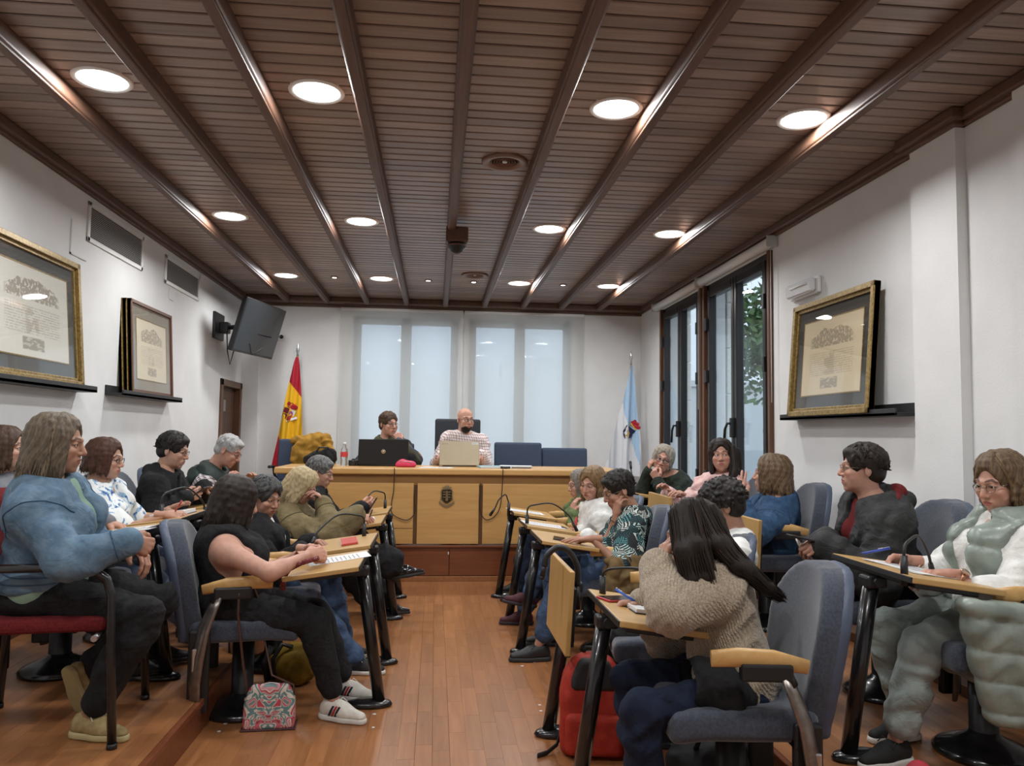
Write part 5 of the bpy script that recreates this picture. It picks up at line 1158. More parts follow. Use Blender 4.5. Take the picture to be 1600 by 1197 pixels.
        if leg and not torso: F.ell(pel+fh*.015-np.array((0,0,.01)), (.150*s*(.35+.65*b)+offv, .115*s*b+offv, .115*s+offv), (rh,fh,np.array((0,0,1.))), k=.04)
        V, Q = F.nets()
        if len(V) == 0: return None
        V = smooth_mesh(V, Q, 1, .4); V = folds(V, Q, spec.get('fold', .013), spec.get('wl', .115), seed*7+seedo); V = creases(V, Q, ([(J['e'+q], J['w'+q]-J['s'+q]) for q in 'RL'] + [(J['s'+q]*.75+J['e'+q]*.25, J['e'+q]-J['s'+q]) for q in 'RL'] if arm > .5 else []) + ([(J['k'+q], J['a'+q]-J['h'+q]) for q in 'RL'] + [(J['h'+q]*.6+J['k'+q]*.4, J['k'+q]-J['h'+q]) for q in 'RL'] if leg else []), spec.get('crease', .005)*(1 if spec.get('off',.013) > .009 else .5), seed)
        if 'quilt' in spec:
            N = vnormals(V, Q); zz = ((V-pel)@up)/spec['quilt']; V = V + N*(spec.get('puff', .014)*(np.abs(np.sin(zz*PI))**.5-.75))[:,None].astype(f32)
        return link(nm, np_mesh(nm, V, Q, uv=uv_of(V)), spec['mat'], root)
    kids = {}
    if inner: kids['inner'] = garment(inner.get('name', 'shirt'), dict(dict(off=.001, fold=.002), **inner), inner.get('arm', .3), 0, True, 1)
    if top: kids['top'] = garment(top.get('name', 'shirt'), top, top.get('arm', 1.0), 0, True, 2)
    for ov in (over or []): kids[ov['name']] = garment(ov['name'], ov, 0, 0, True, 5)
    if legwear: kids['leg'] = garment(legwear.get('name', 'trousers'), legwear, 0, legwear.get('leg', .97), False, 3)
    if top and top.get('collar'):
        cw = top['collar']; mb = MB(); g0 = top.get('cgap', 38)
        pr = []
        for i in range(17):
            a = R(g0+(360-2*g0)*i/16); p = neck+up*.012+fw*(.012+math.cos(a)*.070)+rt*math.sin(a)*.074; p = p-up*.035*max(0, math.cos(a)); pr.append(p)
        mb.grid(lambda u, v: pr[int(round(u*16))]*1.0+up*(v-.3)*cw+(pr[int(round(u*16))]-neck-up*.012)*(.16*abs(v-.5)), 16, 3, .006); mb.build('collar', top.get('cmat', top['mat']), root)
    # ---- hair
    if hair:
        hm = hair['mat']; V, Q, t = hair_field(hair['style'], rg, hair.get('L', 0), hair.get('part', 0), hair.get('vol', .014)); V = smooth_mesh(V, Q, 1, .4)
        ho = link('hair', np_mesh('hair', to_world(V, hcen, hax, hs), Q, tint=t*.45), hm, root); S = []
        if hair['style'] != 'curly':
            P, tn = strand_paths(hair['style'], rg, hair.get('L', 0), hair.get('part', 0), hair.get('vol', .014), hair.get('n', 620), hair.get('wave', 0)); n_, m_, _ = P.shape
            S.append(tubes(to_world(P.reshape(-1, 3), hcen, hax, hs).reshape(n_, m_, 3), hair.get('r', .0021), tn))
        if hair.get('locks'):
            LK = [np.array(l, float) for l in hair['locks']]; al = np.concatenate(LK); F = Field(al.min(0)-.06, al.max(0)+.06, .007)
            for l in LK:
                F.chain(list(l), [.030]*(len(l)-2)+[.022,.006], k=.02)
                k = np.linspace(0, len(l)-1, 14); i0 = np.clip(k.astype(int), 0, len(l)-2); fr = (k-i0)[:,None]; base = l[i0]*(1-fr)+l[i0+1]*fr
                for _ in range(2): base[1:-1] = .25*base[:-2]+.5*base[1:-1]+.25*base[2:]
                n_ = 150; o = rg.normal(size=(n_, 3)); o /= np.linalg.norm(o, axis=1)[:,None]; w = (.036*(.75+.3*rg.random(n_)))[:,None,None]*(1-.55*np.linspace(0, 1, 14)**2)[None,:,None]
                P = base[None]+o[:,None,:]*w+.004*rg.normal(size=(n_, 1, 3))*np.linspace(0, 1, 14)[None,:,None]; S.append(tubes(P, .0024, np.clip(.3+.35*rg.normal(size=n_), 0, 1)))
            V, Q = F.nets(); link('hair_lock', np_mesh('hair_lock', V, Q, tint=np.zeros((len(V), 3))), hm, root)
        if S:
            off = 0; VV, QQ, TT = [], [], []
            for V, Q, t in S: VV.append(V); QQ.append(Q+off); TT.append(t); off += len(V)
            link('hair_strands', np_mesh('hair_strands', np.concatenate(VV), np.concatenate(QQ), tint=np.concatenate(TT)), hm, ho)['kind'] = 'stuff'
    if beard:
        F = head_field(.0045); e = F.d.copy(); F.d = e-.0055
        F.ell((0,.055,-.092), (.062,.062,.046), k=0, op='int'); F.ell((0,.105,-.060), (.021,.03,.0115), k=.003, op='sub'); F.plane((0,.02,0), (0,-1,.3), k=.004)
        V, Q = F.nets(); link('beard', np_mesh('beard', to_world(V, hcen, hax, hs), Q, tint=np.zeros((len(V),3))), beard, root)
    if glasses:
        mb = MB(); W = lambda p: Vector(to_world([p], hcen, hax, hs)[0].tolist()); gr = .0016*hs*glasses.get('w', 1)
        for sg in (-1, 1):
            ring = [W((sg*.0315+.0215*math.cos(a)*(1 if abs(math.cos(a)) < .8 else .97), .098-.006*abs(math.cos(a)), .003+.0165*math.sin(a)*(1 if math.sin(a) < 0 else .92))) for a in np.linspace(0, 2*PI, 15)]
            mb.tube(ring, gr, 5); mb.tube([W((sg*.053,.093,.006)), W((sg*.070,.05,.008)), W((sg*.076,-.005,.006)), W((sg*.076,-.022,-.008))], gr, 5)
        mb.tube([W((-.011,.098,.006)), W((0,.103,.008)), W((.011,.098,.006))], gr, 5); mb.build('glasses', glasses['mat'], root)
    # ---- shoes
    if shoes:
        for sd in 'RL':
            sp = (shoes or {}).get(sd, shoes.get('both'))
            if sp is None: continue
            d = sp.get('dir'); hd_ = (legs or {}).get(sd, {}).get('foot', hp)
            shoe(sp, J['a'+sd], hd_, root, s, (legs or {}).get(sd, {}).get('fp', 0), (legs or {}).get(sd, {}).get('fr', 0))
    root['_J'] = 0; del root['_J']
    return root, J, dict(up=up, fw=fw, rt=rt, hax=hax, hc=hcen, hands=hands, kids=kids, neck=neck, pel=pel)

def shoe(sp, ank, head, parent, s=1.0, pitch=0, roll=0):
    """shoe below an ankle; local frame y towards the toe, z up, ankle joint 0.085 above the ground"""
    kind = sp.get('kind', 'sneaker'); F = Field((-.07,-.11,-.11), (.07,.235,.12), .0055)
    tw = .036 if kind != 'boot' else .028
    F.cap((0,-.035,-.045), (0,.07,-.052), .036, .036, k=0); F.cap((0,.06,-.053), (0,.15 if kind != 'boot' else .165,-.062), .037, .026 if kind != 'boot' else .014, k=.02)
    F.cap((0,-.02,-.02), (0,.05,-.03), .035, .030, k=.02)
    if kind in ('boot', 'high'): F.cap((0,-.01,-.03), (0,-.012,.07), .038, .042, k=.02)
    if kind != 'boot' and kind != 'high': F.plane((0,-.01,.012 if kind != 'low' else -.005), (0,-.25,1), k=.004)
    F.plane((0,0,-.066), (0,0,-1), k=.004)
    V, Q = F.nets(); ax = head_axes(head, pitch, roll); me = np_mesh('shoe', to_world(V, ank, ax, s), Q); o = link('shoe', me, sp['mat'], parent)
    F = Field((-.07,-.11,-.12), (.07,.235,-.02), .005); F.cap((0,-.036,-.076), (0,.07,-.076), .041, .041, k=0); F.cap((0,.06,-.076), (0,.152 if kind != 'boot' else .17,-.076), .042, .029 if kind != 'boot' else .013, k=.015)
    th = sp.get('sole_h', .024); F.plane((0,0,-.087+th), (0,0,1), k=.003); F.plane((0,0,-.087), (0,0,-1), k=.003)
    if kind == 'boot': F.cap((0,-.03,-.07), (0,-.035,-.087), .03, .022, k=.004)
    V, Q = F.nets(); link('sole', np_mesh('sole', to_world(V, ank, ax, s), Q), sp.get('sole', sp['mat']), o)
    W = lambda p: Vector(to_world([p], ank, ax, s)[0].tolist())
    if sp.get('laces'):
        mb = MB()
        for i in range(5):
            y = .035+.017*i; z = -.004-.0055*i-(.000 if i < 2 else .002*(i-1)); mb.tube([W((-.021,y,z-.008)), W((-.008,y+.006,z+.004)), W((.008,y+.006,z+.004)), W((.021,y,z-.008))], .0028*s, 5)
        mb.tube([W((0,.035,.004)), W((.03,.03,.008)), W((.038,.05,-.012))], .002*s, 5); mb.tube([W((0,.035,.004)), W((-.03,.03,.006)), W((-.036,.052,-.012))], .002*s, 5)
        mb.build('laces', sp['laces'], o)
    if sp.get('stripes'):
        for j, (m, y) in enumerate(sp['stripes']):
            for sg in (-1, 1):
                mb = MB(); mb.grid(lambda u, v: W((sg*(.0375+.002*(1-abs(2*v-1)) - .010*max(0, v-.55)), y+.012*u+.022*v, -.062+.046*v)), 1, 6, .0015*-sg); mb.build('stripe', m, o)
M_EYE = plain('eye_white', (.75,.72,.68), .2); M_IRIS = plain('iris', (.035,.02,.012), .15)
def watch(J, info, side, parent, strap, face, r=.030, face_c=None, ring=False):
    e, w = J['e'+side], J['w'+side]; d = nrm(w-e); c = w-d*.03; a = nrm(np.cross(d, (0,0,1))); b = np.cross(a, d)
    mb = MB(); pts = [Vector((c+a*r*math.cos(t)+b*r*math.sin(t)).tolist()) for t in np.linspace(0, 2*PI, 19)]
    mb.tube(pts, .0075 if not ring else .004, 6, flat=.45 if not ring else 1); mb.build('watch_strap' if not ring else 'bracelet', strap, parent)
    if face is not None:
        n = nrm(face_c if face_c is not None else b); n = nrm(n-d*(n@d)); o = c+n*(r+.004); y = np.cross(n, d)
        mb = MB(); mb.lathe([(.0,.0),(.017,0),(.018,.003),(.015,.006),(0,.006)], 16, frame_M(o, d, y, n)); mb.build('watch_face', face, parent)
# ------------------------------------------------------------------ the people of the meeting
SKIN = skin_mat('skin_light', (.49,.285,.205)); SKIN_T = skin_mat('skin_tan', (.40,.215,.145)); SKIN_P = skin_mat('skin_pink', (.51,.28,.205))
H_BLACK = hair_mat('hair_black', (.006,.005,.005), (.018,.014,.012), (.035,.026,.022)); H_DARK = hair_mat('hair_dark_brown', (.008,.005,.0035), (.020,.012,.008), (.040,.023,.015))
H_BROWN = hair_mat('hair_brown', (.035,.018,.010), (.075,.040,.022), (.12,.065,.036)); H_RED = hair_mat('hair_auburn', (.035,.013,.008), (.075,.030,.017), (.12,.05,.028))
H_ASH = hair_mat('hair_ash_streaked', (.060,.045,.032), (.13,.10,.07), (.36,.28,.18)); H_BLOND = hair_mat('hair_blonde', (.30,.22,.11), (.50,.39,.22), (.62,.52,.34))
H_GREY = hair_mat('hair_grey', (.035,.034,.033), (.15,.148,.145), (.34,.34,.335)); H_SILV = hair_mat('hair_silver', (.26,.26,.26), (.42,.42,.41), (.5,.5,.5)); H_GOLD = hair_mat('hair_golden_brown', (.11,.060,.026), (.22,.13,.06), (.38,.25,.13))
H_BALAY = hair_mat('hair_brown_blonde_ends', (.05,.028,.016), (.12,.07,.04), (.36,.25,.12))
F_BLK = mottled('cloth_black', (.009,.009,.010), (.015,.015,.016), 60, .9, bump='cloth'); F_DEN = mottled('denim_light', hexc('50697f'), hexc('687f92'), 22, .85, bump='cloth'); F_DEN2 = mottled('denim_blue', hexc('27405f'), hexc('385675'), 22, .85, bump='cloth')
F_JEAN = mottled('jeans_blue', hexc('2f3f58'), hexc('435673'), 18, .85, bump='cloth'); F_NAVY = mottled('jeans_navy', hexc('11182a'), hexc('1a2338'), 18, .9, bump='cloth'); F_JEANL = mottled('jeans_faded', hexc('5a6c8c'), hexc('7b8cab'), 10, .85, bump='cloth')
F_WHITE = mottled('cloth_white', hexc('d6d6d2'), hexc('e6e6e2'), 30, .85, bump='cloth'); F_GREY = plain('cloth_grey', hexc('6f7278'), .9)
G_BLK = plain('glasses_black', (.012,.012,.014), .3); G_RED = plain('glasses_red', (.11,.012,.02), .3); G_WIRE = plain('glasses_wire', (.25,.22,.18), .3, metal=.9); G_BLUE = plain('glasses_navy', (.02,.025,.06), .3)
SHOE_W = dict(mat=mottled('shoe_white', hexc('cfcabf'), hexc('e0dcd2'), 30, .6), sole=plain('sole_white', hexc('d8d6cf'), .6), laces=plain('lace_white', (.8,.8,.78), .7))
SHOE_B = dict(mat=plain('shoe_black', (.012,.012,.013), .5), sole=plain('sole_black', (.02,.02,.02), .6), laces=plain('lace_black', (.02,.02,.022), .7))
def NK(h, head, b=.045, d=.17, sx=0): return (h[0]-b*math.cos(R(head)), h[1]-b*math.sin(R(head)), h[2]-d)
DN = (0,0,-1)
# ---- left platform
h = (-1.481, 3.220, 1.260)
denim, J, I = person('woman in pale denim jacket with streaked grey-brown hair, nearest on the left', (-1.54,3.28,.695), (h[0]-.03,h[1]+.0,h[2]-.165), h, (6,-6,0), body=(8,2), skin=SKIN_T, hair=dict(style='shoulder', L=.10, mat=H_ASH, vol=.018, part=.5, n=1100), bulk=1.28, s=.98, hs=0.93, seed=11,
  arms=dict(R=dict(w=(-1.145, 3.080, 0.901), pole=(-.4,-.6,-1), hand='fist', dir=(.8,.5,-.35), palm=(-.3,.8,-.3), l=.86), L=dict(w=(-1.207, 3.300, 0.855), pole=(-.3,.6,-1), hand='relax', dir=(.8,-.5,-.5), palm=(-.4,-.2,-.9))),
  legs=dict(R=dict(a=(-1.30,3.19,.232), foot=-18, l=1.13, pole=(1,-.05,.9)), L=dict(a=(-1.44,3.50,.30), foot=62, fp=-70, l=1.10, pole=(1,.05,.9))),
  top=dict(name='denim_jacket', mat=F_DEN, neck='open', gap=.035, hem=.045, off=.020, collar=.05, wl=.17, fold=.012, loose=.010), inner=dict(name='shirt', mat=plain('mint_cloth', hexc('7f9c8a'), .85), hem=-.15, off=.017), legwear=dict(mat=F_BLK, off=.010, leg=.93, loose=.010, legr=.88),
  shoes=dict(both=dict(mat=mottled('shoe_beige', hexc('8d7a52'), hexc('a8946a'), 40, .8), sole=plain('sole_tan', hexc('b3a578'), .7), laces=SHOE_W['laces'], kind='sneaker')), chest=1)
dk = plain('denim_stitch', hexc('3a566f'), .9); K = I['kids']['top']; tailor(K, J, I, dk, .08); ring_seam(K, np.array(I['pel'])+I['up']*.105, I['up'], .25, dk, n=70); ring_seam(K, np.array(I['neck'])-I['up']*.13, I['up'], .21, dk, .0022, n=70)
h = (-2.085, 4.020, 1.218)
person('person with dark brown hair mostly hidden behind the woman in the denim jacket', (-1.93,4.05,.67), NK(h,0), h, (0,0,0), body=(4,0), skin=SKIN, hair=dict(style='bob', L=.07, mat=H_BROWN, vol=.018), s=.92, hs=0.88, seed=12, top=dict(name='sweater', mat=F_GREY), legwear=dict(mat=F_BLK), shoes=dict(both=SHOE_B),
  legs=dict(R=dict(a=(-1.389, 3.900, 0.208), foot=10), L=dict(a=(-1.35,4.12,.225), foot=10)), arms=dict(R=dict(w=(-1.55,3.9,.80), hand='relax', palm=DN), L=dict(w=(-1.5,4.15,.80), hand='relax', palm=DN)))
h = (-1.845, 4.580, 1.156)
prn, J, I = person('woman with auburn bob and dark glasses in a blue flowered white blouse, writing', (-1.90,4.66,.67), (h[0]-.035,h[1]+.01,h[2]-.16), h, (-4,-8,0), body=(6,0), skin=SKIN, hair=dict(style='bob', L=.045, mat=H_RED, vol=.018, part=.6), s=.93, hs=0.90, bulk=1.15, seed=13, glasses=dict(mat=G_BLK, w=1.2),
  arms=dict(R=dict(w=(-1.450, 4.400, 0.865), pole=(-.4,-.5,-1), hand='pen', dir=(.95,.15,-.05), palm=(0,.5,-.8)), L=dict(w=(-1.542, 4.720, 0.858), pole=(0,.5,-1), hand='flat', palm=DN)), legs=dict(R=dict(a=(-1.239, 4.450, 0.258), foot=-5, pole=(.5,-.1,1)), L=dict(a=(-1.42,4.80,.225), foot=5)),
  top=dict(name='blouse', mat=blotches('flower_print', [(0,hexc('3a5a92')),(.36,hexc('8fb0cc')),(.43,hexc('dfe3e2')),(.60,hexc('d7dcdb')),(.64,hexc('5f86b4')),(.70,hexc('e2e4e2'))], 13), arm=.42, loose=.014, neck='v', hem=-.08), legwear=dict(name='jeans', mat=F_JEANL), shoes=dict(both=SHOE_B), chest=1)
h = (-1.738, 5.380, 1.188)
hood, J, I = person('young man with short black hair and glasses in a black hooded jacket', (-1.90,5.40,.67), (h[0]-.05,h[1]-.0,h[2]-.165), h, (-6,-14,0), body=(2,0), skin=SKIN, hair=dict(style='short', mat=H_BLACK, vol=.020), s=.98, hs=0.95, female=False, seed=14, glasses=dict(mat=G_BLK),
  arms=dict(R=dict(w=(-1.599, 5.200, 0.881), pole=(-.2,-.6,-1), hand='hold', dir=(.8,.3,.35), palm=(.1,.8,.2)), L=dict(w=(-1.545, 5.420, 0.932), pole=(0,.6,-1), hand='up', dir=(1,-.3,.05), palm=(0,-.2,-1))), legs=dict(R=dict(a=(-1.40,5.3,.225)), L=dict(a=(-1.40,5.52,.225))),
  top=dict(name='hooded_jacket', mat=F_BLK, neck='open', gap=.028, off=.02, loose=.012, hem=-.06, collar=.05), inner=dict(name='shirt', mat=F_GREY), legwear=dict(mat=F_BLK), shoes=dict(both=SHOE_B))
F = Field(np.array(I['neck'])-.22, np.array(I['neck'])+.2, .01); n_ = np.array(I['neck']); F.chain([n_+I['rt']*.085+I['fw']*.03-I['up']*.01, n_+I['rt']*.075-I['fw']*.06, n_-I['fw']*.10+I['up']*.0, n_-I['rt']*.075-I['fw']*.06, n_-I['rt']*.085+I['fw']*.03-I['up']*.01], [.024,.034,.042,.034,.024], k=.02); link('hood', np_mesh('hood', *F.nets()), F_BLK, hood)
h = (-1.546, 6.020, 1.177)
vest, J, I = person('grey-haired man with red glasses in dark green padded vest over checked shirt', (-1.90,6.08,.67), (-1.658, 6.050, 0.992), h, (-6,-30,0), body=(4,0), skin=SKIN_P, hair=dict(style='crop', mat=H_SILV, vol=.008), s=.98, hs=0.96, female=False, bulk=1.1, seed=15, glasses=dict(mat=G_RED),
  arms=dict(R=dict(w=(-1.50,5.85,.92), pole=(-.2,-.5,-1), hand='relax', palm=DN), L=dict(w=(-1.45,6.2,.92), pole=(0,.5,-1), hand='relax', palm=DN)), legs=dict(R=dict(a=(-1.40,6.0,.225)), L=dict(a=(-1.40,6.2,.225))),
  top=dict(name='shirt', mat=checks('check_dark', (.60,.58,.57), hexc('4a2430'), .024, .45), collar=.04, loose=.012), legwear=dict(mat=F_NAVY), shoes=dict(both=SHOE_B))
V = dict(mat=mottled('vest_green', (.012,.022,.020), (.020,.034,.030), 30, .6), quilt=.09)
def puffer(root, J, I, mat, quilt, off=.026, hem=-.06, res=.010, gap=.05, b=1.0, seed=5, open_=True, long=0, name='padded_vest'):
    """sleeveless quilted vest over the torso"""
    pel, neck, up, fw, rt = I['pel'], np.array(I['neck']), I['up'], I['fw'], I['rt']; lo = np.minimum(pel, neck)-.34-long; hi = np.maximum(pel, neck)+.30; F = Field(lo, hi, res)
    P = lambda t: pel+(neck-pel)*t
    F.ell(P(.80)-fw*.005, (.158*b+off,.105*b+off,.16+off), (rt,fw,up), k=0); F.ell(P(.42)+fw*.02, (.140*b+off,.112*b+off,.18+off), (rt,fw,up), k=.04); F.ell(P(.06)+fw*.01, (.168*b+off,.13*b+off,.14+off), (rt,fw,up), k=.04)
    F.cap(J['sR']-rt*.02, J['sL']+rt*.02, .062*b+off*.6, k=.04); F.cap(neck, J['sR']-rt*.03, .052+off*.5, k=.03); F.cap(neck, J['sL']+rt*.03, .052+off*.5, k=.03)
    if long: F.ell(pel-up*long*.45-fw*.02, (.19*b,.15*b,long*.75), (rt,fw,up), k=.05)
    F.cap(neck, np.array(I['hc'])-.0, .062, .07, k=.01, op='sub')
    for sd, sg in (('R',1),('L',-1)): F.ell(J['s'+sd]+rt*sg*.085-up*.03, (.095,.15,.17), (rt,fw,up), k=.012, op='sub')
    if open_: F.cap(neck+fw*.13, pel+fw*.24, gap, gap*1.2, k=.01, op='sub')
    F.plane(pel+up*(hem-long), -up, k=.02); Vv, Q = F.nets(); Vv = smooth_mesh(Vv, Q, 1, .4); Vv = folds(Vv, Q, .007, .10, seed); N = vnormals(Vv, Q); z = ((Vv-pel)@up)/quilt
    Vv = Vv+N*(.020*(np.abs(np.sin(z*PI))**.55-.6))[:,None].astype(f32); return link(name, np_mesh(name, Vv, Q), mat, root)
puffer(vest, J, I, V['mat'], .10, b=1.1, seed=5)
mb = MB(); n_ = I['neck']; pr = [n_+I['up']*.02+I['fw']*(.01+math.cos(a)*.085)+I['rt']*math.sin(a)*.085-I['up']*.03*max(0,math.cos(a)) for a in np.linspace(.6, 2*PI-.6, 15)]; mb.tube([Vector(p.tolist()) for p in pr], .024, 8); mb.build('collar', V['mat'], vest)
# ---- left aisle row
h = (-0.943, 3.860, 0.983)
blk, J, I = person('woman with dark hair in a sleeveless black top, hands clasped on the near left desk', (-.94,3.86,.495), (h[0]-.05,h[1]-.035,h[2]-.15), h, (38,-14,0), body=(16,8), skin=SKIN_P, hair=dict(style='bob', L=.10, mat=H_DARK, vol=.018, n=900), s=.98, hs=0.95, bulk=1.35, seed=16,
  arms=dict(R=dict(w=(-0.581, 3.720, 0.750), pole=(-.35,-1,-.25), hand='fist', dir=(.75,.65,.0), palm=(-.5,.6,-.4)), L=dict(w=(-0.618, 3.950, 0.745), pole=(.0,.6,-1), hand='relax', dir=(.8,-.45,.0), palm=(-.3,-.6,-.6))),
  legs=dict(R=dict(a=(-0.443, 3.740, 0.119), foot=-28, pole=(.6,-.05,1)), L=dict(a=(-0.422, 4.020, 0.144), foot=-22, pole=(.6,.1,1))),
  top=dict(name='top', mat=F_BLK, arm=0, hem=-.10, off=.012, fold=.006, bare=1), legwear=dict(mat=F_BLK, leg=.93, off=.007, crease=.002, fold=.006), shoes=dict(both=dict(SHOE_W, stripes=[(plain('stripe_navy', hexc('1a2238'), .6), -.005), (plain('stripe_red', hexc('b02a30'), .6), .012), (plain('stripe_navy', (0,0,0), .6), .029)])), chest=1)
watch_ear = MB(); watch_ear.ball(tuple(to_world([(.081,-.01,-.042)], h, I['hax'], .95)[0].tolist()), .007); watch_ear.build('earring', plain('pearl', (.75,.72,.66), .25), blk)
h = (-0.967, 4.600, 0.945)
gry, J, I = person('woman with grey-streaked black hair in black cardigan over a white top', (-.97,4.62,.495), (h[0]-.045,h[1]+.02,h[2]-.15), h, (-34,-16,0), body=(6,0), skin=SKIN_T, hair=dict(style='short', n=900, mat=hair_mat('hair_black_grey', (.012,.012,.012), (.04,.04,.04), (.20,.20,.20)), vol=.026, part=.6), s=.93, hs=0.91, bulk=1.1, seed=17,
  arms=dict(R=dict(w=(-0.727, 4.420, 0.677), pole=(-.3,-.5,-1), hand='relax', dir=(.9,.3,.05), palm=DN), L=dict(w=(-0.709, 4.660, 0.690), pole=(0,.5,-1), hand='relax', dir=(.8,-.5,0), palm=DN)), legs=dict(R=dict(a=(-0.412, 4.420, 0.140), foot=-8, pole=(.6,0,1)), L=dict(a=(-.52,4.75,.085), foot=-5)),
  top=dict(name='cardigan', mat=F_BLK, neck='open', gap=.06, off=.018, hem=-.08), inner=dict(name='top', mat=F_WHITE, off=.008), legwear=dict(name='jeans', mat=F_JEAN), shoes=dict(both=dict(mat=plain('canvas_grey', hexc('2a2c30'), .8), sole=SHOE_W['sole'], laces=SHOE_W['laces'], kind='sneaker')))
h = (-0.929, 5.620, 0.940)
khk, J, I = person('blonde woman in a khaki field jacket leaning on her hand and writing', (-.99,5.68,.495), (-1.019, 5.660, 0.757), h, (4,-34,0), body=(6,0), skin=SKIN_P, hair=dict(style='long', L=.10, mat=H_BLOND, vol=.020, n=900, part=.5), s=1.0, hs=0.98, bulk=1.2, seed=18,
  arms=dict(R=dict(w=(-0.529, 5.420, 0.748), pole=(-.2,-.5,-1), hand='pen', dir=(1,.2,-.1), palm=(0,.5,-.8)), L=dict(e=(-0.670, 5.400, 0.629), w=(-0.769, 5.580, 0.810), pole=(.35,.3,-1), hand='cup', dir=(-.45,-.1,.9), palm=(-.6,-.2,.3))), legs=dict(R=dict(a=(-0.244, 5.620, 0.386), foot=2, fp=8, pole=(.4,0,1)), L=dict(a=(-0.324, 5.800, 0.259), foot=0)),
  top=dict(name='field_jacket', mat=mottled('khaki_cloth', hexc('6a5e42'), hexc('7d6f50'), 14, .88, bump='cloth'), off=.024, loose=.022, hem=-.10, fold=.016, wl=.14), legwear=dict(mat=F_BLK, off=.02, leg=.90, loose=.05), shoes=dict(both=dict(mat=plain('patent_black', (.012,.012,.013), .10, coat=.6), sole=SHOE_B['sole'], kind='boot')))
F = Field(np.array(I['neck'])-.2, np.array(I['neck'])+.2, .01); n_ = np.array(I['neck']); F.chain([n_+I['rt']*.09+I['fw']*.03, n_+I['rt']*.08-I['fw']*.06, n_-I['fw']*.10+I['up']*.01, n_-I['rt']*.08-I['fw']*.06, n_-I['rt']*.09+I['fw']*.03], [.022,.036,.045,.036,.022], k=.02); link('hood', np_mesh('hood', *F.nets()), MATS['khaki_cloth'], khk)
for w_, m_ in ((0, MATS['stripe_navy']), (.022, plain('knit_white', (.55,.55,.56), .9))):
    d_ = nrm(np.array(J['wR'])-np.array(J['eR'])); c_ = np.array(J['wR'])-d_*(.004+w_); mb = MB(); mb.tube([Vector((c_-d_*.010).tolist()), Vector((c_+d_*.010).tolist())], .039, 14); mb.build('cuff', m_, khk)
tailor(I['kids']['top'], J, I, plain('khaki_stitch', hexc('4e452f'), .9), -.06)
h = (-0.914, 6.360, 1.004)
gm, J, I = person('grey-haired man in dark jacket holding up a phone, beside the council desk', (-.99,6.38,.495), (h[0]-.06,h[1],h[2]-.155), h, (-8,-16,0), body=(4,0), skin=SKIN_P, hair=dict(style='short', mat=H_GREY, vol=.015), s=1.0, hs=1.00, female=False, bulk=1.1, seed=19, glasses=dict(mat=G_WIRE),
  arms=dict(R=dict(w=(-0.570, 6.220, 0.728), pole=(-.2,-.5,-1), hand='hold', dir=(.9,.25,.4), palm=(-.2,.8,.3)), L=dict(w=(-0.611, 6.450, 0.681), pole=(0,.5,-1), hand='relax', palm=DN)), legs=dict(R=dict(a=(-.50,6.3,.085)), L=dict(a=(-.50,6.55,.085))),
  top=dict(name='jacket', mat=F_BLK, neck='open', gap=.045, off=.022, loose=.012, hem=-.08, collar=.05), inner=dict(name='shirt', mat=plain('lavender_cloth', hexc('b5adc9'), .85), off=.008), legwear=dict(mat=F_BLK), shoes=dict(both=SHOE_B))
# ---- council desk
h = (-0.492, 8.220, 1.419)
dw, J, I = person('woman with pulled-back brown hair at the black laptop, hand over her mouth', (-.48,8.36,.86), (h[0]-.01,h[1]+.05,h[2]-.18), h, (-52,-4,0), body=(-84,-88), skin=SKIN_P, hair=dict(style='up', mat=H_BROWN, vol=.016), s=1.05, hs=1.04, bulk=1.05, seed=20, glasses=dict(mat=G_BLK, w=.9),
  arms=dict(L=dict(w=(-0.363, 7.980, 1.235), pole=(.9,-.2,-1), hand='fist', dir=(-.3,.2,.95), palm=(-.3,.9,.2)), R=dict(w=(-.62,8.02,1.05), pole=(-.6,0,-.6), hand='relax', palm=DN)), legs=dict(R=dict(a=(-.58,7.95,.405)), L=dict(a=(-.38,7.95,.405))),
  top=dict(name='jacket', mat=blotches('colour_block', [(0,hexc('2a2e36')),(.40,hexc('47462f')),(.50,hexc('343a45')),(.60,hexc('9a6a28')),(.68,hexc('2b2f36'))], 3.2, .1), neck='v', loose=.012), inner=dict(name='top', mat=plain('olive_cloth', hexc('4a4a3a'), .9)), legwear=dict(mat=F_BLK), shoes=dict(both=SHOE_B))
h = (0.306, 8.060, 1.476)
bald, J, I = person('bald bearded man with glasses in a red and white checked shirt behind the silver laptop', (.27,8.22,.86), (h[0]+.01,h[1]+.06,h[2]-.165), h, (-66,-6,0), body=(-88,-90), skin=SKIN_P, hair=None, s=.98, hs=1.02, female=False, bulk=1.02, seed=21, glasses=dict(mat=G_BLK, w=1.0), beard=H_DARK, extra=dict(gaze=14),
  arms=dict(R=dict(w=(0.054, 7.800, 1.109), pole=(-.35,.3,-1), hand='relax', dir=(.1,-1,-.1), palm=DN), L=dict(w=(0.467, 7.850, 1.112), pole=(.35,.3,-1), hand='relax', dir=(-.3,-1,-.1), palm=DN)), legs=dict(R=dict(a=(.15,7.95,.405)), L=dict(a=(.42,7.95,.405))),
  top=dict(name='shirt', mat=checks('check_red', hexc('dcd4d2'), hexc('7c3a44'), .026, .28), collar=.045, loose=.014, off=.016, hem=-.12), legwear=dict(name='jeans', mat=F_NAVY), shoes=dict(both=SHOE_B))
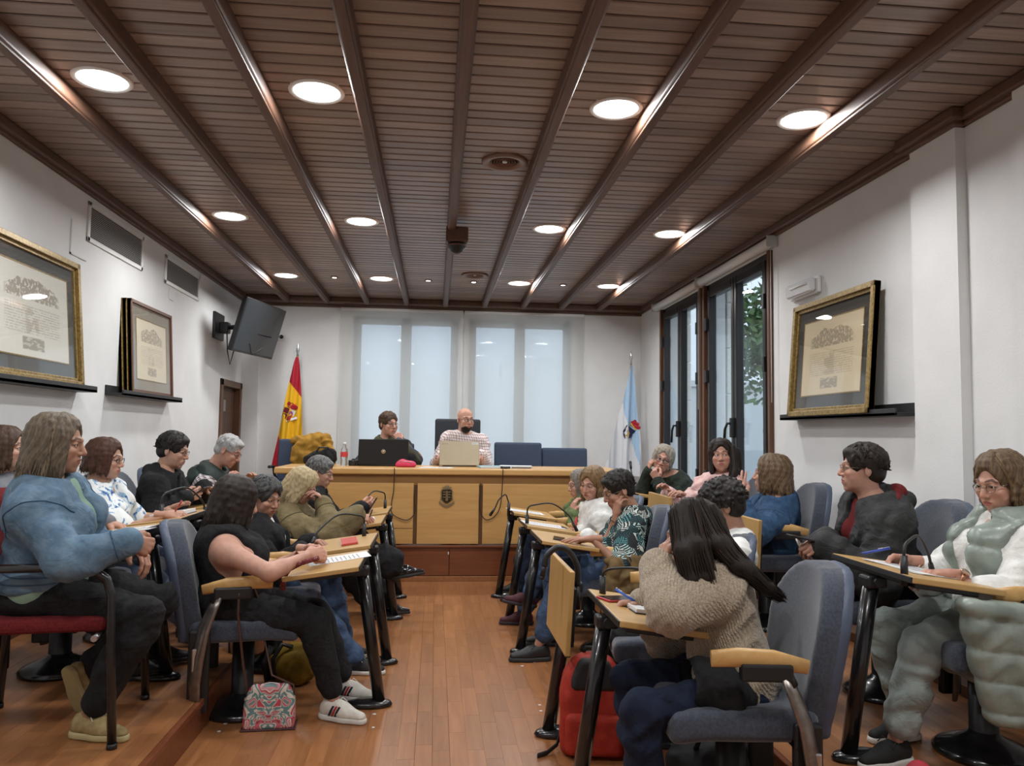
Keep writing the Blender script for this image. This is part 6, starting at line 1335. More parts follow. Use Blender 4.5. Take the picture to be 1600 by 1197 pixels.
# ---- right aisle row
h = (1.208, 6.380, 0.922)
grn, J, I = person('woman with long grey hair in olive green shirt, watch on the hand at her face', (1.19,6.42,.495), (h[0]+.045,h[1],h[2]-.155), h, (186,-12,0), body=(176,180), skin=SKIN_P, hair=dict(style='shoulder', L=.07, mat=hair_mat('hair_grey_brown', (.09,.075,.06), (.19,.165,.14), (.32,.29,.25)), vol=.014, part=.4), s=1.0, hs=0.97, seed=22, glasses=dict(mat=G_WIRE),
  arms=dict(L=dict(w=(1.110, 6.180, 0.700), pole=(0,-.5,-1), hand='cup', dir=(.1,.25,.95), palm=(.8,.4,.1)), R=dict(w=(1.013, 6.450, 0.551), pole=(.2,.5,-1), hand='relax', dir=(-1,-.1,0), palm=DN)), legs=dict(L=dict(a=(.72,6.25,.085)), R=dict(a=(.72,6.55,.085))),
  top=dict(name='shirt', mat=mottled('olive_green', hexc('525f3d'), hexc('64724a'), 20, .88, bump='cloth'), neck='v', collar=.04), legwear=dict(name='jeans', mat=F_NAVY), shoes=dict(both=SHOE_B))
watch(J, I, 'L', grn, plain('strap_white', (.6,.6,.62), .5), plain('face_navy', (.03,.035,.08), .2), face_c=(-.3,-1,.1))
h = (1.125, 5.500, 0.983)
wht, J, I = person('smiling woman with golden brown curls in a white sweater with a red ribbon', (1.19,5.56,.495), (h[0]+.045,h[1]+.02,h[2]-.16), h, (226,-16,-6), body=(186,182), skin=SKIN_P, hair=dict(style='wavy', L=.10, wave=.024, mat=H_GOLD, vol=.020, n=900, part=-.4), s=.96, hs=0.93, seed=23,
  arms=dict(L=dict(w=(1.043, 5.280, 0.639), pole=(.3,-.5,-1), hand='relax', dir=(-1,.15,.0), palm=DN), R=dict(w=(1.040, 5.500, 0.637), pole=(.2,.5,-1), hand='hold', dir=(-.95,-.1,.2), palm=(.1,-.4,-.8))), legs=dict(L=dict(a=(0.663, 5.380, 0.232), foot=184, fp=10, pole=(-.5,0,1)), R=dict(a=(0.643, 5.500, 0.058), foot=180)),
  top=dict(name='sweater', mat=F_WHITE, loose=.014, off=.016, fold=.012), legwear=dict(name='jeans', mat=F_JEAN), shoes=dict(both=dict(mat=mottled('shoe_wine', hexc('46222a'), hexc('5a2c36'), 40, .6), sole=plain('sole_wine', hexc('3a3036'), .6), laces=SHOE_B['laces'])), chest=-1)
n_, up, fw, rt = I['neck'], I['up'], I['fw'], I['rt']; mb = MB(); rb = [n_+fw*(.165)-up*.06-rt*.03, n_+fw*.185-up*.13-rt*.005, n_+fw*.19-up*.19-rt*.012, n_+fw*.19-up*.23-rt*.035, n_+fw*.188-up*.19-rt*.055, n_+fw*.18-up*.13-rt*.05, n_+fw*.165-up*.06-rt*.03]
mb.tube([Vector(p.tolist()) for p in rb], .007, 6, flat=.4); mb.build('ribbon', plain('ribbon_red', hexc('b8323c'), .6), wht)
h = (1.145, 4.780, 0.988)
flo, J, I = person('dark-haired man with glasses in a teal leaf-print shirt, chin on his hand', (1.17,4.82,.495), (1.245, 4.820, 0.826), h, (188,-24,0), body=(172,178), skin=SKIN_T, hair=dict(style='short', mat=H_BLACK, vol=.018), s=1.0, hs=0.96, female=False, bulk=1.05, seed=24, glasses=dict(mat=G_WIRE),
  arms=dict(L=dict(w=(0.937, 4.550, 0.718), pole=(.6,-.4,-1), hand='flat', dir=(-1,.1,-.02), palm=DN), R=dict(w=(1.119, 4.720, 0.836), pole=(-.3,.3,-1), hand='cup', dir=(.05,-.05,1), palm=(.7,.3,.1))), legs=dict(L=dict(a=(0.633, 4.620, 0.170), foot=186, pole=(-.5,-.1,1)), R=dict(a=(0.768, 4.950, 0.063), foot=180, pole=(-.5,.1,1))),
  top=dict(name='leaf_print_shirt', mat=palm_print('leaf_print'), arm=.46, loose=.022, off=.02, hem=-.12, collar=.045, fold=.012), legwear=dict(name='jeans', mat=F_JEAN, leg=.9), shoes=dict(both=SHOE_B))
watch(J, I, 'R', flo, plain('bracelet_brown', (.05,.03,.02), .6), None, ring=True)
h = (0.925, 2.720, 0.970)
kn, J, I = person('woman with very long dark hair seen from behind in a beige knitted sweater', (1.06,2.64,.465), (1.014, 2.740, 0.826), h, (152,-14,0), body=(158,165), skin=SKIN, hair=dict(style='long', L=.16, mat=H_DARK, vol=.018, n=1100, locks=[[(0.956, 2.660, 1.062),(0.990, 2.600, 0.959),(1.061, 2.580, 0.876),(1.149, 2.600, 0.807),(1.208, 2.620, 0.770)],[(0.914, 2.640, 1.086),(0.960, 2.580, 0.962),(1.019, 2.560, 0.890),(1.117, 2.580, 0.828)],[(0.839, 2.620, 1.065),(0.837, 2.560, 0.943),(0.857, 2.540, 0.852),(0.870, 2.540, 0.799)],[(0.873, 2.620, 1.087),(0.886, 2.560, 0.965),(0.912, 2.540, 0.862),(0.940, 2.540, 0.809)]]), s=.95, hs=0.93, bulk=1.08, seed=25,
  arms=dict(L=dict(e=(0.766, 2.500, 0.755), w=(0.777, 2.640, 0.871), pole=(-1,-.9,-.25), hand='cup', dir=(.30,.0,.95), palm=(.8,.2,.1)), R=dict(w=(0.774, 2.840, 0.709), pole=(.2,.6,-1), hand='pen', dir=(-.98,.05,-.05), palm=(0,-.4,-.9))), legs=dict(L=dict(a=(0.712, 2.500, 0.273), foot=170, pole=(-.6,-.1,1)), R=dict(a=(.80,2.86,.085), foot=165, pole=(-.6,.1,1))),
  top=dict(name='knitted_sweater', mat=knit('beige_knit', hexc('8d7d69'), hexc('b5a48d')), off=.020, loose=.010, hem=-.13, fold=.012, wl=.13, res=.008, collar=.03, cgap=5), legwear=dict(name='jeans', mat=F_NAVY, off=.006, crease=.003), shoes=dict(both=SHOE_W))
watch(J, I, 'L', kn, plain('strap_grey', (.45,.45,.46), .5), plain('face_dark', (.02,.02,.025), .2), face_c=(-.6,-.8,.1))
mb = MB(); F = Field(np.array(J['hL'])-.2, np.array(J['hL'])+.25, .01); c_ = np.array(J['hL'])*.55+np.array(J['kL'])*.45+np.array((.02,0,.07)); F.ell(c_, (.11,.09,.075), k=0); F.ell(c_+np.array((.06,-.04,-.03)), (.09,.07,.06), k=.03); Vv, Q = F.nets(); Vv = folds(Vv, Q, .014, .08, 9); o = link('dark_scarf', np_mesh('dark_scarf', Vv, Q), F_BLK); tag(o, 'bundled black garment on the lap of the woman in the knitted sweater', 'garment')
h = (1.328, 3.500, 1.010)
person('man with curly black hair hidden behind the woman in the knitted sweater', (1.26,3.48,.50), (h[0]+.045,h[1]-.01,h[2]-.165), h, (168,-14,0), body=(172,175), skin=SKIN_T, hair=dict(style='curly', mat=H_BLACK, vol=.026), s=.98, hs=0.93, female=False, seed=26,
  arms=dict(L=dict(w=(.98,3.34,.55), hand='relax', palm=DN), R=dict(w=(.98,3.6,.55), hand='relax', palm=DN)), legs=dict(L=dict(a=(1.0,3.40,.085), foot=176, pole=(-.5,0,1)), R=dict(a=(.86,3.62,.085), foot=176, pole=(-.5,0,1))),
  top=dict(name='shirt', mat=F_WHITE, collar=.04, hem=-.05), legwear=dict(mat=F_BLK), shoes=dict(both=SHOE_B))
# ---- right platform row
h = (2.201, 2.840, 1.164)
M_PUFF = mottled('puffer_mint', hexc('76827a'), hexc('98a39a'), 9, .34, bump=(30,.5,.004), spec=.5)
lad, J, I = person('woman with glasses in a pale green puffer vest and white blouse, pen in hand', (2.17,2.84,.67), (h[0]+.035,h[1]+.01,h[2]-.165), h, (192,-16,0), body=(174,178), skin=SKIN_P, hair=dict(style='wavy', L=.07, mat=H_BALAY, vol=.018, part=-.4, n=1100), s=.95, hs=0.93, bulk=1.15, seed=27, glasses=dict(mat=G_WIRE),
  arms=dict(L=dict(w=(1.891, 2.700, 0.835), pole=(.5,-.5,-1), hand='relax', dir=(-.98,.1,.05), palm=DN), R=dict(w=(1.886, 2.950, 0.846), pole=(.2,.6,-1), hand='pen', dir=(-.95,-.05,.05), palm=(0,-.6,-.7))), legs=dict(L=dict(a=(1.698, 2.760, 0.293), foot=196, pole=(-.7,-.05,1)), R=dict(a=(1.871, 2.980, 0.259), foot=192, pole=(-.7,.05,1))),
  top=dict(name='blouse', arm=.76, mat=F_WHITE, loose=.030, off=.008, hem=-.10, neck='v', fold=.006, wl=.11), legwear=dict(mat=mottled('mint_trousers', hexc('8d9793'), hexc('a0aaa5'), 12, .8, bump='cloth'), leg=.90, off=.008, crease=.003, legr=.92), shoes=dict(both=dict(mat=plain('shoe_mesh', (.012,.012,.012), .8), sole=SHOE_W['sole'], laces=SHOE_B['laces'])), chest=1,
  over=[dict(name='puffer_vest', mat=M_PUFF, off=.030, neck='open', gap=.05, hem=-.26, skirt=.28, quilt=.115, puff=.022, fold=.006, wl=.09)])
M_PUFF = mottled('puffer_mint', hexc('7d9484'), hexc('a3b6a6'), 9, .32, bump=(30,.5,.004), spec=.5)
mb = MB(); n_ = I['neck']; pr = [n_+I['up']*.015+I['fw']*(.01+math.cos(a)*.10)+I['rt']*math.sin(a)*.10-I['up']*.09*max(0,math.cos(a)) for a in np.linspace(.55, 2*PI-.5, 15)]; mb.tube([Vector(p.tolist())-Vector((0,0,.02)) for p in pr], .022, 8); mb.build('collar', M_PUFF, lad)
F = Field((1.70,2.36,.28), (2.42,2.72,.86), .010); F.fn(lambda X, Y, Z: np.sqrt(np.maximum(np.abs(X-2.03-.30*(.6-Z))-.165,0)**2+np.maximum(np.abs(Y-2.535+.10*(Z-.55))-.012,0)**2+np.maximum(np.abs(Z-.555+.10*(X-2.0))-.18,0)**2)-.028)
Vv, Q = F.nets(); Vv = folds(Vv, Q, .004, .12, 77); N = vnormals(Vv, Q); Vv = Vv+N*(.013*(np.abs(np.sin((Vv[:,2]+.12*Vv[:,0])/.105*PI))**.45-.7))[:,None].astype(f32); link('vest_skirt', np_mesh('vest_skirt', Vv, Q), M_PUFF, lad)
watch(J, I, 'L', lad, plain('rose_gold', (.40,.20,.12), .25, metal=.9), plain('face_gold', (.55,.38,.28), .2, metal=.7), face_c=(-.2,-.3,1))
watch(J, I, 'R', lad, plain('bangle', (.65,.55,.42), .4), None, ring=True, r=.031)
h = (2.013, 3.500, 1.185)
jk, J, I = person('person with short dark hair and glasses in a black coat with red hood lining', (2.16,3.52,.67), (h[0]+.05,h[1]-.02,h[2]-.165), h, (164,0,0), body=(170,176), skin=SKIN_P, hair=dict(style='short', mat=H_DARK, vol=.022), s=.97, hs=0.93, bulk=1.12, seed=28, glasses=dict(mat=G_WIRE),
  arms=dict(L=dict(w=(1.772, 3.360, 0.837), pole=(.5,-.5,-1), hand='hold', dir=(-.98,.1,.02), palm=(.1,.6,-.7)), R=dict(w=(1.832, 3.520, 0.832), pole=(.3,.5,-1), hand='relax', dir=(-1,-.1,.05), palm=(0,-.5,-.8))), legs=dict(L=dict(a=(1.62,3.35,.23), foot=178), R=dict(a=(1.62,3.62,.23), foot=178)),
  top=dict(name='coat', mat=mottled('coat_black', (.018,.019,.019), (.030,.031,.031), 25, .7, bump='cloth'), neck='open', gap=.066, off=.030, loose=.020, hem=-.12, collar=.075, fold=.012), inner=dict(name='sweater', mat=plain('red_cloth', hexc('8c1428'), .9), off=.012), legwear=dict(mat=F_BLK), shoes=dict(both=SHOE_B))
n_, up, fw, rt = np.array(I['neck']), I['up'], I['fw'], I['rt']; F = Field(n_-.24, n_+.24, .01); F.chain([n_+rt*.10+fw*.02, n_+rt*.10-fw*.07, n_-fw*.14-up*.01, n_-rt*.10-fw*.07, n_-rt*.10+fw*.02], [.018,.03,.042,.03,.018], k=.02); F.ell(n_-fw*.11-up*.08, (.10,.04,.09), (rt,fw,up), k=.03); link('hood', np_mesh('hood', *F.nets()), MATS['coat_black'], jk)
F = Field(n_-.24, n_+.24, .008); F.chain([n_+rt*.085+fw*.02+up*.012, n_+rt*.085-fw*.055+up*.02, n_-fw*.105+up*.03, n_-rt*.085-fw*.055+up*.02, n_-rt*.085+fw*.02+up*.012], [.018,.032,.044,.032,.018], k=.02); link('hood_lining', np_mesh('hood_lining', *F.nets()), MATS['red_cloth'], jk)
h = (2.121, 4.740, 1.095)
bob, J, I = person('woman with brown bob in a blue denim jacket turned to her neighbour, hand raised', (2.16,4.80,.67), (h[0]+.035,h[1]-.01,h[2]-.175), h, (146,2,0), body=(160,172), skin=SKIN_P, hair=dict(style='bob', L=.075, mat=H_BALAY, vol=.022, part=.3), s=.98, hs=0.99, bulk=1.1, seed=29,
  arms=dict(L=dict(w=(1.842, 4.580, 0.961), pole=(.2,-.5,-1), hand='up', dir=(.1,.1,1), palm=(.4,.9,.1)), R=dict(w=(1.75,4.95,.88), pole=(.2,.5,-1), hand='relax', palm=DN)), legs=dict(L=dict(a=(1.62,4.65,.23)), R=dict(a=(1.62,4.95,.23))),
  top=dict(name='denim_jacket', mat=F_DEN2, neck='open', gap=.03, off=.022, loose=.014, hem=-.06, collar=.055, fold=.012), inner=dict(name='top', mat=F_WHITE), legwear=dict(name='jeans', mat=F_NAVY), shoes=dict(both=SHOE_B))
tailor(I['kids']['top'], J, I, dk, -.03)
h = (2.113, 5.580, 1.193)
pnk, J, I = person('woman with long dark brown hair in a pale pink sweater, looking back', (2.14,5.62,.67), (h[0]+.01,h[1]+.03,h[2]-.185), h, (-112,0,4), body=(214,186), skin=SKIN_P, hair=dict(style='long', L=.20, mat=H_DARK, vol=.018, part=-.5, locks=[[(2.181, 5.540, 1.251),(2.176, 5.480, 1.090),(2.112, 5.440, 0.953),(2.016, 5.440, 0.838)],[(2.234, 5.600, 1.227),(2.219, 5.540, 1.064),(2.156, 5.480, 0.918),(2.061, 5.460, 0.791)]]), s=.98, hs=0.97, seed=30, extra=dict(gaze=28),
  arms=dict(L=dict(w=(1.80,5.35,.90), pole=(.2,-.5,-1), hand='relax', palm=DN), R=dict(w=(1.75,5.7,.90), pole=(.2,.5,-1), hand='relax', palm=DN)), legs=dict(L=dict(a=(1.62,5.5,.23)), R=dict(a=(1.62,5.75,.23))),
  top=dict(name='sweater', mat=mottled('pale_pink', hexc('cfa9a6'), hexc('dcbab6'), 25, .88, bump='cloth'), off=.018, loose=.016, collar=.03, cgap=20), legwear=dict(name='jeans', mat=F_JEAN), shoes=dict(both=SHOE_B))
h = (1.922, 6.420, 1.136)
dgr, J, I = person('woman with grey-blonde hair and navy glasses in dark green sweater, head on hand', (2.12,6.50,.67), (2.017, 6.440, 0.974), h, (-112,-6,-16), body=(200,184), skin=SKIN_P, hair=dict(style='shoulder', L=.02, mat=hair_mat('hair_grey_blonde', (.16,.13,.09), (.32,.28,.22), (.48,.45,.39)), vol=.015, part=.5), s=1.0, hs=0.97, seed=31, glasses=dict(mat=G_BLUE, w=1.5), extra=dict(gaze=22),
  arms=dict(L=dict(w=(1.828, 6.250, 0.962), pole=(-.2,-.6,-1), hand='fist', dir=(-.3,.1,.6), palm=(.6,.5,0)), R=dict(w=(1.790, 6.420, 1.027), pole=(-.4,.2,-1), hand='cup', dir=(.25,.0,.95), palm=(.9,0,.1))), legs=dict(L=dict(a=(1.62,6.35,.23)), R=dict(a=(1.62,6.65,.23))),
  top=dict(name='sweater', mat=mottled('bottle_green', hexc('1f2620'), hexc('2a322b'), 25, .9, bump='cloth'), loose=.008), legwear=dict(mat=F_BLK), shoes=dict(both=SHOE_B))
# ------------------------------------------------------------------ flags
def flag(lab, px, py, ztop, zbot, left, right, colour, mats, crest):
    t = empty('flag', (px, py, 0), 0, lab, 'flag')
    mb = MB(); mb.tube([(0,0,.06),(0,0,ztop)], .013, 10); mb.build('pole', plain('pole_wood', (.30,.20,.10), .4), t)
    mb = MB(); mb.lathe([(.0,ztop-.01),(.016,ztop),(.010,ztop+.03),(.022,ztop+.055),(.014,ztop+.10),(0,ztop+.17)], 12); mb.build('finial', M_STEEL, t)
    mb = MB(); mb.lathe([(.17,0),(.17,.03),(.05,.06),(.03,.10),(0,.10)], 24); mb.build('base', M_BLACK, t)
    def surf(x, z):
        tt = (ztop-z)/(ztop-zbot); return -.035-.05*tt+.035*tt**.6*math.sin(x*34+2.2*tt)+.012*math.sin(x*80+5*tt)
    nu, nv = 44, 90; V, Q, mi = [], [], []
    for j in range(nv+1):
        z = ztop-.02+(zbot-ztop+.02)*j/nv; tt = j/nv; a, b = left(tt), right(tt)
        for i in range(nu+1): x = a+(b-a)*i/nu; V.append((x, surf(x, z), z))
    for j in range(nv):
        for i in range(nu):
            q = [j*(nu+1)+i, (j+1)*(nu+1)+i, (j+1)*(nu+1)+i+1, j*(nu+1)+i+1]; Q.append(q); c = np.mean([V[k] for k in q], 0); mi.append(colour(c[0], c[2]))
    V = np.array(V); n = len(V); B = V+np.array((0,.004,0)); Q2 = [[k+n for k in q[::-1]] for q in Q]
    me = np_mesh('cloth', np.concatenate([V, B]), Q+Q2); o = link('cloth', me, mats, t); me.polygons.foreach_set('material_index', np.array(mi+mi, np.int32))
    for nm, polys, mat in crest:
        mb = MB()
        for k, P in enumerate(polys):
            d = .006+.0015*k*0; vs = [mb.bm.verts.new((x, surf(x, z)-d-.001*len(nm) % .004, z)) for x, z in P]; ws = [mb.bm.verts.new((v.co.x, v.co.y+.003, v.co.z)) for v in vs]; mb.bm.faces.new(vs); m = len(vs)
            for q in range(m): mb.bm.faces.new((vs[q], ws[q], ws[(q+1)%m], vs[(q+1)%m]))
        mb.build(nm, mat, o)
    return t
def pix(cx, cy, k):
    """polygons sketched in a small local grid, scaled and turned"""
    def f(pts, s=1, rot=0, ox=0, oy=0): c, q = math.cos(rot), math.sin(rot); return [(cx+k*(ox+s*(x*c-y*q)), cy+k*(oy+s*(x*q+y*c))) for x, y in pts]
    return f
sq = [(-1,-1),(1,-1),(1,1),(-1,1)]; circ = [(math.cos(a), math.sin(a)) for a in np.linspace(0, 2*PI, 10)[:-1]]
F_R = plain('flag_red', hexc('a8142a'), .7); F_Y = plain('flag_yellow', hexc('e6b012'), .7); F_W = plain('flag_white', hexc('d8dade'), .7); F_B = plain('flag_blue', hexc('a4c2dd'), .7); F_N = plain('flag_navy', hexc('1c2450'), .7); F_G = plain('flag_gold', hexc('c9a52c'), .7); F_P = plain('flag_purple', hexc('a04c88'), .7); F_DR = plain('flag_dark_red', hexc('6e1a24'), .7)
f = pix(-.045, 1.545, .0056); r0 = -.38
flag('red and yellow flag with coat of arms on a pole left of the desk', -1.655, 9.40, 2.235, .90, lambda t: -.012-.235*t**.85, lambda t: .012+.115*t**.7,
  lambda x, z: 0 if (z > 1.93-1.43*(x+.085)*.9 or x < -.165-(z-1.22)*.33) else 1, [F_R, F_Y],
  [('crown', [f(circ, 4.2, r0, x, y) for x, y in ((-4,20),(1,18),(6,15),(10,12),(-1,15),(4,12))], F_R), ('crown_base', [f([(-9,-1.5),(9,-1.5),(8,1.5),(-8,1.5)], 1, r0-.25, 1, 9)], F_G),
   ('quarter_castle', [f(sq, 5.5, r0, -9, 6)], F_DR), ('quarter_lion', [f(sq, 6.5, r0, 1, 1)], F_W), ('lion', [f(circ, 2.6, r0, 0, 2), f([(-3,-4),(3,-3),(4,2),(-2,3)], 1, r0, 1.5, 0), f([(-4,-5),(-2,-5),(-1,0),(-3,1)], 1, r0, 1, 0), f([(3,2),(5,4),(4,5),(2,3)], 1, r0, 1, 0)], F_P),
   ('quarter_chain', [f(sq, 5.0, r0, -13, -6)], F_DR), ('quarter_bars', [f([(-5,-1),(5,-1),(5,1),(-5,1)], 1, r0+1.57, x, -9+x*.3) for x in (-6,-3,0)], F_R), ('pillar', [f([(-2.4,-11),(2.4,-11),(2.4,11),(-2.4,11)], 1, r0-.85, 2, -13)], F_W), ('pillar_ribbon', [f([(-2.6,-2),(2.6,-2),(2.6,2),(-2.6,2)], 1, r0-.85, x, y) for x, y in ((-3,-16),(6,-11))], F_DR)])
f = pix(-.05, 1.375, .0062); r1 = -.55; cr = [(-.35,-1),(.35,-1),(.35,-.35),(1,-.35),(1,.35),(.35,.35),(.35,1),(-.35,1),(-.35,.35),(-1,.35),(-1,-.35),(-.35,-.35)]
flag('white and pale blue flag with shield and crown hanging in the right corner', 2.385, 9.32, 2.23, .85, lambda t: -.012-.36*t**1.15, lambda t: .012+.11*t**.8,
  lambda x, z: 1 if (x > -.10-.0*(z) + (.28*(1.62-z) if z < 1.62 else -.12*(z-1.62)) and x < .055+.03*(2.2-z)) else 0, [F_W, F_B],
  [('shield', [f([(-11,11),(11,11),(11,-3),(6,-10),(0,-14),(-6,-10),(-11,-3)], 1, r1, 0, 0)], F_N), ('chalice', [f([(-5,4),(5,4),(4,-1),(1.4,-3),(1.4,-6),(4.5,-9),(-4.5,-9),(-1.4,-6),(-1.4,-3),(-4,-1)], 1, r1, 0, 0)], F_G), ('cross', [f(cr, 1.9, r1, x, y) for x, y in ((-9,-1),(-5,8),(3,11),(8,6),(9,-3),(3,-11),(-5,-9))], F_W),
   ('crown', [f(circ, 3.6, r1, x, y) for x, y in ((10,20),(13,16),(16,12),(18,17),(14,22),(20,10))], F_R), ('crown_base', [f([(-8,-1.6),(8,-1.6),(8,1.6),(-8,1.6)], 1, r1-.35, 11, 12)], F_G)])
# ------------------------------------------------------------------ things on the tablet desks
def on_tab(x, y, z, side, u, v, rz=0): return Matrix.Translation((x,y,z)) @ Matrix.Rotation(R(90*side),4,'Z') @ Matrix.Translation((0,.085,.702)) @ Matrix.Rotation(TILT,4,'X') @ Matrix.Translation((u,v,.0118)) @ Matrix.Rotation(R(rz),4,'Z')
M_PAPER = plain('paper', (.70,.70,.70), .8); M_INK = plain('ink_grey', (.30,.30,.32), .8)
def sheets(M, w, h, n, lab, lines=True, group=None, name='paper_sheet'):
    mb = MB(); rg = random.Random(len(lab))
    for k in range(n): mb.box((-w/2,-h/2,k*.0012), (w/2,h/2,k*.0012+.0009), M=M @ Matrix.Rotation(R(rg.uniform(-5,5) if k else 0),4,'Z') @ Matrix.Translation((rg.uniform(-.01,.01) if k else 0,0,0)))
    o = mb.build(name, M_PAPER); tag(o, lab, 'paper', group)
    if lines:
        mb = MB()
        for k in range(11): y = h*.38-k*h*.07; mb.box((-w*.38,y,n*.0012-.0002), (w*(.38-.2*rg.random()),y+h*.018,n*.0012+.0002), M=M)
        mb.build('writing', M_INK, o, kind='stuff')
    return o
T1 = (-.25,3.90,0,1); T2 = (-.255,4.60,0,1); T3 = (-.27,5.68,0,1); T4 = (-.27,6.40,0,1); P1_ = (-1.25,3.90,.145,1); P2_ = (-1.25,4.58,.145,1); P3_ = (-1.25,5.40,.145,1)
Q1 = (.535,2.83,0,-1); Q3 = (.545,4.78,0,-1); Q4 = (.545,5.52,0,-1); Q5 = (.545,6.40,0,-1); S1 = (1.545,2.80,.145,-1)
sheets(on_tab(*T1, .07, .13, 12), .21, .297, 1, 'white sheet of paper on the nearest left aisle desk')
sheets(on_tab(*P1_, -.02, .10, -10), .21, .297, 2, 'loose white papers on the platform desk beside the woman in the denim jacket')
sheets(on_tab(*Q4, .05, .14, 4), .21, .297, 1, 'white sheet on the right aisle desk before the woman in the white sweater')
sheets(on_tab(*Q5, .02, .12, 4), .21, .297, 1, 'white sheet on the farthest right aisle desk')
sheets(on_tab(*S1, -.02, .19, 8), .297, .21, 4, 'stack of printed sheets on the desk of the woman in the puffer vest')
def notebook(M, w, h, t, lab, cover, spiral=True):
    o = empty('notebook', (0,0,0), 0, lab, 'notebook'); o.matrix_world = M
    mb = MB(); mb.box((-w/2,-h/2,0), (w/2,h/2,.003), .001); mb.build('cover', cover, o)
    mb = MB(); mb.box((-w/2+.004,-h/2+.004,.003), (w/2-.004,h/2-.004,t), .001); mb.build('pages', M_PAPER, o)
    mb = MB()
    for k in range(9): mb.box((-w/2+.02,h*.40-k*h*.085,t), (w/2-.02,h*.40-k*h*.085+.0018,t+.0003))
    mb.build('writing', M_INK, o, kind='stuff')
    if spiral:
        mb = MB()
        for k in range(16): mb.lathe([(.0055,-.0012),(.0065,0),(.0055,.0012)], 10, frame_M((-w/2,-h/2+h*(k+.5)/16,.006),(1,0,0),(0,0,1),(0,1,0)))
        mb.build('spiral', M_BLACK, o, kind='stuff')
    return o
notebook(on_tab(*T3, .02, .17, 5), .15, .21, .012, 'open white notebook on the third left aisle desk under the blonde woman\'s pen', plain('cover_white', (.6,.6,.62), .6))
notebook(on_tab(*P2_, .03, .14, -8), .15, .21, .022, 'thick spiral notebook under the hand of the woman in the flowered blouse', plain('cover_navy', (.03,.04,.10), .6))
notebook(on_tab(*Q1, .03, .19, 6), .15, .21, .016, 'ruled notebook with spiral edge on the nearest right aisle desk', plain('cover_dark', (.05,.04,.06), .6))
mb = MB(); mb.box((-.14,-.045,0), (.14,.045,.012), .002, M=on_tab(*T2, -.03, .14, 8)); o = mb.build('folder', plain('folder_red', hexc('b8473c'), .6)); tag(o, 'red folder on the second left aisle desk', 'folder')
mb = MB(); mb.box((-.135,-.04,.003), (.138,.047,.009), M=on_tab(*T2, -.03, .14, 8)); mb.build('pages', M_PAPER, o)
def phone(M, lab, col, screen=(.01,.01,.012)):
    mb = MB(); mb.box((-.036,-.076,-.004), (.036,.076,.004), .003, M=M); o = mb.build('phone', plain('phone_'+str(round(col[0],3)), col, .35)); tag(o, lab, 'phone')
    mb = MB(); mb.box((-.033,-.072,.0038), (.033,.072,.0046), M=M); mb.build('screen', plain('phone_screen', screen, .1), o); return o
def held(J, I, sd, off, tilt=(0,0,0)):
    hd = I['hands'][sd] if sd in I['hands'] else J['w'+sd]; return Matrix.Translation(Vector(hd)+Vector(off)) @ Matrix.Rotation(R(tilt[2]),4,'Z') @ Matrix.Rotation(R(tilt[1]),4,'Y') @ Matrix.Rotation(R(tilt[0]),4,'X')
phone(on_tab(*Q1, -.10, .075, 35) @ Matrix.Translation((0,0,.004)), 'red-cased phone on the nearest right aisle desk', hexc('b03038'))
phone(on_tab(*Q3, .08, .13, 80) @ Matrix.Translation((0,0,.004)), 'black phone lying on the desk of the man in the leaf-print shirt', (.012,.012,.014))
phone(Matrix.Translation((-0.484, 6.200, 0.751)) @ Matrix.Rotation(R(-60),4,'Y') @ Matrix.Rotation(R(90),4,'Z'), 'black phone held up by the grey-haired man beside the council desk', (.014,.012,.012))
phone(Matrix.Translation((0.974, 5.470, 0.654)) @ Matrix.Rotation(R(20),4,'Y') @ Matrix.Rotation(R(85),4,'Z'), 'dark phone in the hands of the woman in the white sweater', (.020,.018,.020))
phone(Matrix.Translation((1.669, 3.380, 0.874)) @ Matrix.Rotation(R(12),4,'Y') @ Matrix.Rotation(R(85),4,'Z'), 'black phone held by the person in the black coat', (.011,.011,.012))
mb = MB(); Mx = Matrix.Translation((-1.563, 5.280, 0.891)) @ Matrix.Rotation(R(-38),4,'Y') @ Matrix.Rotation(R(90),4,'Z'); mb.box((-.075,-.105,-.005), (.075,.105,.005), .004, M=Mx); o = mb.build('tablet_computer', plain('tablet_case', (.03,.012,.014), .5)); tag(o, 'dark tablet computer held by the man in the black hooded jacket', 'tablet')
mb = MB(); mb.box((-.066,-.095,.0045), (.066,.095,.0056), M=Mx); mb.build('screen', MATS['phone_screen'], o)
def pen(a, b, lab, col, tip=(.02,.02,.02)):
    a, b = Vector(a), Vector(b); d = (b-a).normalized(); mb = MB(); mb.tube([a+d*.012, b], .0045, 8); o = mb.build('pen', plain('pen_%.2f%.2f%.2f' % col, col, .35)); tag(o, lab, 'pen')
    mb = MB(); mb.tube([a, a+d*.014], [.0012,.0042], 8); mb.build('pen_tip', plain('pen_tip', tip, .4), o)
    mb = MB(); mb.tube([b-d*.045+Vector((0,0,.006)), b-d*.002+Vector((0,0,.006))], .0018, 6); mb.build('pen_clip', M_STEEL, o); return o
pen((-1.407, 4.420, 0.877), (-1.353, 4.360, 0.942), 'white and red pen in the hand of the woman in the flowered blouse', (.55,.08,.07))
pen((-1.350, 3.800, 0.853), (-1.286, 3.840, 0.872), 'black pen lying on the loose papers on the platform desk', (.015,.015,.018))
pen((-0.445, 5.450, 0.728), (-0.417, 5.400, 0.802), 'dark pen in the writing hand of the blonde woman', (.05,.05,.06))
pen((0.741, 2.800, 0.722), (0.677, 2.860, 0.756), 'bright blue pen in the hand of the woman in the knitted sweater', (.03,.12,.60))
pen((1.666, 2.930, 0.874), (1.766, 2.880, 0.904), 'blue ballpoint pen in the hand of the woman in the puffer vest', (.03,.07,.42))
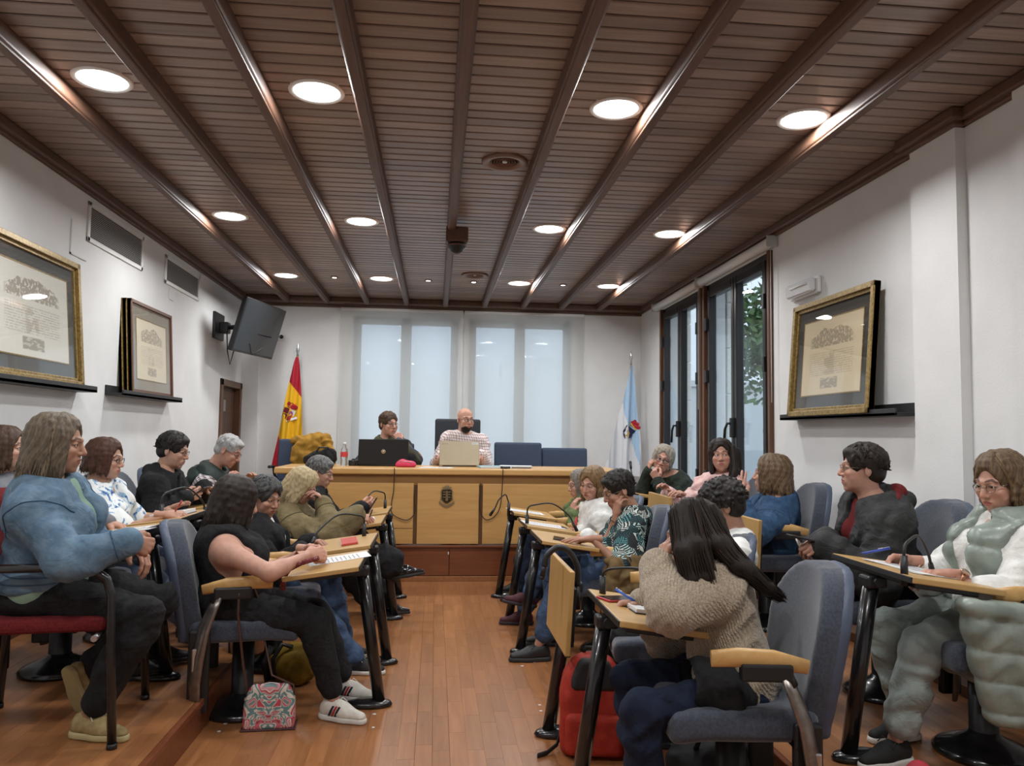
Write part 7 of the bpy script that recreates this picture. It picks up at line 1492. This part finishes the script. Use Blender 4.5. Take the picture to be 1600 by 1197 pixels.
# patterned red strap by the elbow of the woman in black
mb = MB(); st_ = [(-0.511, 3.600, 0.745),(-0.593, 3.620, 0.719),(-0.646, 3.640, 0.690),(-0.672, 3.660, 0.652),(-0.682, 3.680, 0.591)]; mb.tube([Vector(p)+Vector((0,0,.012)) for p in st_], [.010,.012,.012,.013,.018], 8, flat=.6); o = mb.build('printed_strap', blotches('strap_print', [(0,hexc('5a1f24')),(.45,hexc('8c3a3c')),(.55,hexc('2a1216')),(.62,hexc('b08078'))], 90, 1.0)); tag(o, 'dark red printed strap lying along the nearest left aisle desk', 'strap')
# ------------------------------------------------------------------ on the council desk
DZ = 1.010
def laptop(x, y, w, h, rz, tilt, shell, lab, logo):
    t = empty('laptop', (x, y, DZ), R(rz), lab, 'laptop')
    mb = MB(); mb.box((-w/2,0,0), (w/2,h,.016), .005); mb.build('base', shell, t)
    mb = MB(); mb.box((-w/2+.02,.05,.016), (w/2-.02,h-.09,.0175)); mb.build('keyboard', M_BLACK, t)
    M = Matrix.Translation((0,.004,.014)) @ Matrix.Rotation(R(tilt),4,'X'); mb = MB(); mb.box((-w/2,-.008,0), (w/2,0,h), .004, M=M); s_ = mb.build('lid', shell, t)
    mb = MB(); mb.box((-w/2+.01,0,.015), (w/2-.01,.0012,h-.012), M=M); mb.build('screen', MATS['phone_screen'], s_)
    mb = MB(); mb.tube([(-w*.42,.004,.012),(w*.42,.004,.012)], .007, 8); mb.build('hinge', M_BLACK, t)
    logo(s_, M, w, h); return t
def logo_circle(s_, M, w, h):
    gold = plain('logo_silver', (.55,.45,.30), .3, metal=.6)
    mb = MB(); mb.lathe([(0,0),(.021,0),(.021,.0015),(0,.0015)], 24, M @ frame_M((.0,-.008,h*.52),(1,0,0),(0,0,1),(0,-1,0))); c = mb.build('logo_disc', gold, s_)
    me = text_mesh('hp', .030, .0008); link('logo_letters', me, M_BLACK, c, M @ frame_M((.0,-.0098,h*.525),(1,0,.12),(0,0,1),(0,-1,0)))
def logo_word(s_, M, w, h):
    me = text_mesh('Lenovo', .020, .0005); link('logo_letters', me, plain('logo_dark', (.12,.10,.08), .4), s_, M @ frame_M((-w*.36,-.0083,h-.028),(1,0,0),(0,0,1),(0,-1,0)))
    mb = MB(); mb.box((w*.31,-.0095,h-.034), (w*.475,-.008,h-.012), M=M); mb.build('sticker', plain('sticker_grey', (.62,.62,.60), .5), s_)
    mb = MB(); mb.box((w*.32,-.0098,h-.022), (w*.45,-.0094,h-.019), M=M); mb.box((w*.32,-.0098,h-.029), (w*.40,-.0094,h-.026), M=M); mb.build('sticker_print', M_INK, s_)
laptop(-.492, 7.50, .475, .245, 0, -12, plain('laptop_black', (.008,.006,.005), .5, spec=.2), 'black laptop with round logo open on the council desk', logo_circle)
laptop(.236, 7.50, .385, .240, 0, -14, mottled('laptop_champagne', (.36,.30,.20), (.42,.35,.25), 3, .38, bump=None, metal=.55, spec=.5), 'silver champagne laptop open before the bald man', logo_word)
b = empty('water_bottle', (-.86, 7.52, DZ), 0, 'clear plastic water bottle with a red label on the council desk', 'bottle')
m, nt, bb = nmat('bottle_plastic'); bb.inputs['Base Color'].default_value = (.85,.90,.92,1); bb.inputs['Roughness'].default_value = .08; bb.inputs['Transmission Weight'].default_value = .85; bb.inputs['IOR'].default_value = 1.2
MB().lathe([(.0,0),(.030,0),(.034,.01),(.034,.05),(.031,.06),(.034,.07),(.034,.13),(.030,.155),(.016,.185),(.013,.205),(0,.205)], 20).build('body', m, b)
MB().lathe([(.0345,.085),(.0348,.088),(.0348,.128),(.0345,.131)], 20).build('label', plain('label_red', hexc('c23a3a'), .5), b); MB().lathe([(0,.203),(.015,.203),(.015,.222),(0,.224)], 16).build('cap', M_WHITE, b)
def blob(name, parts, mat, lab, cat, seed, fold=.008, h=.008, plane=None, parent=None, k=.02):
    al = np.array([np.array(p[0])+s*np.array(p[1]) for p in parts for s in (-1,1)]); F = Field(al.min(0)-.04, al.max(0)+.04, h)
    for i, p in enumerate(parts): F.ell(p[0], p[1], k=0 if i == 0 else k)
    if plane: F.plane(plane[0], plane[1], k=.006)
    V, Q = F.nets(); V = folds(V, Q, fold, .09, seed)
    if plane and abs(plane[1][2]) == 1: V[:,2] = np.maximum(V[:,2], plane[0][2])
    o = link(name, np_mesh(name, V, Q), mat, parent)
    if lab: tag(o, lab, cat)
    return o
o = blob('pencil_case', [((-.30,7.36,DZ+.030),(.05,.045,.040)), ((-.24,7.36,DZ+.026),(.06,.045,.034)), ((-.27,7.36,DZ+.02),(.095,.05,.03))], plain('case_pink', hexc('c92f55'), .6), 'bright pink pencil case at the front edge of the council desk', 'case', 3, .004, .005, ((0,0,DZ+.001),(0,0,-1)))
mb = MB(); mb.tube([(-.33,7.32,DZ+.055),(-.26,7.318,DZ+.054),(-.20,7.322,DZ+.045)], .003, 6); mb.build('zip', M_STEEL, o)
o = blob('black_bag', [((-1.09,7.62,DZ+.06),(.13,.08,.075)), ((-1.02,7.60,DZ+.09),(.08,.06,.06)), ((-1.17,7.60,DZ+.05),(.07,.06,.06))], F_BLK, 'slumped black bag at the left end of the council desk', 'bag', 4, .010, .008, ((0,0,DZ+.001),(0,0,-1)))
mb = MB(); mb.tube([(-1.15,7.58,DZ+.10),(-1.10,7.56,DZ+.17),(-1.02,7.56,DZ+.17),(-.98,7.58,DZ+.12)], .008, 6); mb.build('handle', M_BLACK, o)
cmr = empty('camera', (-.775, 7.55, DZ), 0, 'small black camera beside the water bottle on the council desk', 'camera'); mb = MB(); mb.box((-.045,-.02,0), (.045,.025,.055), .006); mb.box((-.015,-.015,.05), (.015,.02,.068), .004); mb.build('body', M_BLACK, cmr); mb = MB(); mb.lathe([(0,0),(.024,0),(.024,.035),(.018,.038),(0,.034)], 16, frame_M((0,-.02,.028),(1,0,0),(0,0,1),(0,-1,0))); mb.build('lens', M_BLACKM, cmr)
sheets(Matrix.Translation((.02,7.30,DZ)) @ Matrix.Rotation(R(80),4,'Z'), .21, .297, 2, 'papers under the right hand of the bald man')
mb = MB(); mb.box((-.15,-.11,0), (.15,.11,.018), .002, M=Matrix.Translation((.565,7.38,DZ)) @ Matrix.Rotation(R(4),4,'Z')); o = mb.build('folder', plain('folder_pale_blue', hexc('8fb3bd'), .6)); tag(o, 'pale blue folder right of the silver laptop', 'folder'); mb = MB(); mb.box((-.145,-.112,.004), (.148,.1,.014), M=Matrix.Translation((.565,7.38,DZ)) @ Matrix.Rotation(R(4),4,'Z')); mb.build('pages', M_PAPER, o)
for k in range(4):
    pass
sheets(Matrix.Translation((.77,7.40,DZ)) @ Matrix.Rotation(R(83),4,'Z'), .21, .30, 18, 'uneven stack of papers right of the pale blue folder on the desk', lines=False, name='paper_stack')
mb = MB(); mb.ball((.655,7.22,DZ+.010), (.045,.022,.011)); o = mb.build('spectacle_case', M_BLACK); tag(o, 'small dark case in front of the pale blue folder', 'case')
mb = MB(); mb.tube([(.61,7.222,DZ+.011),(.70,7.222,DZ+.011)], .0115, 8); mb.build('seam', M_BLACKM, o)
# mustard jacket thrown over the chair at the left end
F = Field((-1.66,7.90,.80), (-1.02,8.75,1.42), .010)
for c, r in (((-1.33,8.47,1.235),(.20,.075,.055)), ((-1.24,8.45,1.26),(.14,.07,.05)), ((-1.32,8.40,1.08),(.20,.05,.17)), ((-1.20,8.41,1.12),(.10,.055,.15)), ((-1.30,8.55,1.08),(.20,.04,.18))): F.ell(c, r, k=.03)
V, Q = F.nets(); V = folds(V, Q, .013, .085, 21); o = link('mustard_jacket', np_mesh('mustard_jacket', V, Q), mottled('mustard_cloth', hexc('8a6522'), hexc('a67c2e'), 20, .85)); tag(o, 'mustard yellow jacket thrown over the chair at the left end of the desk', 'jacket')
F = Field((-1.45,8.2,.95), (-1.0,8.6,1.4), .010); F.chain([(-1.16,8.40,1.25),(-1.10,8.36,1.12),(-1.09,8.36,.99)], [.05,.045,.035], k=.02); V, Q = F.nets(); V = folds(V, Q, .012, .07, 22); link('sleeve', np_mesh('sleeve', V, Q), MATS['mustard_cloth'], o)
# brown jacket over the arm of the leaf-shirt man's chair
c0 = Vector((1.114, 4.500, 0.566)); F = Field(tuple(c0+Vector((-.22,-.18,-.30))), tuple(c0+Vector((.25,.25,.16))), .009)
for d, r in (((0,0,.03),(.115,.055,.03)), ((.0,-.05,-.06),(.105,.028,.13)), ((-.03,-.055,-.11),(.07,.03,.12)), ((.06,-.05,-.05),(.06,.035,.12)), ((.0,.05,-.05),(.10,.025,.10))): F.ell(tuple(c0+Vector(d)), r, k=.02)
V, Q = F.nets(); V = folds(V, Q, .014, .075, 31); o = link('brown_jacket', np_mesh('brown_jacket', V, Q), mottled('tan_cloth', hexc('5f4c30'), hexc('75603f'), 20, .88)); tag(o, 'brown jacket hanging over a wooden chair arm on the right aisle', 'jacket')
F = Field(tuple(c0+Vector((-.22,-.18,-.36))), tuple(c0+Vector((.1,.1,.05))), .009); F.chain([tuple(c0+Vector((-.07,-.06,.01))), tuple(c0+Vector((-.10,-.065,-.12))), tuple(c0+Vector((-.115,-.06,-.24)))], [.034,.036,.032], k=.02); V, Q = F.nets(); V = folds(V, Q, .008, .06, 33); link('sleeve', np_mesh('sleeve', V, Q), MATS['tan_cloth'], o)
# ------------------------------------------------------------------ bags on the floor
def bag_print():
    m, nt, b = nmat('ornament_print'); tc = nd(nt, 'ShaderNodeTexCoord'); sp = nd(nt, 'ShaderNodeSeparateXYZ'); nt.links.new(tc.outputs['Object'], sp.inputs[0]); ab = nd(nt, 'ShaderNodeMath', operation='ABSOLUTE'); nt.links.new(sp.outputs['X'], ab.inputs[0])
    cb = nd(nt, 'ShaderNodeCombineXYZ'); nt.links.new(ab.outputs[0], cb.inputs['X']); nt.links.new(sp.outputs['Z'], cb.inputs['Y']); n = nd(nt, 'ShaderNodeTexNoise', Scale=11, Detail=1, Distortion=2.2); nt.links.new(cb.outputs[0], n.inputs['Vector'])
    r = ramp(nt, [(0,hexc('b8404e')),(.36,hexc('cfc4b4')),(.40,hexc('5f7f80')),(.45,hexc('cfc6b6')),(.48,hexc('c0606a')),(.54,hexc('8c2c3c')),(.57,hexc('d8cdbd')),(.60,hexc('c9868a')),(.67,hexc('6a8684'))]); r.color_ramp.interpolation = 'CONSTANT'
    nt.links.new(n.outputs['Fac'], r.inputs['Fac']); nt.links.new(r.outputs['Color'], b.inputs['Base Color']); b.inputs['Roughness'].default_value = .5; return m
bc = Vector((-0.715, 3.609, 0.000)); hb = empty('handbag', (bc.x, bc.y+.05, 0), R(4), 'dome-shaped handbag with pink ornamental print on the floor beside the step', 'handbag')
F = Field((-.20,-.12,-.02), (.20,.12,.30), .006)
F.fn(lambda X, Y, Z: (np.sqrt(np.maximum(np.abs(X)-(.112-.10*np.clip(Z-.09,0,1)-.55*np.clip(Z-.11,0,1)**1.4*1.2)+.02,0)**2+np.maximum(np.abs(Y)-(.055-.19*Z)+.02,0)**2+np.maximum(np.abs(Z-.095)-.095+.02,0)**2)-.02))
link('body', np_mesh('body', *F.nets()), bag_print(), hb)
mb = MB(); mb.box((-.118,-.058,0), (.118,.058,.008), .003); mb.build('base', plain('bag_base', (.06,.02,.025), .5), hb)
mb = MB(); mb.tube([(-.085,0,.165),(-.05,0,.186),(0,0,.193),(.05,0,.186),(.085,0,.165)], .004, 6); mb.build('zip', M_STEEL, hb)
LE = plain('strap_leather', hexc('4f332b'), .5); iv = hb.matrix_basis.inverted(); ah = Vector((-.78,3.62,.70))
mb = MB(); mb.tube([(-.098,0,.12),(-.105,0,.19), iv @ Vector((-0.834, 3.640, 0.275)), iv @ Vector((-0.860, 3.620, 0.505)), iv @ Vector((-0.853, 3.600, 0.599)), iv @ Vector((-0.838, 3.660, 0.621))], .007, 6, flat=.5); mb.build('strap', LE, hb)
mb = MB(); mb.tube([(.105,0,.12),(.10,0,.18), iv @ Vector((-0.711, 3.660, 0.226)), iv @ Vector((-0.768, 3.700, 0.415)), iv @ Vector((-0.795, 3.720, 0.555)), iv @ Vector((-0.820, 3.720, 0.607)), iv @ Vector((-0.838, 3.660, 0.624))], .006, 6, flat=.5); mb.build('strap', LE, hb)
for s in (-1, 1): mb = MB(); mb.lathe([(.009,-.002),(.011,0),(.009,.002)], 12, frame_M((s*.102,-.004,.125),(1,0,0),(0,0,1),(0,-1,0))); mb.build('ring', M_STEEL, hb)
rb_c = Vector((0.685, 3.240, 0.000)); bp = empty('backpack', (rb_c.x, rb_c.y+.06, 0), R(-8), 'orange red backpack with black top panel on the floor by the right aisle desk', 'backpack')
M_BPR = mottled('red_nylon', hexc('97291d'), hexc('a93526'), 30, .65); M_BPB = plain('black_nylon', (.014,.014,.015), .7)
F = Field((-.20,-.14,-.01), (.20,.16,.44), .007)
F.fn(lambda X, Y, Z: np.sqrt(np.maximum(np.abs(X)-(.135-.20*np.clip(Z-.24,0,1)-.9*np.clip(Z-.31,0,1)**1.3)+.04,0)**2+np.maximum(np.abs(Y)-(.085-.10*np.clip(Z-.2,0,1))+.04,0)**2+np.maximum(np.abs(Z-.20)-.20+.04,0)**2)-.04)
V, Q = F.nets(); V = folds(V, Q, .004, .14, 41); link('body', np_mesh('body', V, Q), M_BPR, bp)
F = Field((-.17,-.16,0), (.17,0,.24), .007); F.fn(lambda X, Y, Z: np.sqrt(np.maximum(np.abs(X)-.118+.03,0)**2+np.maximum(np.abs(Y+.078)-.035+.025,0)**2+np.maximum(np.abs(Z-.10)-.085+.03,0)**2)-.03); link('front_pocket', np_mesh('front_pocket', *F.nets()), M_BPR, bp)
mb = MB(); mb.tube([(-.128,-.055,.10),(-.130,-.055,.22),(-.112,-.052,.31),(-.07,-.040,.37),(0,-.035,.392),(.07,-.040,.37),(.112,-.052,.31),(.130,-.055,.22),(.128,-.055,.10)], .006, 6); mb.build('zip', M_BPB, bp)
F = Field((-.16,-.13,.22), (.16,.05,.44), .007); F.fn(lambda X, Y, Z: np.sqrt(np.maximum(np.abs(X)-(.095-.9*np.clip(Z-.31,0,1)**1.3)+.02,0)**2+np.maximum(np.abs(Y+.050)-(.052-.10*np.clip(Z-.2,0,1))+.02,0)**2+np.maximum(np.abs(Z-.335)-.062+.02,0)**2)-.02); link('top_panel', np_mesh('top_panel', *F.nets()), M_BPB, bp)
mb = MB(); mb.tube([(-.04,.03,.385),(-.03,.03,.42),(.03,.03,.42),(.04,.03,.385)], .008, 6); mb.build('handle', M_BPB, bp)
mb = MB(); mb.tube([(-.12,.02,.10),(-.15,-.02,.03),(-.19,-.06,.012),(-.23,-.09,.01)], .012, 6, flat=.3); mb.build('strap', M_BPB, bp)
mb = MB(); mb.box((.085,-.118,.135), (.125,-.105,.155), .002); mb.build('pull_tab', M_BPB, bp)
o = blob('yellow_bag', [((-.73,4.28,.085),(.13,.10,.095)), ((-.70,4.27,.12),(.09,.08,.08))], mottled('yellow_cloth', hexc('6b5416'), hexc('8a6c1e'), 12, .8), 'yellow and black bag on the floor under the second left aisle chair', 'bag', 6, .010, .009, ((0,0,.002),(0,0,-1)))
mb = MB(); mb.tube([(-.80,4.19,.05),(-.81,4.18,.15),(-.77,4.20,.22),(-.72,4.22,.20)], .012, 6); mb.build('strap', M_BLACK, o); mb = MB(); mb.tube([(-.84,4.22,.03),(-.855,4.20,.13),(-.83,4.24,.20)], .02, 6, flat=.5); mb.build('side_panel', M_BLACK, o)
o = blob('black_holdall', [((1.05,2.92,.10),(.16,.12,.10)), ((1.10,2.90,.13),(.10,.08,.08))], MATS['black_nylon'], 'black bag on the floor under the nearest right aisle chair', 'bag', 7, .010, .010, ((0,0,.002),(0,0,-1)))
mb = MB(); mb.tube([(.98,2.86,.17),(1.0,2.84,.24),(1.1,2.84,.24),(1.13,2.86,.18)], .010, 6); mb.build('handle', M_BLACK, o)
o = blob('red_pouch', [(tuple(Vector((1.671, 2.575, 0.200))+Vector((0,0,-.06))),(.055,.055,.075)), (tuple(Vector((1.671, 2.575, 0.200))+Vector((.0,.0,-.02))),(.04,.04,.05))], plain('pouch_red', hexc('c63a48'), .7), 'round topped pinkish red pouch at the bottom edge of the picture', 'pouch', 8, .002, .005, ((0,0,.147),(0,0,-1)))
SCR = ('left of the printed handbag','behind the printed handbag, by the step','beside the toe of the white sneaker','at the foot of the nearest left desk post','nearest the foot of the leaf-shirt man\'s desk','middle one of three near the leaf-shirt man','rightmost of three near the leaf-shirt man','farthest of the two left of the folded desk','nearest of the two left of the folded desk')
for k, p in enumerate([(-0.922, 3.614, 0.000),(-0.919, 3.705, 0.000),(-0.258, 3.788, 0.000),(-0.251, 3.619, 0.000),(0.527, 4.676, 0.000),(0.524, 4.510, 0.000),(0.600, 4.581, 0.000),(0.537, 3.865, 0.000),(0.532, 3.785, 0.000)]):
    mb = MB(); rg = random.Random(k); a = rg.random()*3; mb.prism([(.011*math.cos(a+q)*rg.uniform(.6,1.1), .009*math.sin(a+q)*rg.uniform(.6,1.1)) for q in (0,1.2,2.5,3.7,5)], .0004, .0014, Matrix.Translation((p[0],p[1],0))); o = mb.build('paper_scrap', M_PAPER); tag(o, 'tiny white paper scrap on the floor, '+SCR[k], 'scrap', 'paper scraps on the floor')
